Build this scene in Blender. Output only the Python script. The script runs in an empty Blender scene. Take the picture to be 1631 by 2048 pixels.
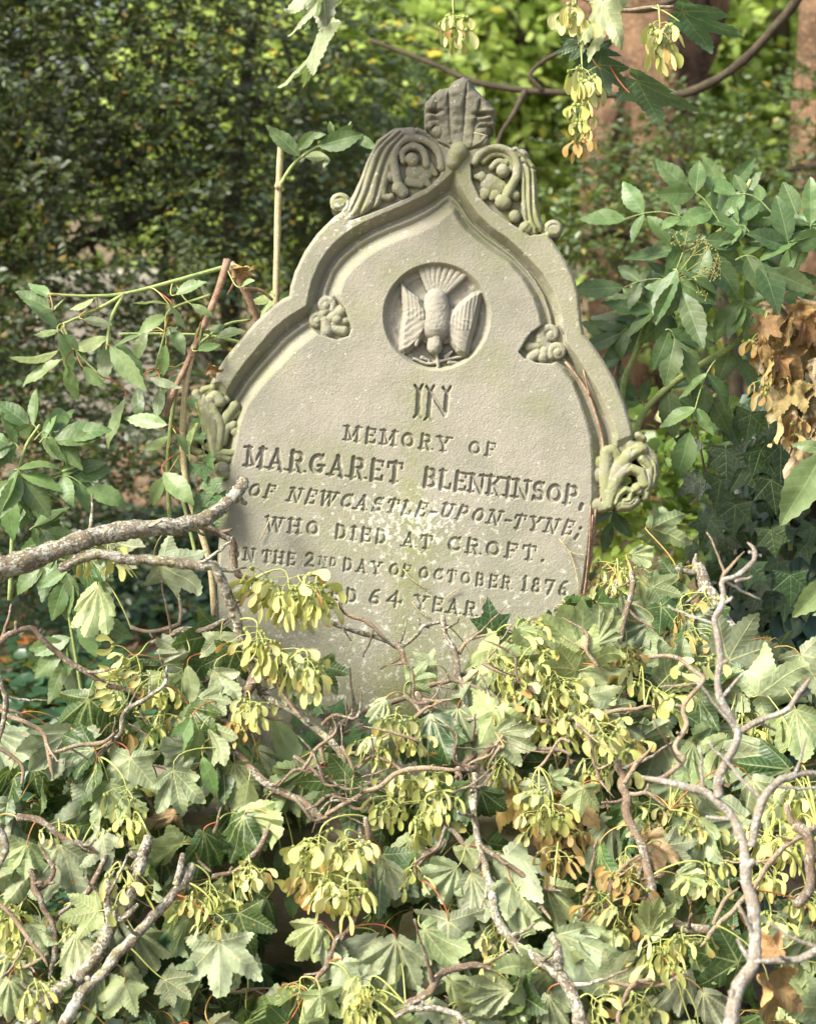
import bpy, math, random
import numpy as np
from mathutils import Vector, Matrix
random.seed(7)
rng = np.random.default_rng(11)
scene = bpy.context.scene
COL = scene.collection
R_ = math.radians

# ---------------------------------------------------------------- camera
PITCH = R_(9.8)
FWD = Vector((0, math.cos(PITCH), -math.sin(PITCH)))
RGT = Vector((1, 0, 0))
UPV = Vector((0, math.sin(PITCH), math.cos(PITCH)))
NRM = -FWD
MID = Vector((0, 0, 0.80))
CAM = MID - FWD * 3.0
SC = 1187.0
cd = bpy.data.cameras.new('camera')
cam = bpy.data.objects.new('camera', cd); COL.objects.link(cam)
cam.location = CAM
cam.rotation_euler = (math.pi / 2 - PITCH, 0, 0)
cd.sensor_fit = 'VERTICAL'; cd.sensor_height = 36; cd.sensor_width = 36
cd.lens = 18 * 3.0 / (1024 / SC)
cd.clip_start = 0.05; cd.clip_end = 400
cd.dof.use_dof = True; cd.dof.focus_distance = 2.93; cd.dof.aperture_fstop = 5.0
scene.camera = cam

# ---------------------------------------------------------------- sky, sun, exposure
SUN_TO = Vector((-0.62, -0.36, 0.74)).normalized()
w = bpy.data.worlds.new('World'); scene.world = w; w.use_nodes = True
wn = w.node_tree; wn.nodes.clear()
sky = wn.nodes.new('ShaderNodeTexSky'); sky.sky_type = 'NISHITA'; sky.sun_disc = False
sky.sun_elevation = math.asin(SUN_TO.z); sky.sun_rotation = math.atan2(SUN_TO.x, SUN_TO.y)
sky.air_density = 1.0; sky.dust_density = 5.0; sky.ozone_density = 0.3
bg = wn.nodes.new('ShaderNodeBackground'); bg.inputs['Strength'].default_value = 0.135
wo = wn.nodes.new('ShaderNodeOutputWorld')
wn.links.new(sky.outputs[0], bg.inputs[0]); wn.links.new(bg.outputs[0], wo.inputs[0])
sd_ = bpy.data.lights.new('sun', 'SUN'); sd_.energy = 3.4; sd_.angle = R_(17); sd_.color = (1.0, 0.965, 0.90)
sun = bpy.data.objects.new('sun', sd_); COL.objects.link(sun)
sun.rotation_euler = SUN_TO.to_track_quat('Z', 'Y').to_euler(); sun.location = (-3, -2, 6)
vs = scene.view_settings
scene.display_settings.display_device = 'sRGB'
vs.view_transform = 'Standard'; vs.look = 'None'; vs.gamma = 1.0; vs.use_curve_mapping = False
vs.exposure = 1.34
scene.render.engine = 'CYCLES'
scene.cycles.use_denoising = True
scene.cycles.max_bounces = 8; scene.cycles.transparent_max_bounces = 8
scene.cycles.sample_clamp_indirect = 8.0

# ---------------------------------------------------------------- helpers
def at(px, py, d=0.0):
    """point seen at photo pixel (px, py), lying d metres behind the plane of the gravestone"""
    px, py, d = float(px), float(py), float(d)
    return CAM + (3.0 + d) * (FWD + RGT * ((px - 815.5) / (3 * SC)) + UPV * ((1024 - py) / (3 * SC)))
def proj(p):
    q = Vector(p) - CAM; z = q.dot(FWD)
    return 815.5 + q.dot(RGT) / z * 3 * SC, 1024 - q.dot(UPV) / z * 3 * SC, z - 3.0
def m_at(d): return float(3.0 + d) / (3 * SC)

WORLD = {}
def link(name, mesh, parent=None, mat=None):
    o = bpy.data.objects.new(name, mesh); COL.objects.link(o)
    M = mat if mat is not None else Matrix()
    WORLD[o.name] = M
    if parent is not None:
        o.parent = parent
        o.matrix_basis = WORLD[parent.name].inverted() @ M
    else:
        o.matrix_basis = M
    return o
def tag(o, label=None, cat=None, group=None, kind=None):
    if label: o['label'] = label
    if cat: o['category'] = cat
    if group: o['group'] = group
    if kind: o['kind'] = kind
    return o
def thing(name, loc, label, cat, group=None):
    return tag(link(name, None, None, Matrix.Translation(Vector(loc))), label, cat, group)

def mesh_np(name, V, F, mats, smooth=True, uv=None, midx=None):
    """F: (m,k) int array of polygons with k corners, or a list of such arrays"""
    V = np.asarray(V, dtype=np.float32)
    Fs = F if isinstance(F, list) else [F]
    Fs = [np.asarray(f, dtype=np.int32) for f in Fs if len(f)]
    me = bpy.data.meshes.new(name)
    me.vertices.add(len(V)); me.vertices.foreach_set('co', V.ravel())
    tot = sum(f.size for f in Fs)
    me.loops.add(tot); me.loops.foreach_set('vertex_index', np.concatenate([f.ravel() for f in Fs]))
    npol = sum(len(f) for f in Fs)
    cnt = np.concatenate([np.full(len(f), f.shape[1], np.int32) for f in Fs])
    me.polygons.add(npol)
    me.polygons.foreach_set('loop_start', np.concatenate([[0], np.cumsum(cnt)[:-1]]).astype(np.int32))
    if uv is not None:
        l = me.uv_layers.new(name='uv'); l.data.foreach_set('uv', np.asarray(uv, np.float32).ravel())
    me.update(calc_edges=True); me.validate()
    if smooth: me.polygons.foreach_set('use_smooth', np.ones(len(me.polygons), bool))
    for m in (mats if isinstance(mats, (list, tuple)) else [mats]): me.materials.append(m)
    if midx is not None: me.polygons.foreach_set('material_index', np.asarray(midx, np.int32))
    return me

def catmull(P, n):
    P = np.asarray(P, float)
    if len(P) < 3:
        t = np.linspace(0, 1, n)[:, None]; return P[0] * (1 - t) + P[-1] * t
    Q = np.vstack([2 * P[0] - P[1], P, 2 * P[-1] - P[-2]])
    seg = len(P) - 1
    u = np.linspace(0, seg - 1e-6, n); i = u.astype(int); t = (u - i)[:, None]
    a, b, c, d = Q[i], Q[i + 1], Q[i + 2], Q[i + 3]
    return 0.5 * (2 * b + (c - a) * t + (2 * a - 5 * b + 4 * c - d) * t ** 2 + (3 * b - a - 3 * c + d) * t ** 3)

def tube_arrays(P, rad, sides=7, off=0, cap=True):
    P = np.asarray(P, float); n = len(P)
    rad = np.broadcast_to(np.asarray(rad, float), (n,))
    T = np.gradient(P, axis=0); T /= np.linalg.norm(T, axis=1)[:, None] + 1e-12
    ref = np.array([0.31, 0.52, 0.79]); A = np.empty_like(P); a = np.cross(T[0], ref); a /= np.linalg.norm(a)
    for i in range(n):
        a = a - T[i] * a.dot(T[i]); a /= np.linalg.norm(a) + 1e-12; A[i] = a
    B = np.cross(T, A)
    ang = np.linspace(0, 2 * math.pi, sides, endpoint=False)
    ring = A[:, None, :] * np.cos(ang)[None, :, None] + B[:, None, :] * np.sin(ang)[None, :, None]
    V = P[:, None, :] + ring * rad[:, None, None]
    V = V.reshape(-1, 3)
    i, j = np.meshgrid(np.arange(n - 1), np.arange(sides), indexing='ij')
    j2 = (j + 1) % sides
    F = np.stack([i * sides + j, i * sides + j2, (i + 1) * sides + j2, (i + 1) * sides + j], -1).reshape(-1, 4)
    tri = []
    if cap:
        V = np.vstack([V, P[0][None] - T[0] * rad[0] * .4, P[-1][None] + T[-1] * rad[-1] * .4])
        k = np.arange(sides); k2 = (k + 1) % sides
        tri = np.vstack([np.stack([k2, k, np.full(sides, n * sides)], -1),
                         np.stack([(n - 1) * sides + k, (n - 1) * sides + k2, np.full(sides, n * sides + 1)], -1)])
        tri = tri + off
    return V, F + off, tri
class Tubes:
    def __init__(s): s.V = []; s.F = []; s.T = []; s.n = 0
    def add(s, P, rad, sides=6, cap=True):
        V, F, T = tube_arrays(P, rad, sides, s.n, cap)
        s.V.append(V); s.F.append(F); s.n += len(V)
        if len(T): s.T.append(T)
    def mesh(s, name, mat):
        return mesh_np(name, np.vstack(s.V), [np.vstack(s.F)] + ([np.vstack(s.T)] if s.T else []), mat)

_vn = {}
def vnoise(x, y, scale, seed):
    """smooth value noise in -1..1 on numpy arrays"""
    if seed not in _vn: _vn[seed] = np.random.default_rng(seed).uniform(-1, 1, (256, 256))
    g = _vn[seed]; x = np.asarray(x) / scale; y = np.asarray(y) / scale
    i = np.floor(x).astype(int); j = np.floor(y).astype(int)
    fx = x - i; fy = y - j; fx = fx * fx * (3 - 2 * fx); fy = fy * fy * (3 - 2 * fy)
    i0 = i % 256; i1 = (i + 1) % 256; j0 = j % 256; j1 = (j + 1) % 256
    return (g[i0, j0] * (1 - fx) + g[i1, j0] * fx) * (1 - fy) + (g[i0, j1] * (1 - fx) + g[i1, j1] * fx) * fy

def inpoly(x, y, poly):
    x = np.asarray(x, float); y = np.asarray(y, float); r = np.zeros(x.shape, bool)
    n = len(poly); j = n - 1
    for i in range(n):
        xi, yi = poly[i]; xj, yj = poly[j]
        if yi != yj:
            r ^= ((yi > y) != (yj > y)) & (x < (xj - xi) * (y - yi) / (yj - yi) + xi)
        j = i
    return r
def dseg(x, y, pts, rads=None):
    """distance to a polyline; with rads returns min(d - r)"""
    best = np.full(np.shape(x), 1e9)
    for k in range(len(pts) - 1):
        ax, ay = pts[k]; bx, by = pts[k + 1]; dx, dy = bx - ax, by - ay
        L = dx * dx + dy * dy + 1e-9
        t = np.clip(((x - ax) * dx + (y - ay) * dy) / L, 0, 1)
        d = np.hypot(x - ax - t * dx, y - ay - t * dy)
        if rads is not None: d = d - (rads[k] * (1 - t) + rads[k + 1] * t)
        best = np.minimum(best, d)
    return best

# ---------------------------------------------------------------- materials
def newmat(name):
    m = bpy.data.materials.new(name); m.use_nodes = True; nt = m.node_tree; nt.nodes.clear()
    return m, nt
class NB:
    """small node builder"""
    def __init__(s, name):
        s.m, s.nt = newmat(name)
    def n(s, typ, **kw):
        nd = s.nt.nodes.new(typ)
        for k, v in kw.items(): setattr(nd, k, v)
        return nd
    def l(s, a, b): s.nt.links.new(a, b)
    def setin(s, nd, key, v):
        if isinstance(v, bpy.types.NodeSocket): s.l(v, nd.inputs[key])
        else: nd.inputs[key].default_value = v
    def math(s, op, a, b=0.5, c=None, clamp=False):
        nd = s.n('ShaderNodeMath', operation=op); nd.use_clamp = clamp
        s.setin(nd, 0, a); s.setin(nd, 1, b)
        if c is not None: s.setin(nd, 2, c)
        return nd.outputs[0]
    def mix(s, f, a, b, mode='MIX'):
        nd = s.n('ShaderNodeMix', data_type='RGBA', blend_type=mode); nd.clamp_factor = True
        s.setin(nd, 0, f)
        for k, v in ((6, a), (7, b)):
            s.setin(nd, k, v if isinstance(v, bpy.types.NodeSocket) else (*v, 1.0))
        return nd.outputs[2]
    def noise(s, vec, scale, detail=3, rough=.55):
        nd = s.n('ShaderNodeTexNoise'); s.setin(nd, 'Scale', scale); nd.inputs['Detail'].default_value = detail
        nd.inputs['Roughness'].default_value = rough
        if vec is not None: s.l(vec, nd.inputs['Vector'])
        return nd.outputs[0]
    def step(s, v, lo, hi, a=0.0, b=1.0):
        nd = s.n('ShaderNodeMapRange', interpolation_type='SMOOTHSTEP'); s.setin(nd, 0, v)
        nd.inputs[1].default_value = lo; nd.inputs[2].default_value = hi
        nd.inputs[3].default_value = a; nd.inputs[4].default_value = b
        return nd.outputs[0]
    def bump(s, h, strength=.3, dist=.002, nrm=None):
        nd = s.n('ShaderNodeBump'); nd.inputs['Strength'].default_value = strength; nd.inputs['Distance'].default_value = dist
        s.l(h, nd.inputs['Height'])
        if nrm is not None: s.l(nrm, nd.inputs['Normal'])
        return nd.outputs[0]
    def out(s, col, rough=.8, nrm=None, transl=None, tw=.35, spec=.5):
        p = s.n('ShaderNodeBsdfPrincipled'); s.setin(p, 'Base Color', col if isinstance(col, bpy.types.NodeSocket) else (*col, 1))
        s.setin(p, 'Roughness', rough); s.setin(p, 'Specular IOR Level', spec)
        if nrm is not None: s.l(nrm, p.inputs['Normal'])
        o = s.n('ShaderNodeOutputMaterial'); sh = p.outputs[0]
        if transl is not None:
            t = s.n('ShaderNodeBsdfTranslucent'); s.setin(t, 'Color', transl if isinstance(transl, bpy.types.NodeSocket) else (*transl, 1))
            mx = s.n('ShaderNodeMixShader'); mx.inputs[0].default_value = tw
            s.l(sh, mx.inputs[1]); s.l(t.outputs[0], mx.inputs[2]); sh = mx.outputs[0]
        s.l(sh, o.inputs[0]); return s.m

def mat_stone(name, base=(0.280, 0.267, 0.220), base2=(0.215, 0.212, 0.171), grain=1.0, attr=True):
    b = NB(name); tc = b.n('ShaderNodeTexCoord').outputs['Object']
    n1 = b.noise(tc, 9, 4); n2 = b.noise(tc, 380, 2, .6); n3 = b.noise(tc, 60, 4, .65)
    c = b.mix(b.step(n1, .35, .68), base, base2)
    c = b.mix(b.step(n2, .40, .62, 0, .45), c, (0.17, .15, .105))
    c = b.mix(b.step(n2, .60, .74, 0, .5), c, (0.46, .43, .34))
    if attr:
        a = b.n('ShaderNodeVertexColor', layer_name='wear').outputs[0]
        sp = b.n('ShaderNodeSeparateColor'); b.l(a, sp.inputs[0])
        al = b.math('MULTIPLY', sp.outputs[0], b.step(b.noise(tc, 34, 5, .65), .25, .58), clamp=True)
        c = b.mix(b.math('MULTIPLY', al, .8), c, (0.185, 0.20, 0.075))
        mp = b.n('ShaderNodeMapping'); b.l(tc, mp.inputs[0]); mp.inputs['Scale'].default_value = (38, 3.2, 20); mp.inputs['Rotation'].default_value = (0, 0, .11)
        stv = b.math('MULTIPLY', b.step(b.noise(mp.outputs[0], 1.0, 5, .65), .50, .72), b.math('ADD', .22, b.math('MULTIPLY', sp.outputs[0], .9), clamp=True))
        c = b.mix(b.math('MULTIPLY', stv, .7), c, (0.175, 0.185, 0.105))
        dk = b.math('MULTIPLY', sp.outputs[1], b.step(b.noise(tc, 45, 5, .7), .12, .50), clamp=True)
        c = b.mix(b.math('MULTIPLY', dk, .9), c, (0.085, 0.08, 0.062))
        # crustose lichen: pale speckle everywhere, blotches where the wear map asks
        li = b.math('ADD', b.math('MULTIPLY', sp.outputs[2], .26), b.noise(tc, 75, 5, .7))
        c = b.mix(b.step(li, .655, .76, 0, .75), c, (0.50, 0.51, 0.42))
        v = b.n('ShaderNodeTexVoronoi'); v.inputs['Scale'].default_value = 95; b.l(tc, v.inputs['Vector'])
        sep = b.n('ShaderNodeSeparateColor'); b.l(v.outputs['Color'], sep.inputs[0])
        spk = b.math('MULTIPLY', b.step(v.outputs['Distance'], .16, .08), b.step(sep.outputs[0], .88, .92))
        c = b.mix(b.math('MULTIPLY', spk, .7), c, (0.52, 0.51, 0.42))
    else:
        al = b.step(b.noise(tc, 14, 5, .6), .42, .6)
        c = b.mix(b.math('MULTIPLY', al, .85), c, (0.10, 0.105, 0.035))
    h = b.math('ADD', b.math('MULTIPLY', n2, .8), b.math('MULTIPLY', n3, .5))
    nr = b.bump(h, .36 * grain, .0030)
    return b.out(c, .9, nr, spec=.25)

def mat_leaf(name, top, top2, under, vein, freq=9, spots=0.3, rough=.42, urough=.6, tw=.3, vw=.016, slant=.62, spotcol=(.36, .22, .05), bumpd=.0016):
    b = NB(name); tc = b.n('ShaderNodeTexCoord'); uv = tc.outputs['UV']; ob = tc.outputs['Object']
    s = b.n('ShaderNodeSeparateXYZ'); b.l(uv, s.inputs[0]); a, p = s.outputs[0], s.outputs[1]
    back = b.n('ShaderNodeNewGeometry').outputs['Backfacing']
    rnd = b.n('ShaderNodeObjectInfo').outputs['Random']
    main = b.step(b.math('SUBTRACT', p, b.math('MULTIPLY', b.math('SUBTRACT', 1.15, a), vw)), .008, -.004)
    fr = b.math('FRACT', b.math('MULTIPLY', b.math('SUBTRACT', a, b.math('MULTIPLY', p, slant)), freq))
    sec = b.step(b.math('ABSOLUTE', b.math('SUBTRACT', fr, .5)), .085, .02)
    pil = b.math('ABSOLUTE', b.math('SUBTRACT', fr, .5))
    v = b.math('MAXIMUM', main, b.math('MULTIPLY', sec, .5))
    # offset noise per object so no two leaves of one mesh match
    off = b.n('ShaderNodeVectorMath', operation='ADD'); b.l(ob, off.inputs[0])
    cx = b.n('ShaderNodeCombineXYZ'); 
    for k, mul in enumerate((37.0, 91.0, 53.0)): b.l(b.math('MULTIPLY', rnd, mul), cx.inputs[k])
    b.l(cx.outputs[0], off.inputs[1]); ov = off.outputs[0]
    n1 = b.noise(ov, 3.2, 4); n2 = b.noise(ov, 13, 4, .6)
    ct = b.mix(b.step(n1, .35, .65), top, top2)
    hs = b.n('ShaderNodeHueSaturation'); b.l(ct, hs.inputs['Color'])
    b.l(b.math('ADD', .485, b.math('MULTIPLY', rnd, .03)), hs.inputs['Hue'])
    b.l(b.math('ADD', .72, b.math('MULTIPLY', b.math('FRACT', b.math('MULTIPLY', rnd, 7.3)), .6)), hs.inputs['Value'])
    ct = b.mix(b.math('MULTIPLY', v, .55), hs.outputs[0], vein)
    u2 = b.mix(b.step(n1, .3, .7), under, tuple(x * .78 for x in under))
    hu = b.n('ShaderNodeHueSaturation'); b.l(u2, hu.inputs['Color'])
    b.l(b.math('ADD', .480, b.math('MULTIPLY', b.math('FRACT', b.math('MULTIPLY', rnd, 3.7)), .035)), hu.inputs['Hue']); b.l(b.math('ADD', .80, b.math('MULTIPLY', b.math('FRACT', b.math('MULTIPLY', rnd, 8.3)), .55)), hu.inputs['Saturation'])
    b.l(b.math('ADD', .68, b.math('MULTIPLY', b.math('FRACT', b.math('MULTIPLY', rnd, 5.1)), .48)), hu.inputs['Value'])
    cu = b.mix(b.math('MULTIPLY', v, .7), hu.outputs[0], tuple(min(1, x * 1.05 + .03) for x in vein))
    c = b.mix(back, ct, cu)
    if spots > 0:
        sp = b.math('MULTIPLY', b.step(b.noise(ov, 8, 3, .5), .66, .70), b.step(b.math('FRACT', b.math('MULTIPLY', rnd, 11.9)), .3, .6))
        c = b.mix(b.math('MULTIPLY', sp, spots), c, spotcol)
    c = b.mix(b.step(n2, .35, .75, 0, .22), c, (0.03, .035, .01))
    h = b.math('ADD', b.math('MULTIPLY', pil, .6), b.math('ADD', b.math('MULTIPLY', v, -.7), b.math('MULTIPLY', n2, .7)))
    nr = b.bump(h, .5, bumpd)
    ro = b.math('ADD', b.math('MULTIPLY', back, urough - rough), rough)
    tcx = b.mix(.5, b.mix(.5, c, (0.20, 0.30, 0.03)), c)
    return b.out(c, ro, nr, transl=tcx, tw=tw, spec=.5)

def mat_foliage(name, c1, c2, c3, rough=.4, tw=.35, trans=None):
    b = NB(name); g = b.n('ShaderNodeNewGeometry'); r = g.outputs['Random Per Island']
    ob = b.n('ShaderNodeTexCoord').outputs['Object']
    n = b.noise(ob, 1.6, 3)
    c = b.mix(r, c1, c2); c = b.mix(b.step(n, .4, .65), c, c3)
    c = b.mix(b.step(b.math('FRACT', b.math('MULTIPLY', r, 17.3)), .955, .965), c, (c2[0] * 2.2 + .05, c2[1] * 1.4, c2[2] * .7))
    return b.out(c, rough, None, transl=(trans if trans else b.mix(.5, c, (.30, .42, .03))), tw=tw)

def mat_bark(name, c1, c2, lich=.5, lc=(0.50, 0.52, 0.43), scale=1.0, yellow=.0, bd=.004):
    b = NB(name); tc = b.n('ShaderNodeTexCoord').outputs['Object']
    n1 = b.noise(tc, 45 * scale, 4, .6); n2 = b.noise(tc, 130 * scale, 5, .75); n3 = b.noise(tc, 420 * scale, 3, .6)
    c = b.mix(b.step(n1, .36, .64), c1, c2)
    c = b.mix(b.step(n3, .5, .72, 0, .6), c, tuple(x * 2.0 for x in c2))
    n4 = b.noise(tc, 250 * scale, 4, .7); g = b.noise(tc, 38 * scale, 4, .6)
    lo = .66 - .24 * lich
    lm = b.step(b.math('ADD', b.math('ADD', b.math('MULTIPLY', n2, .34), b.math('MULTIPLY', n4, .33)), b.math('MULTIPLY', g, .33)), lo, lo + .07)
    lcol = b.mix(b.step(n4, .38, .66), tuple(x * .62 for x in lc), lc)
    if yellow: lcol = b.mix(b.step(b.noise(tc, 60 * scale, 4, .7), .64 - .16 * yellow, .72 - .16 * yellow, 0, .75), lcol, (0.27, 0.255, 0.10))
    lm = b.math('MULTIPLY', lm, .9)
    c = b.mix(lm, c, lcol)
    h = b.math('ADD', b.math('MULTIPLY', lm, .8), b.math('ADD', b.math('MULTIPLY', n3, .7), b.math('MULTIPLY', n1, .8)))
    return b.out(c, .88, b.bump(h, .7, bd), spec=.2)

M_STONE = mat_stone('weathered_sandstone')
M_PLINTH = mat_stone('mossy_stone', (0.20, 0.16, 0.11), (0.12, 0.10, 0.07), attr=False)
M_SYC = mat_leaf('sycamore_leaf', (0.035, 0.078, 0.02), (0.06, 0.115, 0.03), (0.30, 0.375, 0.19), (0.41, 0.45, 0.19), 9, .8)
M_SYCW = mat_leaf('sycamore_leaf_wilted', (0.085, 0.135, 0.04), (0.13, 0.18, 0.06), (0.345, 0.415, 0.225), (0.46, 0.49, 0.22), 9, .9, rough=.36, urough=.5, tw=.36)
M_SYCF = mat_leaf('sycamore_leaf_fresh', (0.045, 0.095, 0.045), (0.065, 0.125, 0.06), (0.27, 0.38, 0.15), (0.22, 0.28, 0.09), 9, .4)  # upper side lightened: the sheen on the leaves is put into its colour
M_ELD = mat_leaf('elder_leaf', (0.082, 0.150, 0.042), (0.130, 0.200, 0.068), (0.19, 0.27, 0.11), (0.22, 0.32, 0.13), 8, .35, rough=.45, vw=.012, slant=.7, bumpd=.0006)
M_ELDP = mat_leaf('elder_leaf_pale', (0.15, 0.23, 0.08), (0.21, 0.29, 0.12), (0.33, 0.40, 0.20), (0.30, 0.38, 0.16), 8, .4, rough=.42, vw=.012, slant=.7, tw=.4, bumpd=.0006)
M_IVY = mat_leaf('ivy_leaf', (0.024, 0.056, 0.014), (0.045, 0.088, 0.026), (0.12, 0.18, 0.07), (0.24, 0.32, 0.14), 5, .1, rough=.36, vw=.013)
M_IVYL = mat_leaf('ivy_leaf_light', (0.07, 0.16, 0.05), (0.11, 0.21, 0.06), (0.20, 0.28, 0.12), (0.25, 0.33, 0.14), 5, .1, rough=.35, vw=.013)
M_DEAD = mat_leaf('dead_leaf', (0.34, 0.22, 0.085), (0.24, 0.14, 0.05), (0.44, 0.34, 0.17), (0.22, 0.13, 0.05), 9, .5, rough=.7, urough=.75, tw=.2, spotcol=(.36, .15, .03))
M_NET = mat_leaf('nettle_leaf', (0.05, 0.12, 0.05), (0.08, 0.16, 0.06), (0.2, 0.28, 0.15), (0.10, 0.18, 0.08), 8, .1, rough=.5, vw=.012)
M_LICH = mat_bark('lichen_bark', (0.10, 0.08, 0.052), (0.18, 0.145, 0.098), .85, lc=(0.47, 0.46, 0.37), yellow=.75)
M_BARK = mat_bark('sycamore_bark', (0.115, 0.08, 0.05), (0.20, 0.145, 0.095), .72, lc=(0.40, 0.39, 0.31), yellow=.4)
M_TWIG = mat_bark('twig_bark', (0.185, 0.135, 0.085), (0.29, 0.225, 0.15), .62, lc=(0.40, 0.38, 0.29), yellow=.2)
M_PALE = mat_bark('grey_lichen_bark', (0.19, 0.155, 0.115), (0.28, 0.24, 0.185), .80, lc=(0.43, 0.425, 0.365), yellow=.1)
M_CANE = mat_bark('elder_cane', (0.33, 0.26, 0.14), (0.42, 0.36, 0.20), .12, lc=(.20, .12, .05))
M_CANER = mat_bark('elder_cane_red', (0.18, 0.11, 0.07), (0.28, 0.19, 0.125), .35, lc=(.42, .34, .25))
M_GREEN = mat_bark('green_shoot', (0.19, 0.26, 0.09), (0.27, 0.32, 0.12), .04, lc=(.3, .2, .1))
M_YEW = mat_bark('yew_bark', (0.06, 0.036, 0.020), (0.155, 0.098, 0.056), .35, lc=(.20, .145, .095), scale=.12, bd=.03)
M_BOUGH = mat_bark('bough_bark', (0.035, 0.029, 0.018), (0.065, 0.052, 0.032), .2, lc=(.11, .115, .07), scale=.5)
M_DRYSTEM = mat_bark('dry_ivy_stem', (0.17, 0.10, 0.06), (0.32, 0.22, 0.15), .22, lc=(.4, .34, .27))

def mat_key(name, c1, c2, tip):
    b = NB(name); tc = b.n('ShaderNodeTexCoord'); s = b.n('ShaderNodeSeparateXYZ'); b.l(tc.outputs['UV'], s.inputs[0])
    rnd = b.n('ShaderNodeObjectInfo').outputs['Random']
    off = b.n('ShaderNodeVectorMath', operation='ADD'); b.l(tc.outputs['Object'], off.inputs[0])
    cx = b.n('ShaderNodeCombineXYZ')
    for k, mul in enumerate((7.0, 9.0, 5.3)): b.l(b.math('MULTIPLY', rnd, mul), cx.inputs[k])
    b.l(cx.outputs[0], off.inputs[1])
    n = b.noise(off.outputs[0], 1.3, 3)
    c = b.mix(rnd, c1, c2)
    f = b.math('MULTIPLY', b.step(b.math('ADD', b.math('MULTIPLY', s.outputs[0], .45), n), .78, .98), b.step(b.math('FRACT', b.math('MULTIPLY', rnd, 6.7)), .35, .8, .05, .85))
    c = b.mix(f, c, tip)
    c = b.mix(b.step(s.outputs[0], .30, .10, 0, .55), c, (0.19, 0.26, 0.06))
    ve = b.math('ABSOLUTE', b.math('SUBTRACT', b.math('FRACT', b.math('MULTIPLY', s.outputs[1], 5.0)), .5))
    return b.out(c, .62, b.bump(ve, .3, .03), transl=b.mix(.3, c, (.5, .5, .08)), tw=.3)
M_KEY = mat_key('seed_key_green', (0.42, 0.455, 0.11), (0.60, 0.60, 0.27), (0.50, 0.33, 0.08))
M_KEYO = mat_key('seed_key_dry', (0.45, 0.27, 0.08), (0.42, 0.33, 0.13), (0.42, 0.16, 0.03))
def mat_stalk():
    b = NB('leaf_stalk_skin'); r = b.n('ShaderNodeObjectInfo').outputs['Random']
    c = b.mix(b.step(r, .66, .8), (0.30, 0.32, 0.09), (0.30, 0.085, 0.03))
    c = b.mix(b.step(b.math('FRACT', b.math('MULTIPLY', r, 5.7)), .7, .8), c, (0.40, 0.25, 0.07))
    return b.out(c, .5)
M_STALK = mat_stalk()
M_STALKG = NB('seed_stalk_skin').out((0.34, 0.37, 0.10), .5)
# ---------------------------------------------------------------- ground
def ground_z(x, y):
    x = np.asarray(x, float); y = np.asarray(y, float)
    return 0.05 * vnoise(x, y, 1.3, 3) * np.clip((np.abs(y) - .3) / 1.5, 0, 1) + .012 * vnoise(x, y, .21, 4) + .35 * np.clip((y - 7) / 25, 0, 1) * (1 + vnoise(x, y, 9, 5))
def build_ground():
    b = NB('leaf_mould'); tc = b.n('ShaderNodeTexCoord').outputs['Object']
    n1 = b.noise(tc, 1.2, 4); n2 = b.noise(tc, 22, 5, .7); n3 = b.noise(tc, 90, 4, .7)
    c = b.mix(b.step(n2, .35, .65), (0.10, 0.070, 0.042), (0.20, 0.145, 0.09))
    c = b.mix(b.step(n3, .45, .7, 0, .8), c, (0.28, 0.20, 0.125))
    c = b.mix(b.step(n1, .52, .66, 0, .6), c, (0.09, 0.12, 0.035))
    m = b.out(c, .95, b.bump(n3, .8, .02), spec=.2)
    g = np.concatenate([-np.geomspace(120, .4, 40), np.linspace(-.38, .38, 9), np.geomspace(.4, 120, 40)])
    gx = np.concatenate([-np.geomspace(120, 1.5, 26), np.linspace(-1.45, 1.45, 59), np.geomspace(1.5, 120, 26)])
    gy = np.concatenate([-np.geomspace(60, 1.0, 14), np.linspace(-.95, 6, 120), np.geomspace(6.1, 160, 50)])
    X, Y = np.meshgrid(gx, gy, indexing='ij'); Z = ground_z(X, Y)
    V = np.stack([X, Y, Z], -1).reshape(-1, 3); nx, ny = X.shape
    i, j = np.meshgrid(np.arange(nx - 1), np.arange(ny - 1), indexing='ij'); k = i * ny + j
    F = np.stack([k, k + ny, k + ny + 1, k + 1], -1).reshape(-1, 4)
    o = link('ground', mesh_np('ground', V, F, m)); tag(o, kind='structure')
build_ground()

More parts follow.
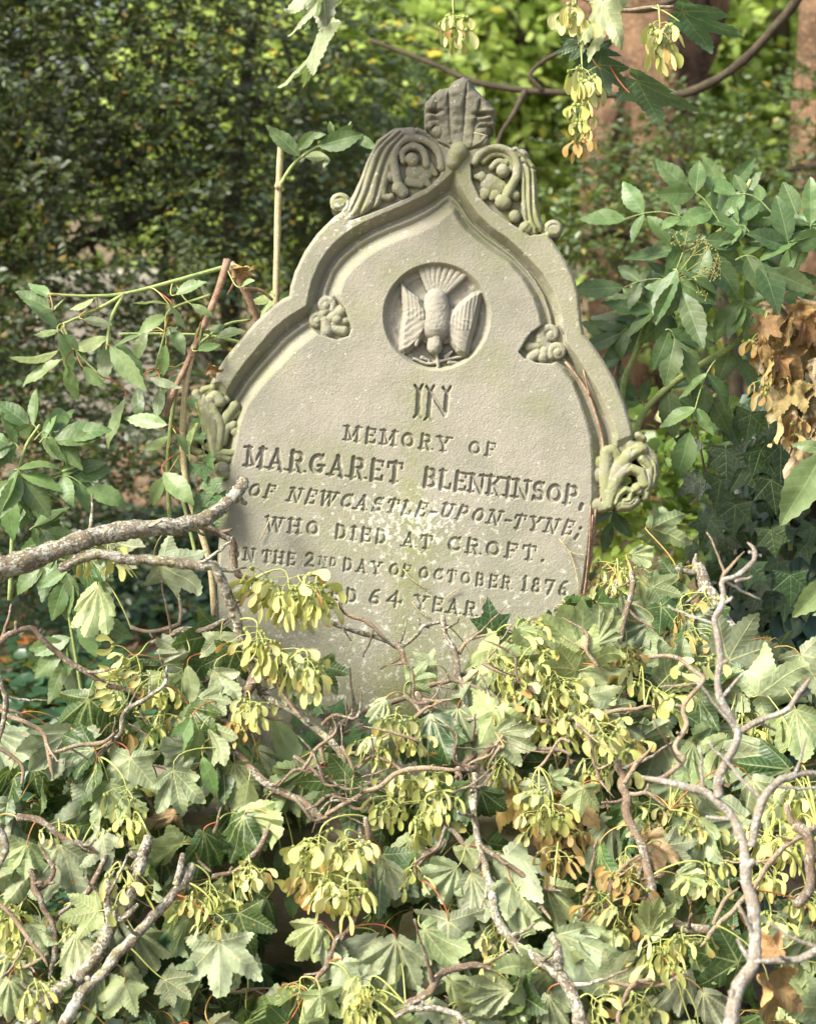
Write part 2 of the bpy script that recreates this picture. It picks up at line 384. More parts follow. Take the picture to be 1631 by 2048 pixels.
# ---------------------------------------------------------------- letters: slab capitals as strokes in a unit box
def arc(cx, cy, rx, ry, a0, a1, n=12):
    return [(cx + rx * math.cos(R_(a)), cy + ry * math.sin(R_(a))) for a in np.linspace(a0, a1, n)]
K, T_ = .096, .058           # thick and thin half widths (of the cap height)
GL = {
 'M': (1.02, [(T_, [(.15, 0), (.15, 1)]), (K, [(.17, .95), (.5, .18)]), (T_, [(.5, .18), (.83, .95)]), (K, [(.86, 0), (.86, 1)])], [(.15, 0), (.86, 0), (.12, 1), (.89, 1)]),
 'E': (.74, [(K, [(.18, 0), (.18, 1)]), (T_, [(.18, .94), (.66, .94)]), (T_, [(.18, .06), (.68, .06)]), (T_, [(.18, .52), (.52, .52)]), (.05, [(.66, .94), (.66, .76)]), (.05, [(.68, .06), (.68, .26)])], []),
 'F': (.72, [(K, [(.18, 0), (.18, 1)]), (T_, [(.18, .94), (.66, .94)]), (T_, [(.18, .5), (.52, .5)]), (.05, [(.66, .94), (.66, .74)])], [(.18, 0)]),
 'O': (.88, [(K, arc(.44, .5, .31, .40, 0, 360, 22))], []),
 'R': (.86, [(K, [(.18, 0), (.18, 1)]), (T_, [(.18, .94), (.48, .94)]), (K * .9, arc(.48, .73, .19, .21, 90, -90, 9)), (T_, [(.48, .52), (.18, .52)]), (K, [(.46, .5), (.70, .03)])], [(.18, 0), (.74, 0)]),
 'P': (.78, [(K, [(.18, 0), (.18, 1)]), (T_, [(.18, .94), (.48, .94)]), (K * .9, arc(.48, .71, .19, .23, 90, -90, 9)), (T_, [(.48, .48), (.18, .48)])], [(.18, 0)]),
 'B': (.80, [(K, [(.18, 0), (.18, 1)]), (T_, [(.18, .94), (.46, .94)]), (K * .85, arc(.46, .73, .17, .21, 90, -90, 9)), (T_, [(.48, .52), (.18, .52)]), (K * .9, arc(.48, .28, .20, .23, 90, -90, 9)), (T_, [(.48, .05), (.18, .05)])], []),
 'D': (.86, [(K, [(.18, 0), (.18, 1)]), (T_, [(.18, .94), (.42, .94)]), (K, arc(.42, .5, .30, .43, 90, -90, 12)), (T_, [(.42, .06), (.18, .06)])], []),
 'Y': (.86, [(K, [(.12, .97), (.44, .46)]), (T_, [(.76, .97), (.44, .46)]), (K, [(.44, .46), (.44, 0)])], [(.12, 1), (.76, 1), (.44, 0)]),
 'A': (.88, [(T_, [(.12, 0), (.42, .98)]), (K, [(.42, .98), (.74, 0)]), (T_, [(.22, .32), (.64, .32)])], [(.12, 0), (.76, 0)]),
 'G': (.88, [(K, arc(.46, .5, .31, .40, 48, 322, 18)), (K * .8, [(.72, .24), (.72, .42)]), (T_, [(.52, .44), (.82, .44)]), (.05, [(.68, .80), (.72, .98)])], []),
 'C': (.82, [(K, arc(.46, .5, .31, .40, 46, 315, 18)), (.055, [(.68, .78), (.71, .98)]), (.05, [(.68, .22), (.74, .30)])], []),
 'T': (.80, [(K, [(.40, 0), (.40, 1)]), (T_, [(.06, .94), (.74, .94)]), (.05, [(.06, .94), (.05, .72)]), (.05, [(.74, .94), (.75, .72)])], [(.40, 0)]),
 'L': (.72, [(K, [(.18, 0), (.18, 1)]), (T_, [(.18, .06), (.66, .06)]), (.05, [(.66, .06), (.67, .3)])], [(.18, 1)]),
 'N': (.92, [(T_, [(.15, 0), (.15, 1)]), (K, [(.17, .95), (.74, .05)]), (T_, [(.76, 0), (.76, 1)])], [(.15, 0), (.12, 1), (.76, 1)]),
 'K': (.90, [(K, [(.18, 0), (.18, 1)]), (T_, [(.20, .42), (.72, .97)]), (K, [(.38, .58), (.76, .03)])], [(.18, 0), (.18, 1), (.72, 1), (.78, 0)]),
 'I': (.38, [(K, [(.19, 0), (.19, 1)])], [(.19, 0), (.19, 1)]),
 'S': (.74, [(K * .9, arc(.38, .71, .22, .22, 25, 250, 12) + arc(.38, .28, .24, .22, 80, -155, 12)), (.05, [(.58, .80), (.62, .98)]), (.05, [(.14, .20), (.12, .02)])], []),
 'W': (1.18, [(K, [(.10, 1), (.34, .05)]), (T_, [(.34, .05), (.58, .95)]), (K, [(.58, .95), (.82, .05)]), (T_, [(.82, .05), (1.06, 1)])], [(.10, 1), (.58, 1), (1.06, 1)]),
 'U': (.86, [(K, [(.17, 1), (.17, .35)]), (K * .9, arc(.43, .35, .26, .29, 180, 360, 10)), (T_, [(.70, .35), (.70, 1)])], [(.17, 1), (.70, 1)]),
 'H': (.92, [(K, [(.18, 0), (.18, 1)]), (K, [(.74, 0), (.74, 1)]), (T_, [(.18, .5), (.74, .5)])], [(.18, 0), (.18, 1), (.74, 0), (.74, 1)]),
 '2': (.80, [(K * .85, arc(.38, .70, .24, .24, 165, -25, 10) + [(.14, .07)]), (K * .8, [(.12, .08), (.70, .08)])], []),
 '1': (.42, [(K, [(.23, 0), (.23, 1)]), (T_, [(.23, .97), (.08, .84)])], [(.23, 0)]),
 '8': (.74, [(K * .85, arc(.37, .74, .18, .19, 0, 360, 16)), (K * .9, arc(.37, .27, .23, .23, 0, 360, 18))], []),
 '7': (.72, [(K * .8, [(.08, .92), (.64, .92)]), (K, [(.62, .92), (.30, 0)]), (.05, [(.08, .92), (.07, .72)])], []),
 '6': (.76, [(K * .9, arc(.38, .27, .23, .23, 0, 360, 18)), (K * .85, [(.17, .30), (.22, .62), (.36, .88), (.58, .97)])], []),
 '4': (.92, [(K, [(.56, 0), (.56, 1)]), (T_, [(.54, .98), (.08, .34)]), (T_, [(.06, .32), (.86, .32)]), (.05, [(.86, .24), (.86, .42)])], []),
 ',': (.3, [(.10, [(.17, .08), (.12, -.16)])], []),
 ';': (.3, [(.10, [(.17, .08), (.10, -.18)]), (.10, [(.18, .55), (.20, .58)])], []),
 '.': (.3, [(.10, [(.15, .08), (.16, .10)])], []),
 '-': (.5, [(.065, [(.04, .40), (.46, .40)])], []),
 '_': (.45, [(.065, [(.02, -.2), (.43, -.2)])], []),
}
# text, pixel where the baseline starts, pixel where it ends, cap height in pixels, slant
TEXT = [('MEMORY', (687, 881), (899, 905), 30, 0), ('OF', (935, 908), (990, 914), 27, 0),
 ('MARGARET', (488, 933), (803, 967), 41, 0), ('BLENKINSOP,', (843, 973), (1168, 1013), 38, 0),
 ('OF', (494, 993), (546, 998), 27, .22), ('NEWCASTLE-', (573, 1003), (870, 1037), 29, .25), ('UPON-', (877, 1034), (1019, 1054), 29, .25), ('TYNE;', (1022, 1057), (1158, 1073), 29, .25),
 ('WHO', (531, 1062), (637, 1072), 29, 0), ('DIED', (668, 1077), (773, 1089), 28, 0), ('AT', (803, 1093), (864, 1100), 28, 0), ('CROFT.', (892, 1102), (1090, 1125), 30, 0),
 ('ON', (458, 1118), (509, 1124), 26, 0), ('THE', (523, 1125), (590, 1132), 25, 0), ('2', (607, 1133), (634, 1136), 29, 0), ('ND', (637, 1130), (673, 1134), 17, 0), ('_', (646, 1132), (659, 1134), 17, 0),
 ('DAY', (684, 1141), (762, 1150), 25, 0), ('OF', (777, 1151), (820, 1156), 25, 0), ('OCTOBER', (836, 1158), (1022, 1180), 25, 0), ('1876,', (1042, 1182), (1150, 1195), 29, 0),
 ('AGED', (590, 1193), (714, 1207), 27, 0), ('64', (735, 1207), (803, 1215), 29, 0), ('YEARS.', (828, 1218), (1000, 1240), 28, 0)]

# ---------------------------------------------------------------- the carved gravestone: one relief, cut into its parts
P_OUT = [(418, 770), (433, 741), (453, 711), (477, 682), (511, 643), (545, 611), (565, 597), (578, 591), (580, 573), (589, 543), (608, 503), (634, 466), (667, 433),
 (690, 418), (706, 385), (720, 355), (732, 321), (750, 287), (772, 266), (799, 258), (827, 261), (855, 270), (866, 278), (855, 266), (850, 240), (849, 205), (867, 186),
 (878, 177), (897, 174), (907, 161), (926, 152), (939, 158), (953, 180), (972, 198), (991, 219), (992, 227), (985, 250), (977, 279), (971, 287), (1002, 286), (1026, 294), (1048, 309), (1066, 327),
 (1072, 342), (1075, 373), (1076, 407), (1082, 434), (1092, 462), (1109, 486), (1134, 525), (1149, 558), (1158, 591), (1163, 644), (1168, 668), (1186, 690), (1208, 722),
 (1230, 759), (1249, 805), (1264, 854), (1268, 881), (1262, 930), (1240, 985), (1212, 1025), (1193, 1037), (1191, 1065), (1179, 1123), (1170, 1201), (1150, 1330), (1122, 1500), (1102, 1640),
 (372, 1640), (392, 1480), (412, 1330), (428, 1180), (436, 1080), (437, 1000), (431, 960), (420, 905), (400, 850), (396, 800)]
P_PAN = [(904, 424), (869, 452), (832, 470), (795, 483), (766, 496), (737, 514), (711, 536), (692, 558), (682, 588), (696, 624), (704, 657), (697, 672), (674, 680), (634, 671),
 (594, 701), (570, 726), (541, 755), (516, 785), (497, 811), (482, 848), (476, 880), (469, 914), (466, 950), (459, 1012), (452, 1060), (441, 1120), (428, 1220), (412, 1340), (392, 1500), (376, 1640),
 (1090, 1640), (1110, 1500), (1138, 1330), (1158, 1199), (1174, 1088), (1179, 1027), (1182, 990), (1181, 917), (1178, 876), (1169, 844), (1157, 805), (1142, 766), (1122, 742), (1103, 728), (1075, 726),
 (1049, 716), (1037, 704), (1049, 676), (1079, 650), (1075, 628), (1064, 595), (1042, 558), (1016, 529), (983, 507), (954, 485), (928, 462), (913, 442)]
P_RIM = [(911, 331), (900, 347), (885, 362), (855, 386), (812, 407), (769, 425), (726, 444), (695, 462), (667, 486), (652, 503), (637, 526), (622, 562), (614, 594), (611, 611), (575, 633), (545, 658),
 (516, 692), (492, 721), (470, 750), (453, 780), (440, 800), (425, 860), (405, 930), (395, 1000), (380, 1180), (330, 1640), (1170, 1640), (1215, 1200), (1240, 1000), (1237, 902),
 (1232, 863), (1220, 827), (1200, 786), (1178, 751), (1157, 717), (1125, 673), (1123, 628), (1108, 584), (1086, 547), (1049, 507), (1017, 477), (986, 456), (959, 431), (937, 401), (922, 371)]
def spiral(cx, cy, r0, r1, a0, turns, n=26):
    a = np.linspace(0, turns * 2 * math.pi, n); r = np.linspace(r0, r1, n)
    return [(cx + rr * math.cos(a0 + aa), cy + rr * math.sin(a0 + aa)) for aa, rr in zip(a, r)]
def S(pts, r0, r1=None, h=None, base=0, k=1.0):
    """a carved rib: points, radius at both ends, base level, roundness"""
    return (pts, r0, r0 if r1 is None else r1, base, k)
CROCKET_L = [S([(822, 268), (792, 270), (764, 288), (746, 322), (734, 358), (720, 392), (704, 424), (692, 440)], 15, 9, base=-6), S([(800, 274), (776, 292), (762, 330), (752, 368), (742, 404)], 13, 9, base=-5),
 S([(800, 280), (784, 304), (773, 340), (764, 372), (752, 402), (744, 408)], 10, 9, base=-5), S([(764, 372), (766, 390), (776, 394), (782, 392)], 9, 7, base=-5),
 S([(797, 375), (790, 339), (787, 314), (796, 289), (815, 277), (840, 278), (864, 290), (878, 310), (882, 336)], 9, 8, base=0), S([(797, 375), (806, 384)], 14, 12, base=-2),
 S([(834, 262), (858, 272), (874, 288), (884, 306)], 8, 6, base=-8),
 S([(806, 322), (804, 306), (814, 295), (828, 292), (842, 298), (850, 312), (852, 330)], 7, 8, base=-2), S([(823, 318), (825, 320)], 13, 13, base=-2),
 S([(828, 344), (850, 346)], 19, 15, base=-9, k=.5), S([(818, 362), (840, 366)], 11, 9, base=-7, k=.6), S([(858, 332), (871, 346)], 10, 6, base=-7, k=.6), S([(845, 356), (860, 371)], 11, 5, base=-7, k=.6), S([(780, 351), (782, 353)], 11, 11, base=-6)]
CROCKET_R = [S([(1006, 404), (1020, 376), (1032, 352), (1034, 328), (1023, 307), (1002, 296), (978, 297), (960, 308), (949, 324)], 10, 8, base=-1), S([(1004, 403), (1008, 405)], 15, 15, base=-3),
 S([(966, 322), (982, 309), (1004, 308), (1017, 318), (1021, 338)], 7, 7, base=-6), S([(984, 334), (996, 323), (1011, 326)], 7, 7, base=-2), S([(1004, 341), (1006, 343)], 13, 13, base=-1),
 S([(980, 366), (1000, 372)], 20, 15, base=-9, k=.5), S([(962, 352), (950, 352)], 11, 5, base=-6, k=.6), S([(970, 386), (966, 392)], 12, 8, base=-7, k=.6), S([(990, 388), (984, 393)], 12, 8, base=-7, k=.6),
 S([(1028, 388), (1030, 390)], 11, 11, base=-8), S([(1028, 430), (1030, 433)], 12, 12, base=-6), S([(1050, 455), (1054, 458)], 13, 11, base=-4),
 S([(1042, 312), (1052, 345), (1054, 385), (1054, 425), (1066, 462)], 15, 10, base=-8), S([(1060, 334), (1065, 368), (1066, 405), (1076, 446)], 10, 8, base=-8), S([(1030, 302), (1056, 324), (1068, 340)], 10, 5, base=-3)]
FINIAL = [S([(898, 285), (886, 256), (868, 246), (856, 254)], 6, 7, base=2), S([(930, 285), (948, 258), (968, 246), (984, 248)], 7, 7, base=1), S([(874, 264), (876, 266)], 12, 12, base=0), S([(965, 281), (967, 283)], 13, 12, base=-3)]
KNOT = [S([(906, 326), (911, 312), (917, 304)], 14, 19, base=2)]
SCROLLS = [S(spiral(678, 406, 19, 3, .9, -1.35), 8, 6, base=-6), S([(692, 420), (706, 425), (722, 414)], 8, 9, base=-6), S(spiral(1108, 459, 17, 3, 2.4, 1.3), 8, 6, base=-10), S([(1095, 472), (1090, 462)], 8, 9, base=-10), S([(674, 407), (682, 407)], 14, 14, base=-14, k=.4), S([(1104, 460), (1110, 460)], 14, 14, base=-18, k=.4)]
ROSE_L = [S(spiral(651, 609, 15, 4, .6, -1.1), 7, 6, base=-16), S(spiral(633, 640, 13, 3, -.4, -1.2), 6, 6, base=-16), S([(645, 626), (662, 612), (672, 618)], 8, 8, base=-19), S([(648, 640), (654, 660)], 9, 11, base=-18), S([(662, 634), (680, 622)], 9, 11, base=-18),
 S([(668, 646), (690, 640)], 8, 8, base=-19), S([(664, 656), (686, 660)], 8, 9, base=-18), S([(672, 637), (674, 638)], 9, 9, base=-15), S([(651, 609), (652, 610)], 7, 7, base=-14), S([(633, 640), (634, 641)], 6, 6, base=-13)]
ROSE_R = [S(spiral(1101, 667, 17, 5, 2.2, 1.1), 7, 6, base=-16), S(spiral(1115, 703, 15, 4, 2.6, 1.2), 7, 6, base=-14), S([(1096, 692), (1082, 680)], 9, 10, base=-19), S([(1090, 700), (1086, 712)], 9, 10, base=-17), S([(1076, 692), (1058, 692)], 8, 9, base=-19),
 S([(1074, 706), (1062, 714)], 9, 9, base=-17), S([(1086, 660), (1080, 672)], 8, 9, base=-18), S([(1115, 703), (1116, 704)], 7, 7, base=-11), S([(1101, 668), (1102, 669)], 7, 7, base=-15)]
BOSS_R = [S([(1220, 1010), (1225, 976), (1240, 949), (1262, 938), (1281, 946), (1288, 968)], 8, 12, base=4), S([(1222, 985), (1229, 950), (1248, 922), (1266, 908), (1280, 900)], 10, 11, base=0), S([(1282, 917), (1299, 935), (1299, 962), (1291, 994)], 10, 9, base=0),
 S([(1264, 890), (1290, 898), (1309, 918), (1312, 948), (1304, 972)], 11, 8, base=-10), S([(1276, 872), (1284, 878)], 9, 9, base=-12), S([(1230, 1006), (1236, 990), (1250, 979), (1262, 984), (1258, 1000), (1246, 1002)], 8, 7, base=4), S([(1273, 977), (1277, 982)], 12, 10, base=4),
 S([(1240, 1012), (1258, 1012), (1272, 1002)], 12, 10, base=-4), S([(1214, 904), (1212, 942), (1213, 981), (1218, 1014)], 9, 9, base=-2), S([(1214, 904), (1224, 900), (1232, 909)], 8, 7, base=0), S([(1239, 919), (1241, 921)], 9, 9, base=-2),
 S([(1197, 925), (1199, 928)], 9, 9, base=-14), S([(1196, 950), (1198, 953)], 11, 11, base=-14), S([(1190, 1010), (1210, 1014)], 10, 11, base=-10), S([(1232, 928), (1228, 940)], 8, 6, base=-6)]
BOSS_L = [S([(392, 788), (405, 808), (419, 830), (426, 855), (427, 888), (428, 914)], 11, 8, base=-2), S([(408, 780), (422, 776)], 9, 8, base=-4), S([(419, 800), (428, 822), (438, 842), (441, 860), (436, 898)], 7, 6, base=0), S([(419, 800), (430, 792), (441, 803)], 8, 9, base=0), S([(441, 803), (452, 800)], 9, 6, base=-4),
 S([(468, 812), (455, 830), (443, 850)], 8, 8, base=-6), S([(476, 824), (462, 834)], 5, 6, base=-10), S([(466, 850), (452, 858), (444, 884)], 7, 7, base=-6), S([(470, 862), (472, 864)], 8, 8, base=-8), S([(386, 866), (390, 872)], 17, 15, base=-12), S([(382, 838), (384, 900), (398, 906)], 9, 9, base=-20),
 S([(434, 906), (464, 905)], 7, 5, base=-2), S([(438, 914), (456, 918)], 8, 6, base=-4), S([(443, 938), (447, 948)], 12, 9, base=-6), S([(400, 914), (416, 916)], 9, 7, base=-16)]
DOVE_BODY = [S([(872, 600), (872, 624), (872, 652)], 24, 32, base=-15, k=.9), S([(872, 652), (870, 680)], 31, 16, base=-16, k=.85), S([(869, 682), (869, 693)], 15, 16, base=-9, k=.95), S([(871, 700), (874, 714)], 8, 3, base=-10)]
DOVE_TAIL = [S([(866 + i * 1.6, 596), (840 + i * 13.0, 529 + abs(i - 2) * 1.6 + i * 1.2)], 6, 7.4, base=-16, k=.7) for i in range(8)]
WING_L = [(799, 557), (816, 578), (842, 597), (858, 622), (858, 655), (846, 676), (836, 688), (822, 702), (808, 708), (797, 700), (799, 660), (805, 622)]
WING_R = [(967, 578), (944, 583), (918, 604), (896, 628), (887, 660), (900, 690), (915, 708), (930, 715), (938, 708), (944, 680), (955, 640), (962, 606)]
OLIVE = [S([(828, 716), (852, 726), (878, 724)], 3.5, 3.5, base=-14), S([(876, 722), (902, 716), (924, 712)], 3.5, 3, base=-14), S([(844, 714), (858, 720)], 5, 3, base=-16), S([(892, 712), (904, 702)], 6, 3, base=-16), S([(898, 724), (914, 724)], 5, 3, base=-16), S([(874, 712), (876, 732)], 4, 4, base=-12)]

def build_gravestone():
    st = 1.36
    x0, x1, y0, y1 = 352, 1336, 144, 1640
    gx = np.arange(x0, x1, st); gy = np.arange(y0, y1, st)
    X, Y = np.meshgrid(gx, gy, indexing='ij'); nx, ny = X.shape
    ribs_all = CROCKET_L + CROCKET_R + FINIAL + KNOT + SCROLLS + BOSS_R + BOSS_L
    def region(x, y, pad=40):
        i0, i1 = np.searchsorted(gx, [min(x) - pad, max(x) + pad]); j0, j1 = np.searchsorted(gy, [min(y) - pad, max(y) + pad])
        return slice(max(i0, 0), i1), slice(max(j0, 0), j1)
    def poly_sd(x, y, P):
        d = dseg(x, y, P + [P[0]]); return np.where(inpoly(x, y, P), -d, d)
    def smooth(P, n=4):
        Q = np.array(P, float)
        return [tuple(q) for q in Q]
    sdo = poly_sd(X, Y, P_OUT)
    for pts, r0, r1, base, k in ribs_all:
        a, b = zip(*pts); sl = region(a, b); rr = np.linspace(r0, r1, len(pts))
        sdo[sl] = np.minimum(sdo[sl], dseg(X[sl], Y[sl], pts, rr))
    d5 = np.maximum(0, poly_sd(X, Y, P_PAN)); d5in = np.maximum(0, -poly_sd(X, Y, P_PAN))
    s1 = poly_sd(X, Y, P_RIM); d1 = np.maximum(0, -s1)
    t = np.where(s1 > 0, 1.0, d5 / (d5 + d1 + 1e-6))
    # profile from the panel edge (0) through chamfer, hollow, bead and cove to the rim (1)
    tp = np.array([0, .04, .10, .27, .34, .40, .46, .52, .58, .64, .70, .78, .86, .93, .97, 1.0])
    hp = np.array([0, -1.2, -3.5, -17, -22, -23, -19, -16.5, -19, -27, -29, -21, -11, -3, 1.5, 3.0])
    H = np.interp(t, tp, hp)
    # wide lower part where there is only the chamfer and a plain side
    low = np.clip((Y - 900) / 90, 0, 1)
    Hl = -np.minimum(d5 * .85, 26)
    H = np.where(d5 > 0, H * (1 - low) + Hl * low, H)
    H += .8 * vnoise(X, Y, 60, 21) + .25 * vnoise(X, Y, 17, 22) + .10 * vnoise(X, Y, 6, 23) + .30 * vnoise(X, Y, 2.4, 24)
    lab = np.zeros(X.shape, np.int16)                   # 0 slab
    lab[(d5 > .5) & (low < .5)] = 1                      # moulding
    wear = np.zeros(X.shape + (3,), np.float32)
    wear[..., 0] = .10 + .35 * np.clip((Y - 1000) / 400, 0, 1) + .15 * (d5 > 0) + .30 * np.clip((vnoise(X, Y, 90, 31) - .1) * 2, 0, 1)
    wear[..., 0] += .5 * np.exp(-((X - 838 - (Y - 800) * -.06) / 34) ** 2) * np.clip((Y - 640) / 150, 0, 1) * .9   # green run below the dove
    wear[..., 2] = .15 + .62 * np.exp(-((X - 815) / 150) ** 2 - ((Y - 1040) / 75) ** 2) + .3 * np.clip((Y - 1050) / 200, 0, 1) + .06 * (d5 > 0) + .45 * np.exp(-((X - 690) / 60) ** 2 - ((Y - 430) / 60) ** 2)
    wear[..., 1] = np.clip((330 - Y) / 130, 0, 1) * .9
    def recess(poly, depth, wall, label=None, floor=None):
        a, b = zip(*poly); sl = region(a, b, 10); s = poly_sd(X[sl], Y[sl], poly)
        f = np.clip(.5 - s / wall, 0, 1); f = f * f * (3 - 2 * f)
        H[sl] = H[sl] * (1 - f) + (-depth) * f
        if label is not None: lab[sl][s < wall * .5] = label
        return sl, s
    def carve(ribs, label, boost=1.0, limit=None, noise=.8):
        for pts, r0, r1, base, k in ribs:
            a, b = zip(*pts); pt = [tuple(p) for p in catmull(pts, max(6, 5 * len(pts)))] if len(pts) > 2 else pts
            rr = np.linspace(r0, r1, len(pt)); sl = region(a, b)
            best = np.full(X[sl].shape, -1e9)
            for q in range(len(pt) - 1):
                ax, ay = pt[q]; bx, by = pt[q + 1]; dx, dy = bx - ax, by - ay
                tt = np.clip(((X[sl] - ax) * dx + (Y[sl] - ay) * dy) / (dx * dx + dy * dy + 1e-9), 0, 1)
                dd = np.hypot(X[sl] - ax - tt * dx, Y[sl] - ay - tt * dy); ra = rr[q] * (1 - tt) + rr[q + 1] * tt
                best = np.maximum(best, np.where(dd < ra, base + boost * k * np.sqrt(np.maximum(ra * ra - dd * dd, 0)), -1e9))
            m = best > -1e8
            nb = best + noise * .5 * vnoise(X[sl], Y[sl], 5, 25)
            hh = H[sl]; ll = lab[sl]
            up = m & (nb > hh); hh[up] = nb[up]; ll[m] = label
    # ground of the ornaments
    G1 = [(706, 385), (720, 355), (732, 321), (750, 287), (772, 266), (799, 258), (827, 261), (855, 270), (872, 284), (886, 318), (880, 350), (860, 372), (820, 392), (776, 412), (735, 428), (700, 440)]
    G2 = [(942, 330), (952, 312), (971, 290), (1002, 286), (1026, 294), (1048, 309), (1066, 327), (1072, 342), (1075, 373), (1076, 407), (1082, 434), (1092, 466), (1060, 470), (1020, 445), (985, 420), (960, 395), (944, 360)]
    G3 = [(905, 300), (864, 280), (855, 266), (850, 240), (849, 205), (867, 186), (878, 177), (897, 174), (907, 161), (926, 152), (939, 158), (953, 180), (972, 198), (991, 219), (992, 227), (985, 250), (977, 279), (965, 292), (930, 302)]
    recess(G1, 13, 5, 2); recess(G2, 15, 5, 2); recess(G3, 2, 5, 3)
    DL = [(822, 260), (790, 260), (768, 272), (748, 290), (732, 323), (718, 358), (704, 390), (689, 424), (698, 440), (728, 428), (745, 416), (762, 404), (764, 380), (766, 350), (774, 318), (790, 292), (824, 276)]
    DR = [(1024, 296), (1052, 313), (1069, 331), (1074, 370), (1077, 410), (1084, 440), (1092, 464), (1066, 464), (1050, 440), (1042, 420), (1045, 380), (1045, 345), (1038, 318)]
    for poly in (DL, DR):
        a, b = zip(*poly); sl = region(a, b, 4); s_ = np.maximum(-poly_sd(X[sl], Y[sl], poly), 0); hh = -8 + 14 * np.sqrt(np.clip(s_ / 14, 0, 1) * (2 - np.clip(s_ / 14, 0, 1)))
        up = (s_ > 0) & (hh > H[sl]); q = H[sl]; q[up] = hh[up]
    # fluted palmette of the finial: lobes fanning from its neck
    sl = region(*zip(*G3), 4); x_, y_ = X[sl], Y[sl]; ins = np.maximum(-poly_sd(x_, y_, G3), 0)
    an = np.degrees(np.arctan2((x_ - 911) * (1 + .25 * np.clip((230 - y_) / 80, -1, 1)), 372 - y_)) + 1.2 * vnoise(x_, y_, 30, 47); rd = np.hypot(x_ - 909, y_ - 300)
    ed = [-60, -15, -4.5, 6.5, 17, 60]; hh = np.zeros(x_.shape)
    for q in range(len(ed) - 1):
        m_ = (an >= ed[q]) & (an < ed[q + 1]); f_ = (an - ed[q]) / (ed[q + 1] - ed[q]); hh[m_] = np.sqrt(np.clip(1 - (2 * f_[m_] - 1) ** 2, 0, 1)) * (.55 + .45 * min(1, (ed[q + 1] - ed[q]) / 11))
    hh = 5 + hh * 8 * np.clip(rd / 70, .25, 1.2) + 9 * np.clip((rd - 30) / 90, 0, 1)
    hh = np.minimum(hh, -6 + 26 * np.sqrt(np.clip(ins / 22, 0, 1) * (2 - np.clip(ins / 22, 0, 1)))) + 1.6 * vnoise(x_, y_, 9, 48)
    # side notches and hollows below the lobes
    for (cx, cy, rx, ry) in ((866, 252, 17, 11), (972, 252, 20, 10), (862, 274, 12, 12), (975, 272, 10, 12), (866, 226, 16, 4), (966, 232, 16, 4)):
        hh -= 15 * np.exp(-((x_ - cx) / rx) ** 2 - ((y_ - cy) / ry) ** 2)
    m_ = ins > 0; q = H[sl]; q[m_] = hh[m_]
    BR = [(1190, 905), (1268, 875), (1325, 905), (1325, 990), (1250, 1035), (1190, 1035)]; BL = [(366, 778), (440, 770), (480, 815), (478, 860), (465, 905), (462, 960), (420, 962), (366, 905)]
    for poly, dp in ((BR, 7), (BL, 9)):
        a, b = zip(*poly); sl = region(a, b, 5); s = poly_sd(X[sl], Y[sl], poly)
        f = np.clip(.5 - s / 14, 0, 1) * (d5[sl] > 10); H[sl] = np.minimum(H[sl], H[sl] * (1 - f) - dp * f); wear[sl][..., 0] += .75 * f
    carve(CROCKET_L, 2); carve(CROCKET_R, 2); carve(FINIAL, 3, noise=2.2); carve(KNOT, 1); carve(SCROLLS, 4); carve([(p, a_ * 1.5, b_ * 1.45, h_ - 3, k_ * .74) for p, a_, b_, h_, k_ in BOSS_R], 5, 1.1); carve([(p, a_ * 1.4, b_ * 1.35, h_ - 3, k_ * .76) for p, a_, b_, h_, k_ in BOSS_L], 5, 1.1)
    for pts, dp, wd in [([(800, 266), (766, 300), (748, 345), (735, 385), (716, 430)], 6, 3.2), ([(806, 272), (778, 306), (762, 350), (752, 392), (742, 418)], 6, 3), ([(790, 262), (752, 300), (733, 345), (720, 385), (702, 424)], 5, 3),
                        ([(1030, 302), (1058, 330), (1062, 380), (1064, 430), (1076, 460)], 6, 3), ([(1040, 316), (1050, 350), (1052, 400), (1056, 440)], 5, 3), ([(1046, 326), (1062, 336), (1071, 338)], 5, 2.4)]:
        a, b = zip(*pts); sl = region(a, b, 12); H[sl] -= dp * np.exp(-(dseg(X[sl], Y[sl], [tuple(p) for p in catmull(pts, 30)]) / wd) ** 2)
    wear[..., 0] += .6 * inpoly(X, Y, G2) + .75 * (lab == 5) + .4 * (lab == 4) + .25 * (lab == 1) * (X > 900)
    # cusps with leaf rosettes
    RL = [(618, 622), (640, 592), (668, 592), (690, 620), (703, 657), (697, 671), (674, 679), (640, 668), (616, 650)]
    RR = [(1128, 668), (1118, 652), (1090, 648), (1062, 666), (1038, 704), (1049, 716), (1075, 725), (1104, 727), (1132, 708)]
    for poly, rose in ((RL, ROSE_L), (RR, ROSE_R)):
        recess(poly, 19, 5, 6); carve([(p, a_ * 1.28, b_ * 1.28, h_ - 1, k_ * .9) for p, a_, b_, h_, k_ in rose], 6, 1.15)
    # the round medallion and the dove
    r = np.hypot(X - 873, Y - 633)
    f = np.clip((109 - r) / 13, 0, 1); f = f * f * (3 - 2 * f)
    H[:] = H * (1 - f) + f * (-25 + 4 * np.clip((r - 84) / 5, 0, 1) + 1.4 * vnoise(X, Y, 9, 41)); lab[r < 109] = 7
    wear[..., 0] *= np.where(r < 96, .2, 1)
    carve(DOVE_TAIL, 8, 1.25); carve([S([(838, 628), (846, 662), (852, 676)], 15, 10, base=-19, k=.7), S([(906, 630), (898, 664), (890, 678)], 15, 10, base=-19, k=.7)], 8); carve(DOVE_BODY, 8, 1.0, noise=1.4)
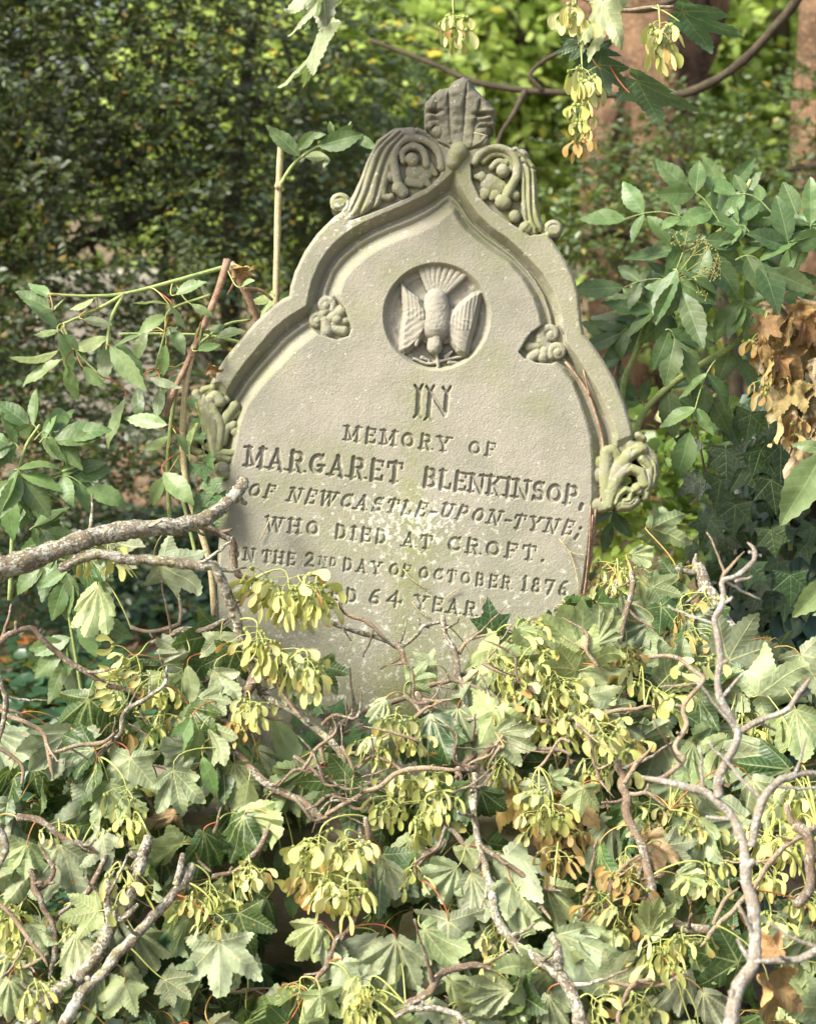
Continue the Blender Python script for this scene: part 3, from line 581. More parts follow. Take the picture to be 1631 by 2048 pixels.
    for poly, tip, sgn in ((WING_L, (799, 557), 1), (WING_R, (967, 578), -1)):
        a, b = zip(*poly); sl = region(a, b, 4); s = -poly_sd(X[sl], Y[sl], poly)
        x, y = X[sl], Y[sl]
        along = (y - tip[1]) / 150.0; acr = (x - (tip[0] + sgn * (10 + 25 * along)))
        feather = np.abs(((acr / 7.5 + along * sgn * 1.2 + .25 * vnoise(x, y, 22, 43)) % 1) - .5)
        scal = np.abs((((y + sgn * acr * .55 + 3 * vnoise(x, y, 14, 44)) / 12.0) % 1) - .5)
        hgt = -16 + np.minimum(np.maximum(s, 0), 9) * 1.6 + feather * 2.6 * (along < .55) + scal * 2.4 * (along > .40) + 6 * np.exp(-((acr - sgn * 20) / 16) ** 2)
        m = s > 0; hh = H[sl]; up = m & (hgt > hh); hh[up] = hgt[up]; lab[sl][m] = 8
    carve([S([(856, 640), (842, 660), (832, 690)], 5, 4, base=-4), S([(890, 640), (904, 664), (916, 700)], 5, 4, base=-4), S([(872, 634), (872, 690)], 6, 10, base=1, k=.7)], 8)
    carve(OLIVE, 9, 1.1)
    # incised letters
    letters = []
    def cut(strokes, depth, bbox, wall=2.1):
        sl = region(bbox[0], bbox[1], 8); sdm = np.full(X[sl].shape, 1e9)
        for hw, pts in strokes: sdm = np.minimum(sdm, dseg(X[sl], Y[sl], pts) - hw)
        sdm += .28 * vnoise(X[sl], Y[sl], 5, 51)
        f = np.clip(.5 - sdm / wall, 0, 1); H[sl] -= depth * f * (1 - .12 * vnoise(X[sl], Y[sl], 8, 52))
        idx = 20 + len(letters); letters.append(idx); lab[sl][sdm < .4] = idx
    for txt, a, b_, cap, sl_ in TEXT:
        a = np.array(a, float); b_ = np.array(b_, float); wd = np.array([GL[c][0] for c in txt])
        tot = np.linalg.norm(b_ - a); ux = (b_ - a) / tot; uy = np.array([ux[1], -ux[0]])
        n = len(txt); gap = (tot - wd.sum() * cap * .96) / max(1, n - 1) if n > 1 else 0; sx = cap * .96
        if gap < 0: sx = (tot) / wd.sum(); gap = 0
        elif n > 1 and gap > .34 * cap: sx = min(1.2 * cap, (tot - .3 * cap * (n - 1)) / wd.sum()); gap = (tot - wd.sum() * sx) / (n - 1)
        xx = 0
        for c, w_ in zip(txt, wd):
            def tr(p): return tuple(a + ux * (xx + p[0] * sx + sl_ * p[1] * cap) + uy * p[1] * cap)
            st_ = [(hw * cap, [tr(p) for p in pts]) for hw, pts in GL[c][1]]
            for (px, py) in GL[c][2]:
                yy = py + (.05 if py < .5 else -.05); st_.append((.052 * cap, [tr((px - .17, yy)), tr((px + .17, yy))]))
            al = [p for _, q in st_ for p in q]; cut(st_, .125 * cap + .9, list(zip(*al)))
            xx += w_ * sx + gap
    # IN, in pointed blackletter
    def fork(x, y, up): return [(2.0, [(x, y), (x - 8, y - up * 11)]), (2.0, [(x, y), (x + 7, y - up * 12)])]
    I_ = [(4.8, [(838, 782), (836, 826)])] + fork(838, 782, 1) + fork(836, 826, -.8)
    N_ = [(4.4, [(861, 786), (857, 832)]), (2.8, [(862, 786), (889, 830)]), (4.2, [(894, 788), (890, 830)])] + fork(861, 784, 1) + fork(894, 786, 1) + fork(857, 832, -.7)
    for s_ in (I_, N_):
        al = [p for _, q in s_ for p in q]; cut(s_, 7, list(zip(*al)))
    # weathered edge of the block
    e = np.clip(sdo + 9, 0, 12); H -= e * e * .10
    # ---------------- mesh
    def near(a): return a
    inside = sdo <= .55 * st
    cell = inside[:-1, :-1] & inside[1:, :-1] & inside[1:, 1:] & inside[:-1, 1:]
    gxx, gyy = np.gradient(sdo, st, st); gl = np.hypot(gxx, gyy) + 1e-6
    snap = sdo > -.55 * st
    PX = np.where(snap, X - gxx / gl * sdo, X); PY = np.where(snap, Y - gyy / gl * sdo, Y)
    s = 1 / SC
    V = np.stack([(PX - 815.5) * s, (1024 - PY) * s, H * s], -1).reshape(-1, 3)
    hx, hy = np.gradient(H, st, st)
    N = np.stack([-hx, hy, np.ones_like(hx)], -1).reshape(-1, 3); N /= np.linalg.norm(N, axis=1)[:, None]
    wr = np.clip(wear, 0, 1).reshape(-1, 3)
    ci, cj = np.nonzero(cell); k = ci * ny + cj
    F = np.stack([k, k + 1, k + ny + 1, k + ny], -1)          # +x right, image y down -> counter-clockwise seen from the front
    L = lab[ci, cj]
    frame = Matrix((( *RGT, 0), (*UPV, 0), (*NRM, 0), (0, 0, 0, 1))).transposed(); frame.translation = MID
    base = at(735, 1640, 0.04)
    g = thing('gravestone', base, 'leaning carved sandstone gravestone with a dove roundel and incised inscription', 'gravestone')
    names = {0: 'slab', 1: 'moulding', 2: 'crocket', 3: 'finial', 4: 'scroll', 5: 'leaf_boss', 6: 'rosette', 7: 'roundel', 8: 'dove', 9: 'olive_sprig'}
    jobs = []
    cxp = (X[ci, cj])
    for l_ in sorted(set(L.tolist())):
        nm = names.get(l_, 'letter'); m = L == l_
        if l_ in (2, 4, 5, 6):
            mid = 900 if l_ in (2, 4) else 860
            jobs += [(nm, m & (cxp < mid)), (nm, m & (cxp >= mid))]
        else: jobs.append((nm, m))
    def part(nm, F_, Vx=None, extra=None):
        used, inv = np.unique(F_, return_inverse=True)
        v = V[used]; f = inv.reshape(F_.shape); nn = N[used]; ww = wr[used]
        me = mesh_np(nm, v, f, M_STONE)
        ca = me.color_attributes.new('wear', 'FLOAT_COLOR', 'POINT')
        ca.data.foreach_set('color', np.concatenate([ww, np.ones((len(ww), 1), np.float32)], 1).astype(np.float32).ravel())
        if len(me.vertices) == len(nn): me.normals_split_custom_set_from_vertices(nn.tolist())
        return link(nm, me, g, frame)
    for nm, m in jobs:
        if m.any(): part(nm, F[m])
    # sides: outline of the mesh pushed back
    E = np.concatenate([F[:, [0, 1]], F[:, [1, 2]], F[:, [2, 3]], F[:, [3, 0]]])
    key = np.sort(E, 1); _, ix, ct = np.unique(key, axis=0, return_index=True, return_counts=True)
    B = E[ix[ct == 1]]
    used, inv = np.unique(B, return_inverse=True); B2 = inv.reshape(B.shape); nv = len(used)
    thick = 96
    rings = [V[used]]
    for q in (.12, .5, 1.0):
        r_ = V[used].copy(); r_[:, 2] = r_[:, 2] * (1 - q) - thick * s * q; rings.append(r_)
    Vs = np.vstack(rings); Fs = []
    for q in range(3): Fs.append(np.stack([B2[:, 1] + q * nv, B2[:, 0] + q * nv, B2[:, 0] + (q + 1) * nv, B2[:, 1] + (q + 1) * nv], -1))
    Fs = np.vstack(Fs)
    me = mesh_np('side', Vs, Fs, M_STONE)
    ca = me.color_attributes.new('wear', 'FLOAT_COLOR', 'POINT'); ca.data.foreach_set('color', np.tile([.55, .25, .2, 1], len(Vs)).astype(np.float32))
    link('side', me, g, frame)
    # back face
    q = F[::1].copy(); 
    sub = [(x, y) for x, y in P_OUT]
    Vb = np.array([[(x - 815.5) * s, (1024 - y) * s, -thick * s] for x, y in sub])
    me = bpy.data.meshes.new('back'); me.from_pydata([tuple(v) for v in Vb], [], [list(range(len(sub)))]); me.materials.append(M_STONE)
    link('back', me, g, frame)
    return g
GRAVE = build_gravestone()

# plinth the stone stands in, and a kerb stone before it
def rough_box(name, lo, hi, mat, label=None, cat=None, seg=26, amp=.006, roll=0.0, bev=.018, seed=0, parent=None):
    lo = np.array(lo); hi = np.array(hi); dim = hi - lo
    n = np.maximum(2, (dim / dim.max() * seg).astype(int))
    import bmesh
    bm = bmesh.new(); bmesh.ops.create_cube(bm, size=1.0)
    bmesh.ops.bevel(bm, geom=bm.edges[:], offset=bev / dim.max(), segments=2, affect='EDGES')
    bmesh.ops.subdivide_edges(bm, edges=[e for e in bm.edges if e.calc_length() > .4], cuts=seg, use_grid_fill=True)
    me = bpy.data.meshes.new(name); bm.to_mesh(me); bm.free()
    V = np.empty(len(me.vertices) * 3, np.float32); me.vertices.foreach_get('co', V); V = V.reshape(-1, 3)
    c = (lo + hi) / 2
    # keep the bevel its real size on every axis
    sg = np.sign(V); a = np.abs(V); b0 = bev / dim.max()
    W = np.where(a > .5 - b0 - 1e-4, sg * (dim / 2 - (0.5 - a) * dim.max()), V * (dim - 2 * bev) / (1 - 2 * b0))
    q = W + c
    d = amp * np.stack([vnoise(q[:, 1] + q[:, 2], q[:, 2] * 1.3 + q[:, 0], .07, 61 + seed), vnoise(q[:, 0], q[:, 2], .06, 62 + seed), vnoise(q[:, 0], q[:, 1], .08, 63 + seed)], -1)
    d += .4 * amp * np.stack([vnoise(q[:, 1], q[:, 2], .021, 64), vnoise(q[:, 0], q[:, 2], .021, 65), vnoise(q[:, 0], q[:, 1], .021, 66)], -1)
    me.vertices.foreach_set('co', (W + d).astype(np.float32).ravel()); me.update()
    me.polygons.foreach_set('use_smooth', np.ones(len(me.polygons), bool)); me.materials.append(mat)
    M = Matrix.Translation(Vector(c)) @ Matrix.Rotation(roll, 4, 'Y')
    o = link(name, me, parent, M)
    if label: tag(o, label, cat)
    return o
rough_box('stone_plinth', (-.50, -.20, -.03), (.30, .12, .325), M_PLINTH, 'mossy brown stone plinth block under the leaning gravestone, half hidden by leaves', 'plinth', roll=R_(2.5))
rough_box('kerb_stone', (-.62, -.37, -.03), (-.12, -.215, .035), M_PLINTH, 'low brown kerb stone on the soil in front of the plinth', 'kerb stone', seg=18, seed=9, roll=R_(-1))
# ---------------------------------------------------------------- leaf meshes
def deform(V, fold, droop, ripple, curl, seed, b=None):
    """V flat (x, y): fold along veins (b = distance from the vein), droop along the length, rippled edge, sideways curl"""
    r = np.random.default_rng(seed); x, y = V[:, 0].copy(), V[:, 1].copy()
    z = fold * (b if b is not None else np.abs(x))
    ph = r.uniform(0, 6.28, 3)
    z = z + ripple * (np.sin(y * 9 + x * 5 + ph[0]) + .7 * np.sin(x * 13 - y * 4 + ph[1])) * np.hypot(x, y - .3)
    z = z + ripple * .5 * vnoise(x + seed * 3.3, y, .16, 71)
    # roll the blade round its midrib
    if curl:
        R = 1.0 / curl; a = x / R
        x, z = (R + 0) * np.sin(a) - z * np.sin(a), R * (1 - np.cos(a)) + z * np.cos(a)
    # bend along its length
    if droop:
        L = 1.0; kk = droop; a = kk * np.clip(y, -.3, 1.2) ** 2 * .5
        yy = np.cumsum
        # integrate a curve of rising curvature
        s = np.linspace(-.4, 1.3, 60); th = kk * np.sign(s) * s * s * .9
        cy = np.concatenate([[0], np.cumsum(np.cos(th[:-1]) * np.diff(s))]); cz = np.concatenate([[0], np.cumsum(-np.sin(th[:-1]) * np.diff(s))])
        o = np.interp(0, s, cy), np.interp(0, s, cz)
        Y = np.interp(y, s, cy) - o[0]; Z = np.interp(y, s, cz) - o[1]; t = np.interp(y, s, th)
        y = Y + z * np.sin(t); z = Z + z * np.cos(t)
    return np.stack([x, y, z], -1)

def palmate(name, lobes, sinus, mat, nt=9, teeth=.028, bulge=.2, seed=0, fold=.1, droop=.5, ripple=.03, curl=0.0, belly=.6, nteeth=2.2, cols=3):
    """lobes: (angle, length) left to right for angle >= 0, mirrored; sinus: (angle, radius) between lobes, last one the base"""
    r = np.random.default_rng(seed + 100)
    half = []
    L = [(a, l) for a, l in lobes]; Sx = [(a, q) for a, q in sinus]
    tri_v = {}; V = []; UV = []; F4 = []; B = []
    def vid(p, bb):
        k = (round(p[0], 5), round(p[1], 5))
        if k not in tri_v: tri_v[k] = len(V); V.append(p); B.append(bb)
        return tri_v[k]
    uvs = []
    for sgn in (1, -1):
        for i, (ang, ln) in enumerate(L):
            for side in (-1, 1):
                if ang == 0 and side == -1: continue
                j = i if side == 1 else i - 1
                sa, sr = Sx[j]
                a = R_(ang); dirv = np.array([math.sin(a), math.cos(a)])
                s0 = np.array([math.sin(R_(sa)), math.cos(R_(sa))]) * sr
                tip = dirv * ln
                perp = np.array([dirv[1], -dirv[0]]) * side
                along = s0.dot(dirv)
                c1 = dirv * (along + (ln - along) * (belly - .22)) + perp * bulge * (.9 if ang else 1.0) * ln
                c2 = dirv * (along + (ln - along) * (belly + .18)) + perp * bulge * .55 * ln
                t = np.linspace(0, 1, nt)[:, None]
                Bd = (1 - t) ** 3 * s0 + 3 * (1 - t) ** 2 * t * c1 + 3 * (1 - t) * t * t * c2 + t ** 3 * tip
                if teeth:
                    tt = t[:, 0]; w_ = ((np.arange(nt) % 2) * 2 - 1) * teeth * np.sin(np.pi * np.clip(tt, 0, 1)) ** .6 * (.7 + .6 * r.random(nt))
                    Bd = Bd + perp * w_[:, None] + dirv * (w_[:, None] * .5)
                Vn = dirv * (t * ln)
                grid = []
                for q in range(nt):
                    row = []
                    for c in range(cols + 1):
                        f = c / cols; p = Vn[q] * (1 - f) + Bd[q] * f
                        p = np.array([p[0] * sgn, p[1]]); d_ = np.array([dirv[0] * sgn, dirv[1]])
                        al = p.dot(d_) / ln; pe = abs(p[0] * d_[1] - p[1] * d_[0]) / ln
                        row.append((vid((p[0], p[1]), pe * ln), (al, pe)))
                    grid.append(row)
                for q in range(nt - 1):
                    for c in range(cols):
                        quad = [grid[q][c], grid[q][c + 1], grid[q + 1][c + 1], grid[q + 1][c]]
                        if side * sgn > 0: quad = quad[::-1]
                        ids = []; uu = []
                        for id_, u_ in quad:
                            if id_ not in ids: ids.append(id_); uu.append(u_)
                        if len(ids) >= 3: F4.append(ids); uvs.append(uu)
    V2 = np.array(V); bb = np.array(B)
    V3 = deform(V2, fold, droop, ripple, curl, seed, bb)
    def up(f): p = V2[f]; return sum(p[i][0] * p[(i + 1) % len(f)][1] - p[(i + 1) % len(f)][0] * p[i][1] for i in range(len(f))) > 0
    F4, uvs = zip(*[(f, u) if up(f) else (f[::-1], u[::-1]) for f, u in zip(F4, uvs)])
    f4 = [f for f in F4 if len(f) == 4]; u4 = [u for f, u in zip(F4, uvs) if len(f) == 4]
    f3 = [f for f in F4 if len(f) == 3]; u3 = [u for f, u in zip(F4, uvs) if len(f) == 3]
    uv = np.array([p for u in u4 for p in u] + [p for u in u3 for p in u])
    return mesh_np(name, V3, [np.array(f4)] + ([np.array(f3)] if f3 else []), mat, uv=uv)

def pinnate(name, mat, width=.22, nt=15, cols=3, teeth=.016, seed=0, fold=.15, droop=.5, ripple=.02, curl=0., shape=(.9, 1.0), asym=0.):
    """a single blade with one midrib: width profile along the length, toothed margin"""
    t = np.linspace(0, 1, nt); r = np.random.default_rng(seed + 5)
    prof = width * np.sin(np.pi * t ** shape[0]) ** shape[1]
    V = []; ids = {}; F = []; UV = []
    for side in (-1, 1):
        e = prof.copy() * (1 + asym * side)
        e[1:-1] += ((np.arange(nt) % 2) * 2 - 1)[1:-1] * teeth * (.6 + .8 * r.random(nt - 2))
        for q in range(nt):
            for c in range(cols + 1):
                x = side * e[q] * c / cols; y = t[q] + (.6 * teeth * (c == cols) * (q % 2))
                k = (side if c else 0, q, c)
                if k not in ids: ids[k] = len(V); V.append((x, y))
    for side in (-1, 1):
        for q in range(nt - 1):
            for c in range(cols):
                ks = [(side if cc else 0, qq, cc) for qq, cc in ((q, c), (q, c + 1), (q + 1, c + 1), (q + 1, c))]
                if side < 0: ks = ks[::-1]
                f = [ids[k] for k in ks]; F.append(f); UV += [(V[i][1], abs(V[i][0])) for i in f]
    V3 = deform(np.array(V), fold, droop, ripple, curl, seed)
    return mesh_np(name, V3, np.array(F), mat, uv=np.array(UV))

SYC_L = [(0, 1.0), (46, .90), (100, .60)]; SYC_S = [(23, .52), (73, .44), (162, .14)]
def syc_set(mat, n, tag_, wilt=0.0):
    out = []
    for i in range(n):
        r = random.Random(i * 7 + 3)
        w1 = wilt
        L = [(a + r.uniform(-4, 4) * (a > 0), l * r.uniform(.93, 1.05)) for a, l in SYC_L]
        out.append(palmate('leaf', L, SYC_S, mat, seed=i + 40, fold=r.uniform(-.05, .22) + .4 * w1 * r.random(), droop=r.uniform(.1, .55) + w1 * r.uniform(0, 1.2), ripple=r.uniform(.025, .055) * (1 + w1), curl=r.uniform(-.5, .8) + w1 * r.uniform(-1.0, 2.6), nt=11, bulge=.215, teeth=.014))
    return out
SYC = syc_set(M_SYC, 7, 'a'); SYCW = syc_set(M_SYCW, 12, 'b', .8); SYCF = syc_set(M_SYCF, 4, 'c', .1)
DEADL = syc_set(M_DEAD, 6, 'd', 2.0)
def limp_set(mat, n, s0):
    out = []
    for i in range(n):
        r = random.Random(i * 13 + s0); q = r.uniform(.42, .68)
        L = [(0, 1.0), (46 * q + r.uniform(-4, 4), r.uniform(.86, 1.0)), (100 * q + r.uniform(-6, 6), r.uniform(.62, .8))]
        out.append(palmate('leaf', L, [(23 * q, r.uniform(.54, .64)), (73 * q, r.uniform(.48, .58)), (150, .10)], mat, seed=i + s0, fold=r.choice((-1, 1)) * r.uniform(.25, .75), droop=r.uniform(.2, 1.3), ripple=r.uniform(.04, .09), curl=r.uniform(-1.5, 2.2), nt=11, bulge=.26, teeth=.013))
    return out
SYCH = limp_set(M_SYCW, 14, 200); SYCHD = limp_set(M_SYC, 5, 300)
def eld_set(mat, n, w=.24):
    return [pinnate('leaflet', mat, w * random.uniform(.78, 1.15), teeth=.010, seed=i + 9, fold=random.uniform(.05, .30), droop=random.uniform(.1, .9), ripple=random.uniform(.02, .045), curl=random.uniform(-.3, .7), shape=(.86, .95), asym=random.uniform(-.1, .1)) for i in range(n)]
ELD = eld_set(M_ELD, 7); ELDP = eld_set(M_ELDP, 8, .205); 
NETL = [pinnate('leaf', M_NET, .34, nt=19, seed=i + 60, teeth=.04, fold=.2, droop=.5, ripple=.03, shape=(.7, .9)) for i in range(4)]
IVY_L = [(0, 1.0), (52, .74), (108, .55)]; IVY_S = [(27, .56), (80, .44), (165, .12)]
def ivy_set(mat, n): return [palmate('leaf', [(a + random.uniform(-4, 4) * (a > 0), l * random.uniform(.9, 1.1)) for a, l in IVY_L], IVY_S, mat, nt=5, teeth=0, seed=i + 80, fold=random.uniform(0, .15), droop=random.uniform(0, .5), ripple=.02, bulge=.16, cols=2, belly=.5) for i in range(n)]
IVY = ivy_set(M_IVY, 5); IVYL = ivy_set(M_IVYL, 4)

def leaf_matrix(B, D, face, size, roll=0.0):
    """base point B, tip direction D, direction the upper side looks to, size"""
    y = Vector(D).normalized(); z = Vector(face); z = (z - y * z.dot(y))
    if z.length < 1e-4: z = y.orthogonal()
    z.normalize(); z = (Matrix.Rotation(roll, 3, y) @ z); x = y.cross(z)
    M = Matrix(((*x, 0), (*y, 0), (*z, 0), (0, 0, 0, 1))).transposed()
    M = Matrix.Translation(Vector(B)) @ M @ Matrix.Scale(size, 4)
    return M
def idir(deg, pitch=0.0):
    """direction from an angle in the picture (0 right, 90 down) and a lean towards the camera"""
    a, p = R_(deg), R_(pitch)
    return (RGT * math.cos(a) - UPV * math.sin(a)) * math.cos(p) + NRM * math.sin(p)

def stalk(A, B, D, parent, r=.0011, sag=.25):
    A, B, D = Vector(A), Vector(B), Vector(D).normalized(); L = (B - A).length
    c1 = A + (B - A) * .2 + Vector((0, 0, 1)) * L * sag; c2 = B - D * L * .42
    t = np.linspace(0, 1, 9)[:, None]
    A, B, c1, c2 = map(np.array, (A, B, c1, c2))
    P = (1 - t) ** 3 * A + 3 * (1 - t) ** 2 * t * c1 + 3 * (1 - t) * t * t * c2 + t ** 3 * B
    o_ = WORLD[parent.name].inverted()
    T = Tubes(); T.add(P, np.linspace(r * 1.25, r * .8, 9), 5, False)
    return link('leaf_stalk', T.mesh('leaf_stalk', M_STALK), parent, Matrix.Identity(4)) if False else link_local('leaf_stalk', T, M_STALK, parent)
def link_local(name, T, mat, parent):
    """tube mesh given in world space, stored as an object with its origin at its first vertex"""
    V = np.vstack(T.V); o = V[0].copy(); T.V = [v - o for v in T.V]
    return link(name, T.mesh(name, mat), parent, Matrix.Translation(Vector(o)))

# ---------------------------------------------------------------- seed keys
def key_mesh(mat, seed, spread=.40, one=False):
    r = random.Random(seed); V = []; F = []; UV = []
    def addgrid(P, n, m, uvs):
        o = len(V); V.extend(P)
        for i in range(n - 1):
            for j in range(m - 1):
                f = [o + i * m + j, o + i * m + j + 1, o + (i + 1) * m + j + 1, o + (i + 1) * m + j]
                F.append(f); UV.extend([uvs[k - o] for k in f])
    for s in ((1,) if one else (1, -1)):
        sp = spread * r.uniform(.7, 1.2); tw = r.uniform(-.5, .5); ln = r.uniform(.9, 1.1); bow = r.uniform(-.15, .15)
        n, m = 8, 4; P = []; uv = []
        for i in range(n):
            t = i / (n - 1)
            cx = s * sp * (math.sin(min(1, t * 1.9) * math.pi / 2) * .9 + .12 * math.sin(t * math.pi)); cy = -ln * t
            wd = .055 + .125 * math.sin(min(1, t * 1.08) ** 1.7 * math.pi * .84); wd *= (1 if i < n - 1 else .55)
            nx, ny = s * math.cos(.3 - .35 * t), .25 * (1 - t)
            for j in range(m):
                q = (j / (m - 1) - .5) * 2
                P.append((cx + nx * q * wd, cy + ny * q * wd + .02, bow * t * t * 1.3 + tw * q * wd * t + .03 * q * q)); uv.append((t, j / (m - 1)))
        addgrid(P, n, m, uv)
        # the nutlet
        o = len(V); n, m = 5, 7; P = []; uv = []
        for i in range(n):
            a = math.pi * i / (n - 1)
            for j in range(m):
                b = 2 * math.pi * j / (m - 1)
                P.append((s * (.10 + .10 * math.sin(a) * math.cos(b)), -.02 - .13 * math.cos(a) * .9 - .06, .085 * math.sin(a) * math.sin(b))); uv.append((.05, .5))
        addgrid(P, n, m, uv)
    return mesh_np('seed_key', np.array(V), np.array(F), mat, uv=np.array(UV))
KEYS = [key_mesh(M_KEY, i) for i in range(12)] + [key_mesh(M_KEY, 20, one=True)]
KEYSO = [key_mesh(M_KEYO, 40 + i) for i in range(4)] + [key_mesh(M_KEYO, 50, one=True)]

def bunch(P, D, n, size, parent, dry=False, attach=None, spread=1.0, seed=None, loose=1.0):
    """a hanging bunch of seed keys: stalk mesh with the keys as its children"""
    r = random.Random(seed if seed is not None else int(P[0] * 1e5) ^ int(P[2] * 1e5))
    P = Vector(P); D = Vector(D).normalized(); side = D.orthogonal().normalized(); side2 = D.cross(side)
    T = Tubes(); ends = []
    if attach is not None:
        A = Vector(attach); L = (P - A).length
        c1 = A + (P - A) * .35 + Vector((0, 0, 1)) * L * .22; c2 = P - D * L * .3
        t = np.linspace(0, 1, 9)[:, None]; a_, b_, c_, d_ = map(np.array, (A, c1, c2, P))
        T.add((1 - t) ** 3 * a_ + 3 * (1 - t) ** 2 * t * b_ + 3 * (1 - t) * t * t * c_ + t ** 3 * d_, np.linspace(.0016, .0013, 9), 5, False)
    length = size * (.9 + .06 * n)
    for i in range(n):
        f = (i + .5) / n
        q = P + D * (length * .55 * f)
        a = i * 2.4 + r.uniform(-.4, .4); rad = size * spread * r.uniform(.35, 1.25) * (1.1 - .45 * f)
        e = q + (side * math.cos(a) + side2 * math.sin(a)) * rad + D * size * r.uniform(-.1, .65)
        m = q + (e - q) * .5 + (side * math.cos(a) + side2 * math.sin(a)) * rad * .18 - D * size * .04
        T.add(np.array([q, m, e]), .0007, 4, False); ends.append((e, a))
    T.add(np.array([P, P + D * length * .3, P + D * length * .56]), .0011, 5)
    o = link_local('seed_bunch', T, M_STALKG, parent)
    ks = KEYSO if dry else KEYS
    for e, a in ends:
        d2 = (D + (side * math.cos(a) + side2 * math.sin(a)) * r.uniform(-.1, .95) * loose + Vector((r.uniform(-.4, .4), r.uniform(-.4, .4), r.uniform(-.5, .2))) * loose + Vector((0, 0, -.15))).normalized()
        # key mesh hangs along -Y
        M = leaf_matrix(e, -d2, NRM, size * r.uniform(.82, 1.15), r.uniform(-1.3, 1.3))
        me = r.choice(ks if not (not dry and r.random() < .06) else KEYSO)
        link('seed_key', me, o, M @ Matrix.Diagonal((r.uniform(.75, 1.35), r.uniform(.8, 1.1), 1, 1)))
    return o
# ---------------------------------------------------------------- fallen sycamore boughs
BARKS = {'L': M_LICH, 'B': M_BARK, 'T': M_TWIG, 'P': M_PALE}
SAMPLES = []            # (point, bough)
def limb(bough, pts, r0, r1, d0, d1=None, kind='B', name='branch', knob=.14, bend=.010, sides=None):
    """a branch through photo pixels, radius in pixels, running from depth d0 to d1"""
    d1 = d0 if d1 is None else d1; q_ = {'P': .74, 'L': .84}.get(kind, .92 if r0 > 4.6 else 1.0); r0 *= q_; r1 *= q_
    n0 = len(pts); ds = np.linspace(d0, d1, n0)
    P = np.array([at(x, y, d) for (x, y), d in zip(pts, ds)])
    L = np.linalg.norm(np.diff(P, axis=0), axis=1).sum(); st_ = .006 if kind == 'L' else .0075; n = max(8, int(L / st_))
    C = catmull(P, n); s = np.arange(n) * st_
    sd = rng.integers(0, 9999)
    amp = bend * min(1, 6 / max(r0, 3))
    C = C + np.stack([vnoise(s + sd, s * 0, .05, 91), vnoise(s + sd, s * 0 + 7, .06, 92) * 1.5, vnoise(s + sd, s * 0 + 3, .05, 93)], -1) * amp * .45 + np.stack([vnoise(s + sd, s * 0 + 11, .022, 191), vnoise(s + sd, s * 0 + 15, .022, 192), vnoise(s + sd, s * 0 + 19, .022, 193)], -1) * .0028
    rad = np.linspace(r0, r1, n) * m_at((d0 + d1) / 2)
    kn = vnoise(s + sd, s * 0 + 1.7, .022, 94)
    rad = rad * (1 + knob * (.6 * vnoise(s + sd, s * 0 + .5, .012, 95) + np.clip(kn - .25, 0, 1) * 1.3))
    if name != 'stub' and r1 < 9: rad = rad * (.30 + .70 * np.clip((n - 1 - np.arange(n)) * st_ / .028, 0, 1) ** .6)
    T = Tubes(); sd_n = sides or (14 if r0 > 9 else 9 if r0 > 5 else 7)
    V, F, Tr = tube_arrays(C, rad, sd_n)
    # rough the bark
    nz = vnoise(V[:, 0] + V[:, 1] * .7, V[:, 2] + V[:, 1], .008, 96)[:, None]
    ctr = np.vstack([np.repeat(C, sd_n, 0), C[:1], C[-1:]]); nz2 = vnoise(V[:, 0] - V[:, 1] * .4, V[:, 2] * 1.1 + V[:, 1], .0042, 97)[:, None]; V = ctr + (V - ctr) * (1 + .12 * nz + (.17 if kind == 'L' else .08) * nz2)
    T.V.append(V); T.F.append(F); T.T.append(Tr); T.n = len(V)
    # spurs and side twigs forking at the nodes
    pos = random.uniform(.02, .05)
    while pos < L - .015 and name != 'stub':
        k = int(pos / L * (n - 1)); tg = C[min(k + 1, n - 1)] - C[max(k - 1, 0)]; tg /= np.linalg.norm(tg)
        q = rng.normal(size=3); q -= tg * q.dot(tg); q /= np.linalg.norm(q); q[1] *= .6
        dr = tg * random.uniform(.4, 1.0) + q * random.uniform(.7, 1.2); dr /= np.linalg.norm(dr)
        ln = random.choice([.008, .012, .03, .045, .07]) * random.uniform(.7, 1.3); m = max(4, int(ln / .006)); tt = np.linspace(0, 1, m)[:, None]
        r_b = min(rad[k] * .55, .0034) if ln > .02 else min(rad[k] * .6, .005)
        P2 = C[k] + dr * ln * tt + q * ln * .25 * tt ** 2 + np.array([0, 0, .25]) * ln * tt ** 2 + rng.normal(size=(m, 3)) * .0012 * tt
        rr2 = np.linspace(r_b, r_b * (.45 if ln > .02 else .7), m) * (1 + .25 * rng.random(m)); rr2[-1] *= 1.25
        T.add(P2, rr2, 6); pos += random.uniform(.03, .085)
    o = link_local(name, T, BARKS[kind], bough)
    for k in range(0, n, 4): SAMPLES.append((C[k], bough, rad[k]))
    return o, C
def bough(loc, label):
    return thing('fallen_bough', loc, label, 'fallen branch', 'fallen sycamore boughs heaped over the grave')

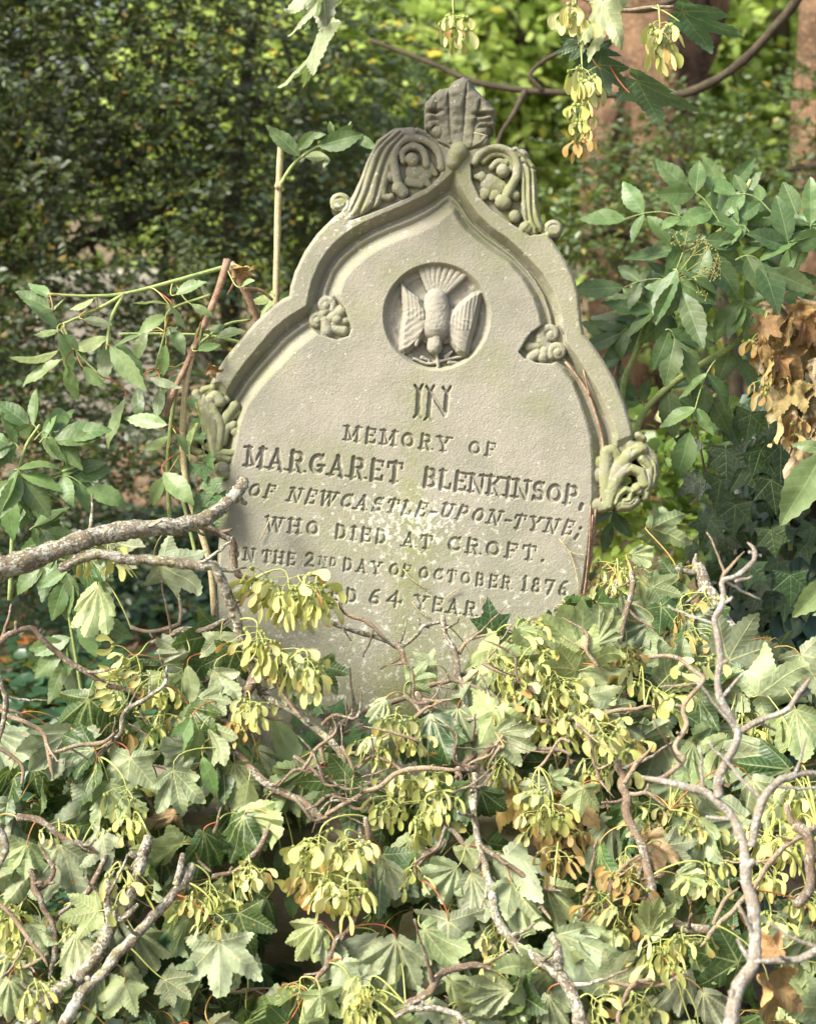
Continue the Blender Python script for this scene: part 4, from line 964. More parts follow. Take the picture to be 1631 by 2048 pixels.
b_left = bough(at(150, 1090, -.18), 'thick lichen-crusted limb reaching in from the left and ending at the stone edge')
limb(b_left, [(-60, 1162), (0, 1140), (75, 1114), (166, 1082), (241, 1062), (322, 1054), (397, 1044), (440, 1015), (474, 985), (489, 962)], 29, 13, -.30, -.06, 'L', knob=.12)
limb(b_left, [(397, 1044), (427, 1059), (462, 1080), (470, 1119), (476, 1150), (499, 1157), (545, 1178), (582, 1197)], 9, 5, -.09, -.04, 'B', 'side_branch')
limb(b_left, [(474, 985), (487, 1000), (492, 1004)], 8, 5, -.06, -.05, 'L', 'stub')
b_mid = bough(at(480, 1450, -.2), 'knotty bough arching down the left side of the stone and forking over its foot')
limb(b_mid, [(120, 1138), (180, 1115), (240, 1116), (322, 1125), (382, 1131), (430, 1133), (448, 1172), (462, 1205), (474, 1240), (492, 1300), (508, 1346)], 12, 13, -.24, -.16, 'L')
limb(b_mid, [(508, 1346), (483, 1401), (452, 1461), (468, 1502), (508, 1547), (543, 1577), (593, 1602), (628, 1627), (660, 1650)], 12, 7, -.18, -.28, 'B')
limb(b_mid, [(505, 1352), (533, 1392), (593, 1421), (638, 1461), (679, 1507), (689, 1557), (704, 1597), (719, 1642), (728, 1690)], 9, 8, -.16, -.26, 'L', 'side_branch')
limb(b_mid, [(650, 1482), (672, 1455), (694, 1436), (744, 1414), (784, 1401), (822, 1388)], 7, 6, -.19, -.12, 'B', 'side_branch')
limb(b_mid, [(679, 1507), (714, 1503), (748, 1490)], 6, 4, -.2, -.22, 'L', 'twig')
limb(b_mid, [(689, 1557), (740, 1568), (790, 1560)], 6, 4, -.22, -.26, 'B', 'twig')
limb(b_mid, [(623, 1615), (659, 1592), (704, 1590)], 5, 3, -.26, -.27, 'B', 'twig')
limb(b_mid, [(654, 1632), (704, 1607), (754, 1577), (790, 1552), (841, 1538), (917, 1537)], 5, 6, -.28, -.3, 'T', 'twig')
limb(b_mid, [(427, 1748), (468, 1745), (503, 1718), (525, 1685), (545, 1640)], 5, 7, -.3, -.28, 'B', 'twig')
limb(b_mid, [(402, 1728), (427, 1748)], 3, 5, -.3, -.3, 'T', 'twig')
limb(b_mid, [(266, 1260), (302, 1265), (347, 1252), (362, 1235), (356, 1190)], 4, 5, -.14, -.14, 'T', 'twig')
limb(b_mid, [(297, 1287), (322, 1280), (367, 1260), (417, 1263), (455, 1238)], 4, 8, -.15, -.15, 'B', 'twig')
b_lt = bough(at(120, 1340, -.2), 'thin bare forking branch at the left edge above the dark maple leaves')
limb(b_lt, [(-40, 1330), (0, 1285), (30, 1265), (65, 1260), (100, 1290), (150, 1325), (201, 1361), (232, 1378), (290, 1392)], 8, 5, -.24, -.2, 'B')
limb(b_lt, [(200, 1520), (236, 1471), (246, 1426), (281, 1401), (327, 1371), (334, 1330)], 7, 4, -.25, -.22, 'L', 'side_branch')
limb(b_lt, [(-30, 1395), (30, 1441), (75, 1456), (100, 1507), (108, 1560)], 5, 5, -.26, -.28, 'T', 'twig')
limb(b_lt, [(-30, 1470), (18, 1500), (50, 1540), (40, 1600)], 5, 4, -.28, -.28, 'T', 'twig')
limb(b_lt, [(0, 1345), (10, 1380), (6, 1440), (-4, 1500)], 6, 6, -.3, -.3, 'L', 'twig')
limb(b_lt, [(100, 1507), (150, 1490), (200, 1485), (240, 1455)], 4, 5, -.27, -.25, 'T', 'twig')
b_ll = bough(at(150, 1680, -.3), 'brown branch arching across the lower left beside pale hanging leaves')
limb(b_ll, [(30, 1632), (80, 1637), (131, 1672), (171, 1693), (216, 1708), (251, 1723), (280, 1740)], 8, 5, -.32, -.3, 'B')
limb(b_ll, [(212, 1706), (196, 1748), (166, 1793), (110, 1830)], 6, 6, -.32, -.36, 'B', 'side_branch')
limb(b_ll, [(62, 1735), (70, 1778), (78, 1813), (105, 1848), (108, 1904), (98, 1960)], 7, 6, -.36, -.4, 'B', 'side_branch')
limb(b_ll, [(-20, 1790), (20, 1822), (60, 1879), (92, 1935)], 4, 5, -.4, -.42, 'T', 'twig')
limb(b_ll, [(30, 1935), (70, 1925), (98, 1905)], 4, 4, -.41, -.41, 'T', 'twig')
limb(b_ll, [(66, 1790), (90, 1770), (105, 1735), (70, 1690)], 6, 5, -.36, -.34, 'B', 'twig')
limb(b_ll, [(-20, 1640), (0, 1660), (14, 1700), (2, 1745)], 9, 9, -.38, -.38, 'L', 'side_branch')
b_big = bough(at(196, 1899, -.42), 'heavy grey-crusted limb with a snapped end rising through the lower left leaves')
limb(b_big, [(303, 1670), (290, 1705), (277, 1738), (258, 1796), (232, 1842), (196, 1899), (166, 1944), (126, 1979), (90, 2014), (50, 2075)], 13, 18, -.34, -.46, 'L')
limb(b_big, [(236, 1840), (262, 1822), (280, 1812)], 9, 5, -.42, -.42, 'L', 'stub')
limb(b_big, [(224, 1790), (215, 1760), (226, 1738)], 9, 8, -.4, -.38, 'L', 'side_branch')
limb(b_big, [(226, 1850), (214, 1800), (222, 1780)], 11, 8, -.42, -.4, 'L', 'side_branch')
b_big2 = bough(at(312, 1828, -.44), 'slender lichen-flecked limb with a blunt broken end slanting to the bottom left corner')
limb(b_big2, [(384, 1736), (352, 1788), (312, 1828), (266, 1879), (221, 1929), (171, 1979), (141, 2029), (115, 2075)], 11, 14, -.36, -.5, 'L')
limb(b_big2, [(352, 1770), (362, 1735), (370, 1706)], 9, 7, -.38, -.36, 'L', 'stub')
b_cen = bough(at(930, 1480, -.2), 'tangled bough of many bare crooked twigs before the middle of the stone')
limb(b_cen, [(655, 1238), (704, 1260), (770, 1280), (795, 1290), (825, 1280), (852, 1254), (880, 1243)], 6, 5, -.10, -.08, 'L', 'twig')
limb(b_cen, [(672, 1188), (689, 1225), (729, 1243), (772, 1278)], 4, 5, -.08, -.1, 'T', 'twig')
limb(b_cen, [(845, 1244), (835, 1236)], 4, 3, -.08, -.08, 'L', 'twig')
limb(b_cen, [(795, 1290), (805, 1305), (812, 1330), (830, 1362), (834, 1400)], 6, 7, -.1, -.16, 'B', 'twig')
limb(b_cen, [(884, 1232), (896, 1270), (912, 1306), (914, 1346), (922, 1386), (932, 1440)], 6, 10, -.1, -.18, 'L')
limb(b_cen, [(842, 1374), (878, 1362), (912, 1352), (962, 1326), (1014, 1312)], 5, 4, -.14, -.12, 'T', 'twig')
limb(b_cen, [(926, 1310), (940, 1285), (962, 1275), (1004, 1269)], 5, 3, -.12, -.12, 'T', 'twig')
limb(b_cen, [(900, 1352), (950, 1370), (1000, 1400), (1040, 1410)], 5, 5, -.16, -.15, 'T', 'twig')
limb(b_cen, [(830, 1385), (862, 1440), (905, 1470), (935, 1500), (952, 1507), (932, 1530), (917, 1545), (919, 1560), (907, 1587), (891, 1627), (899, 1663), (886, 1688), (851, 1718), (822, 1752)], 7, 7, -.16, -.32, 'B')
limb(b_cen, [(917, 1540), (952, 1527), (982, 1497), (1022, 1466), (1048, 1432), (1052, 1418)], 9, 7, -.24, -.18, 'B', 'side_branch')
limb(b_cen, [(912, 1490), (945, 1472), (987, 1461), (1012, 1421), (1037, 1408)], 8, 10, -.2, -.17, 'L', 'side_branch')
limb(b_cen, [(917, 1490), (910, 1450), (920, 1410)], 9, 9, -.2, -.18, 'L', 'side_branch')
for q in ([(811, 1392), (840, 1425), (838, 1460), (816, 1500)], [(880, 1420), (895, 1455), (880, 1492), (860, 1520)], [(841, 1400), (870, 1402), (905, 1398)], [(930, 1436), (960, 1430), (1000, 1442)], [(852, 1440), (840, 1480), (812, 1512)], [(936, 1460), (970, 1440), (985, 1418)], [(820, 1430), (850, 1412), (880, 1420)], [(962, 1326), (990, 1340), (1030, 1352)]):
    limb(b_cen, q, 5, 3.5, -.19, -.2, 'T', 'twig')
for q in range(34):
    x, y = random.choice([(random.uniform(790, 1060), random.uniform(1350, 1520)), (random.uniform(560, 760), random.uniform(1420, 1620)), (random.uniform(1000, 1240), random.uniform(1300, 1540)), (random.uniform(760, 980), random.uniform(1520, 1720))]); a = random.uniform(-60, 60) + random.choice((0, 180, 100)); L_ = random.uniform(60, 150)
    k1 = random.uniform(-28, 28); k2 = random.uniform(-24, 24)
    p_ = [(x, y), (x + L_ * .35 * math.cos(R_(a)), y + L_ * .35 * math.sin(R_(a)) + k1), (x + L_ * .7 * math.cos(R_(a + 20)), y + L_ * .7 * math.sin(R_(a + 20)) + k2), (x + L_ * math.cos(R_(a)), y + L_ * math.sin(R_(a)))]
    dd = -.15 - .20 * max(0, (y - 1300) / 400) + random.uniform(-.05, .06)
    limb(b_cen, p_, random.uniform(3.2, 4.6), 2.4, dd, dd + random.uniform(-.03, .03), random.choice('TTB'), 'twig')
b_c2 = bough(at(1042, 1889, -.4), 'stout lichen-flecked branch curving down to the bottom edge right of centre')
limb(b_c2, [(944, 1545), (949, 1602), (957, 1683), (966, 1740), (984, 1786), (1002, 1838), (1042, 1889), (1082, 1924), (1123, 1954), (1153, 2009), (1170, 2070)], 7, 16, -.28, -.48, 'L')
limb(b_c2, [(958, 1690), (987, 1713), (1032, 1738), (1082, 1773), (1128, 1783)], 6, 5, -.33, -.36, 'B', 'side_branch')
limb(b_c2, [(1075, 1768), (1088, 1813), (1098, 1835)], 5, 4, -.36, -.38, 'T', 'twig')
limb(b_c2, [(1110, 1940), (1115, 1900), (1108, 1872)], 12, 9, -.45, -.42, 'L', 'stub')
limb(b_c2, [(811, 2010), (861, 1979), (886, 1949), (942, 1934), (990, 1944)], 10, 6, -.46, -.44, 'B', 'side_branch')
limb(b_c2, [(900, 1662), (930, 1690), (958, 1700)], 6, 5, -.3, -.32, 'B', 'twig')
limb(b_c2, [(790, 2040), (851, 2012), (911, 2028), (945, 2070)], 8, 7, -.48, -.5, 'L', 'side_branch')
limb(b_c2, [(1310, 1955), (1262, 1975), (1240, 2040), (1236, 2070)], 5, 5, -.46, -.48, 'T', 'twig')
limb(b_c2, [(735, 1640), (737, 1690), (745, 1750), (724, 1800), (704, 1848), (674, 1889), (649, 1939), (636, 1980)], 6, 6, -.34, -.42, 'B', 'side_branch')
b_r = bough(at(1284, 1698, -.32), 'smooth brown branch bending down through the leaves to the right')
limb(b_r, [(1240, 1520), (1245, 1560), (1253, 1592), (1258, 1642), (1284, 1698), (1299, 1768), (1324, 1813), (1364, 1849), (1412, 1862)], 9, 11, -.26, -.4, 'B')
limb(b_r, [(1250, 1570), (1274, 1527), (1306, 1495)], 6, 4, -.28, -.3, 'T', 'twig')
limb(b_r, [(1256, 1585), (1296, 1587), (1340, 1618)], 5, 4, -.3, -.3, 'T', 'twig')
limb(b_r, [(1143, 1854), (1183, 1823), (1223, 1808), (1262, 1780), (1285, 1730)], 9, 7, -.38, -.33, 'B', 'side_branch')
limb(b_r, [(1226, 1806), (1224, 1770), (1250, 1735), (1282, 1712)], 6, 4, -.36, -.34, 'T', 'twig')
limb(b_r, [(1220, 1960), (1300, 1970), (1370, 1940)], 4, 4, -.46, -.44, 'T', 'twig')
limb(b_r, [(1052, 1426), (1100, 1440), (1170, 1432), (1250, 1420), (1310, 1408)], 6, 4, -.2, -.22, 'T', 'side_branch')
limb(b_r, [(1000, 1455), (1060, 1490), (1110, 1500), (1140, 1512)], 6, 4, -.22, -.26, 'B', 'side_branch')
b_f = bough(at(1500, 1850, -.75), 'pale grey forked branch nearest the viewer, its bare twigs reaching up the right side')
limb(b_f, [(1452, 2080), (1480, 1979), (1508, 1919), (1505, 1828), (1490, 1753), (1485, 1678), (1434, 1602), (1364, 1572), (1283, 1554)], 20, 9, -.80, -.66, 'P')
limb(b_f, [(1434, 1590), (1439, 1542), (1470, 1471), (1460, 1436), (1429, 1376), (1439, 1305), (1434, 1240), (1444, 1210), (1450, 1165), (1482, 1140), (1507, 1110), (1490, 1082)], 12, 6, -.70, -.60, 'P', 'side_branch')
limb(b_f, [(1470, 1471), (1515, 1446), (1575, 1421), (1600, 1381), (1618, 1358)], 9, 6, -.68, -.66, 'P', 'side_branch')
limb(b_f, [(1503, 1690), (1515, 1612), (1550, 1562), (1585, 1547), (1650, 1546)], 12, 9, -.74, -.7, 'P', 'side_branch')
limb(b_f, [(1304, 1308), (1354, 1311), (1404, 1346), (1404, 1376), (1364, 1416), (1369, 1451), (1354, 1491), (1364, 1517), (1334, 1552), (1283, 1550)], 5, 6, -.5, -.64, 'T', 'side_branch')
limb(b_f, [(1436, 1230), (1412, 1232)], 5, 4, -.62, -.62, 'P', 'stub'); limb(b_f, [(1470, 1160), (1505, 1156)], 5, 4, -.6, -.6, 'P', 'stub')
limb(b_f, [(1440, 1160), (1450, 1140), (1490, 1105)], 5, 4, -.6, -.6, 'T', 'twig'); limb(b_f, [(1500, 1110), (1528, 1112)], 5, 4, -.6, -.6, 'P', 'stub')
limb(b_f, [(1660, 1880), (1595, 1919), (1508, 1922)], 11, 9, -.76, -.78, 'P', 'side_branch')
b_y = bough(at(1424, 1195, -.02), 'snapped branch stub with yellow lichen standing up before the ivy')
limb(b_y, [(1395, 1130), (1412, 1165), (1430, 1200), (1449, 1240), (1470, 1300), (1480, 1360)], 15, 14, 0.0, -.1, 'L')
limb(b_y, [(1345, 1138), (1372, 1146), (1400, 1150)], 8, 9, -.02, -.01, 'L', 'side_branch')
limb(b_y, [(1392, 1135), (1388, 1112)], 9, 3, 0, 0, 'P', 'stub')
limb(b_y, [(1266, 1140), (1263, 1190), (1253, 1240), (1238, 1290)], 6, 7, -.04, -.1, 'B', 'side_branch')
limb(b_y, [(1232, 1160), (1226, 1195), (1198, 1230), (1180, 1260)], 5, 6, -.02, -.06, 'B', 'side_branch')
limb(b_y, [(1310, 1330), (1350, 1290), (1400, 1270), (1460, 1260)], 5, 8, -.06, -.04, 'B', 'twig')
b_rt = bough(at(1615, 1728, -.5), 'curved brown branch at the right edge among fading seed bunches')
limb(b_rt, [(1590, 1650), (1615, 1673), (1622, 1728), (1615, 1778), (1592, 1810)], 12, 10, -.5, -.54, 'B')
limb(b_rt, [(1570, 1615), (1590, 1650)], 6, 8, -.5, -.5, 'T', 'twig'); limb(b_rt, [(1430, 1850), (1450, 1800), (1472, 1770)], 5, 4, -.5, -.48, 'T', 'twig')
limb(b_rt, [(1640, 1650), (1560, 1700), (1500, 1780), (1440, 1850), (1400, 1900)], 6, 5, -.42, -.44, 'T', 'side_branch')
b_dry = bough(at(470, 2005, -.34), 'small dead twig lying on the soil by the kerb stone')
limb(b_dry, [(261, 2040), (322, 2025), (372, 2012), (392, 1985), (402, 1990)], 5, 3, -.34, -.3, 'T', 'twig'); limb(b_dry, [(376, 2010), (425, 2035), (484, 2012)], 4, 3, -.32, -.3, 'T', 'twig')
BOUGHS_ALL = [b_left, b_mid, b_lt, b_ll, b_big, b_big2, b_cen, b_c2, b_r, b_f, b_y, b_rt]

SP = np.array([s[0] for s in SAMPLES])
def nearest(P, only=None):
    d = np.linalg.norm(SP - np.array(P), axis=1)
    k = int(np.argmin(np.where(d < .02, .02 + d, d))); return SAMPLES[k][0], SAMPLES[k][1], d[k]

def pile_depth(px, py):
    t = (py - 1120) / 930.0
    return -.07 - .36 * max(0, min(1.1, t)) + (.10 if px > 1200 else 0) * max(0, 1 - t * 1.3)
def add_leaf(px, py, deg, lpx, side='u', meshes=None, pitch=0, roll=0, d=None, bgh=None, parent=None, st=True, name='leaf', limpness=.5):
    d = pile_depth(px, py) - .03 if d is None else d
    B = at(px, py, d); D = idir(deg, pitch); size = lpx * m_at(d)
    if bgh is None: A, bgh, dist = nearest(B)
    else:
        k = [i for i, s in enumerate(SAMPLES) if s[1] is bgh]; q = SP[k]; j = int(np.argmin(np.linalg.norm(q - np.array(B), axis=1))); A = q[j]; dist = np.linalg.norm(q[j] - np.array(B))
    limp = random.random() < limpness
    me = random.choice(meshes if meshes else ((SYCH if limp else SYCW) if side == 'u' else (SYCHD if limp else SYC)))
    o = link(name, me, bgh, leaf_matrix(B, D, NRM if side == 't' else -NRM, size, R_(roll)))
    if st and dist > .012: stalk(A, B, D, o, sag=.12 if dist > .1 else .22)
    return o
# leaves one can pick out in the photograph: base pixel, direction of the tip, blade length in pixels, side shown
u, t_ = 'u', 't'
for a in [
 (196, 1172, 98, 112, u, 0, 10), (171, 1096, 86, 118, t_, 0, 60), (322, 1132, 28, 112, u, 5, 18), (216, 1078, 22, 84, u, 0, -35), (261, 1515, 96, 104, u, 8, 5), (347, 1541, 78, 92, u, 5, -8), (188, 1500, 178, 108, t_, 0, 30), (191, 1527, 122, 120, t_, 0, 50),
 (176, 1396, 112, 122, t_, -10, 10), (215, 1400, 84, 90, t_, -10, -30), (30, 1602, 122, 78, u, 10, 5), (55, 1690, 92, 74, u, 5, -5), (206, 1672, 118, 82, u, 0, 28), (195, 1822, 168, 80, u, 10, 20), (437, 1884, 86, 122, u, 8, 0), (377, 1838, 104, 86, u, 0, -50),
 (633, 1848, 118, 84, u, 0, 25), (650, 1862, 78, 80, u, 0, -25), (478, 1826, 72, 100, t_, 0, 0), (792, 1880, 92, 122, u, 5, 0), (684, 1924, 100, 80, u, 0, 20), (402, 1396, 28, 66, u, 0, 10), (417, 1451, 76, 92, u, 0, 48), (442, 1272, 92, 70, u, 0, 0), (372, 1304, 200, 68, u, 0, 30),
 (430, 1340, 70, 80, u, 0, 40), (330, 1355, 100, 70, u, 0, -20), (470, 1300, 110, 84, t_, 0, -20), (560, 1330, 60, 90, u, 0, 50), (590, 1320, 75, 105, u, 10, -20), (640, 1330, 60, 70, t_, 0, 0),
 (1163, 1308, -112, 118, u, 0, 0), (1120, 1300, 200, 112, u, 5, 30), (1190, 1290, -60, 95, u, 0, -30), (1158, 1330, -22, 106, u, 15, 25), (1150, 1340, 190, 90, u, 10, -20), (1160, 1336, 48, 106, u, 5, 0), (1455, 1322, -62, 120, u, 0, 5), (1301, 1245, 158, 80, u, 0, 10), (1336, 1376, -72, 104, u, 0, 18),
 (1396, 1372, 64, 72, u, 0, 0), (1515, 1391, -36, 126, u, 5, 0), (1480, 1340, 168, 96, t_, 0, 55), (1590, 1420, 84, 116, u, 10, 8), (1552, 1505, 172, 124, u, 0, 25), (1360, 1540, 62, 98, u, 0, -20), (1163, 1575, 98, 68, u, 5, 0), (1098, 1570, 152, 68, u, 0, 10), (1100, 1558, 10, 48, u, 0, 0),
 (929, 1570, 86, 94, u, 0, 55), (932, 1696, 55, 90, u, 5, 10), (912, 1736, 142, 86, u, 10, 0), (942, 1746, 72, 108, u, 8, 5), (896, 1842, 90, 128, u, 0, 0), (1118, 1868, 52, 150, u, 10, 10), (1158, 1872, 8, 100, u, 5, -20), (1299, 1872, -82, 98, u, 5, 5), (1225, 1965, -62, 88, u, 0, 10), (1475, 1925, 196, 122, t_, 10, 0),
 (1017, 1982, 176, 104, u, 5, 10), (1052, 1968, 92, 76, u, 0, 5), (1095, 1990, 74, 76, u, 0, -10), (1370, 1940, 122, 100, u, 0, 40), (1405, 1985, 60, 84, u, 0, 0), (1520, 1868, 8, 80, u, 10, -20), (1465, 1857, 172, 84, t_, 0, 20), (1355, 1750, 22, 62, u, 10, 0), (1261, 1108, 8, 50, u, 0, 0), (1299, 1056, 20, 92, u, -10, 20),
 (1304, 1174, 14, 64, u, 0, 10), (1352, 1160, 188, 66, t_, -10, 0), (1218, 1458, 2, 100, t_, 0, 60), (1270, 1480, -12, 80, u, 0, 50), (865, 1330, 176, 58, u, 0, 0), (995, 1466, 22, 82, u, 10, 10), (1060, 1372, 128, 60, u, 0, 40), (820, 1362, -10, 60, u, 0, 0), (770, 1398, 120, 60, u, 0, 20), (960, 1580, 70, 80, t_, -5, 0),
 (1600, 1310, 60, 110, u, 5, 20), (1540, 1290, 100, 95, u, 0, -30), (1420, 1290, 110, 80, u, 0, 10), (1500, 1560, 70, 110, u, 5, 30), (1590, 1590, 100, 100, u, 0, 10), (1400, 1640, 90, 100, u, 0, 40), (1330, 1690, 40, 80, u, 0, 10), (1570, 1960, 80, 90, u, 5, 0), (1620, 1860, 120, 90, u, 0, 0),
 (60, 1850, 60, 70, u, 0, 20), (20, 1960, 70, 90, u, 0, -20), (110, 2000, 20, 80, t_, 0, 0), (330, 1960, 30, 70, u, 0, 10), (700, 1960, 80, 90, u, 0, 20), (640, 1990, 85, 80, u, 0, -15), (760, 1990, 60, 70, u, 0, 30), (735, 1700, 100, 90, u, 0, 30), (770, 1725, 70, 80, u, 0, 10), (900, 1960, 50, 80, u, 0, 10), (860, 2000, 120, 70, u, 0, 10)]:
    add_leaf(*a[:5], pitch=a[5], roll=a[6], limpness=.42 if abs(a[6]) < 22 else .75)
# big ovate elder leaves caught in the heap
b_el = thing('fallen_elder_shoot', at(520, 1500, -.12), 'wilting elder shoot of long toothed leaves hanging among the boughs left of the stone foot', 'elder shoot')
def free_leaf(parent, B, D, size, meshes, face, roll=0, name='leaflet', attach=None, stal=True, sag=.15):
    o = link(name, random.choice(meshes), parent, leaf_matrix(B, D, face, size, R_(roll)))
    if attach is not None and stal: stalk(attach, B, D, o, sag=sag)
    return o
T = Tubes(); es = catmull([at(x, y, d) for x, y, d in ((405, 1240, -.10), (450, 1330, -.15), (470, 1420, -.17), (500, 1500, -.17), (540, 1560, -.15))], 30); T.add(es, np.linspace(.004, .002, 30), 7); link_local('stem', T, M_GREEN, b_el)
for (px, py, dg, ln, f, rl, d) in [(498, 1560, 100, 128, u, 0, -.24), (545, 1428, 66, 165, u, 20, -.12), (648, 1500, 142, 88, t_, 20, -.15), (590, 1575, -8, 104, u, 10, -.15), (742, 1526, 184, 118, u, 55, -.16), (382, 1436, 116, 98, t_, 10, -.24), (402, 1458, 108, 92, t_, -30, -.24), (405, 1512, 72, 92, t_, 20, -.24),
    (470, 1480, 80, 110, t_, 10, -.13), (520, 1480, 110, 120, u, -20, -.12), (395, 1290, 100, 95, t_, -30, -.14), (375, 1330, 80, 85, u, 20, -.17), (560, 1690, 80, 90, t_, 0, -.2), (590, 1760, 95, 80, t_, 15, -.2), (640, 1520, 20, 90, u, 30, -.12)]:
    B = at(px, py, d); k = int(np.argmin(np.linalg.norm(es - np.array(B), axis=1)))
    free_leaf(b_el, B, idir(dg), ln * m_at(d), ELDP if f == u else ELD, NRM if f == t_ else -NRM, rl, attach=es[k])

# seed bunches: pixel of the top, number of keys, key length in pixels, lean, dry
for (px, py, n, lp, dg, dry, dd) in [
 (215, 1078, 5, 46, 84, 0, -.06), (535, 1150, 10, 44, 130, 0, -.05), (575, 1152, 15, 44, 80, 0, -.05), (600, 1160, 9, 42, 60, 0, -.05), (515, 1252, 9, 44, 96, 0, -.05), (632, 1164, 11, 40, 92, 0, -.05), (615, 1310, 9, 44, 86, 0, -.06), (560, 1290, 7, 40, 90, 0, -.03),
 (275, 1310, 6, 36, 150, 0, 0), (262, 1375, 9, 40, 170, 0, 0), (322, 1350, 12, 38, 110, 0, 0), (245, 1440, 7, 36, 100, 1, .04), (330, 1420, 7, 34, 95, 0, .02), (500, 1396, 9, 34, 86, 0, -.02), (480, 1440, 6, 30, 110, 1, 0), (252, 1570, 10, 38, 82, 0, 0), (268, 1630, 9, 34, 94, 0, 0), (118, 1640, 6, 32, 84, 0, 0),
 (240, 1728, 3, 50, 80, 0, -.06), (262, 1752, 3, 48, 60, 0, -.06), (420, 1760, 13, 36, 88, 0, 0), (500, 1724, 11, 36, 78, 0, 0), (430, 1820, 10, 32, 92, 0, 0), (395, 1790, 7, 34, 110, 0, 0), (20, 1810, 11, 40, 84, 0, 0), (40, 1870, 9, 38, 92, 0, 0), (130, 1815, 7, 34, 60, 0, .03), (150, 1900, 6, 34, 80, 0, .03),
 (640, 1664, 13, 46, 100, 0, -.06), (690, 1668, 12, 46, 82, 0, -.06), (660, 1740, 10, 44, 92, 0, -.06), (695, 1760, 5, 56, 86, 0, -.08), (620, 1730, 8, 40, 100, 1, -.04), (792, 1420, 12, 36, 96, 0, 0), (760, 1470, 9, 36, 104, 0, 0), (812, 1450, 10, 34, 86, 0, .02), (870, 1540, 12, 38, 96, 0, 0), (850, 1600, 12, 40, 86, 0, 0), (880, 1590, 9, 38, 78, 0, .02), (780, 1590, 8, 34, 92, 0, 0), (800, 1540, 9, 34, 88, 0, .02),
 (1030, 1254, 12, 38, 30, 0, 0), (985, 1285, 8, 34, 60, 0, .02), (1072, 1300, 10, 38, 70, 0, 0), (1010, 1330, 9, 34, 60, 0, 0), (1110, 1345, 13, 38, 66, 0, 0), (1150, 1395, 13, 38, 56, 0, 0), (1085, 1400, 10, 36, 80, 0, .02), (1190, 1440, 12, 40, 60, 0, -.02), (1235, 1470, 12, 40, 50, 0, -.02), (1205, 1505, 8, 42, 78, 0, -.02), (1000, 1380, 8, 34, 50, 0, .02), (1130, 1440, 9, 36, 84, 0, .03),
 (1280, 1340, 5, 48, 100, 0, -.04), (1310, 1375, 5, 50, 40, 0, -.05), (1252, 1280, 9, 32, 86, 1, 0), (1240, 1300, 8, 30, 70, 0, 0), (1232, 1120, 8, 30, 104, 0, 0), (1222, 1160, 9, 28, 98, 0, 0), (1255, 1130, 6, 30, 70, 0, 0), (1360, 1205, 10, 36, 76, 1, 0), (1385, 1250, 9, 36, 70, 1, 0), (1390, 1305, 8, 38, 80, 0, -.03), (1410, 1190, 6, 30, 60, 0, 0),
 (1005, 1510, 8, 36, 100, 0, .02), (1065, 1560, 9, 36, 88, 0, 0), (1105, 1600, 9, 36, 92, 0, 0), (1075, 1620, 7, 34, 100, 0, 0), (1115, 1690, 9, 40, 96, 1, .02), (1130, 1640, 7, 38, 90, 1, .04), (1365, 1580, 11, 38, 92, 0, 0), (1390, 1620, 11, 38, 82, 0, 0), (1300, 1600, 9, 36, 100, 0, 0), (1345, 1640, 9, 36, 90, 0, .02),
 (1455, 1430, 12, 40, 130, 0, .04), (1500, 1420, 11, 38, 80, 0, .04), (1530, 1435, 9, 36, 60, 0, .04), (1570, 1580, 12, 42, 96, 0, 0), (1605, 1560, 11, 42, 84, 0, 0), (1540, 1660, 11, 42, 120, 0, 0), (1590, 1660, 11, 42, 90, 0, -.02), (1610, 1770, 9, 40, 84, 0, -.02), (1540, 1720, 9, 38, 110, 0, 0), (1250, 1700, 8, 36, 96, 1, 0), (1262, 1740, 11, 38, 104, 1, -.02), (1215, 1790, 10, 38, 130, 1, -.02), (1235, 1830, 7, 38, 84, 0, 0), (1260, 1800, 8, 36, 70, 1, 0),
 (1320, 1870, 9, 44, 92, 0, -.02), (1362, 1862, 7, 46, 80, 0, -.02), (1410, 1740, 7, 40, 90, 0, 0), (1000, 1900, 7, 34, 90, 0, 0), (985, 1845, 7, 32, 80, 0, .02), (1180, 1990, 9, 40, 40, 0, -.02), (1290, 1985, 8, 36, 110, 0, 0), (740, 1960, 8, 36, 96, 0, -.02), (720, 2000, 8, 36, 90, 0, 0), (600, 1960, 5, 30, 90, 0, .02), (1440, 1690, 7, 40, 84, 0, .02), (830, 1720, 8, 34, 90, 0, 0), (1540, 1820, 8, 40, 88, 0, 0), (70, 1960, 8, 38, 70, 0, -.02), (1480, 1500, 8, 38, 100, 0, .05)]:
    d = pile_depth(px, py) - .035 + dd; P = at(px, py, d); A, bg_, dist = nearest(P)
    bunch(P, idir(dg, random.uniform(-15, 20)), int(n * 1.3), lp * m_at(d), bg_, bool(dry), attach=A if dist > .01 else None, seed=px * 31 + py)

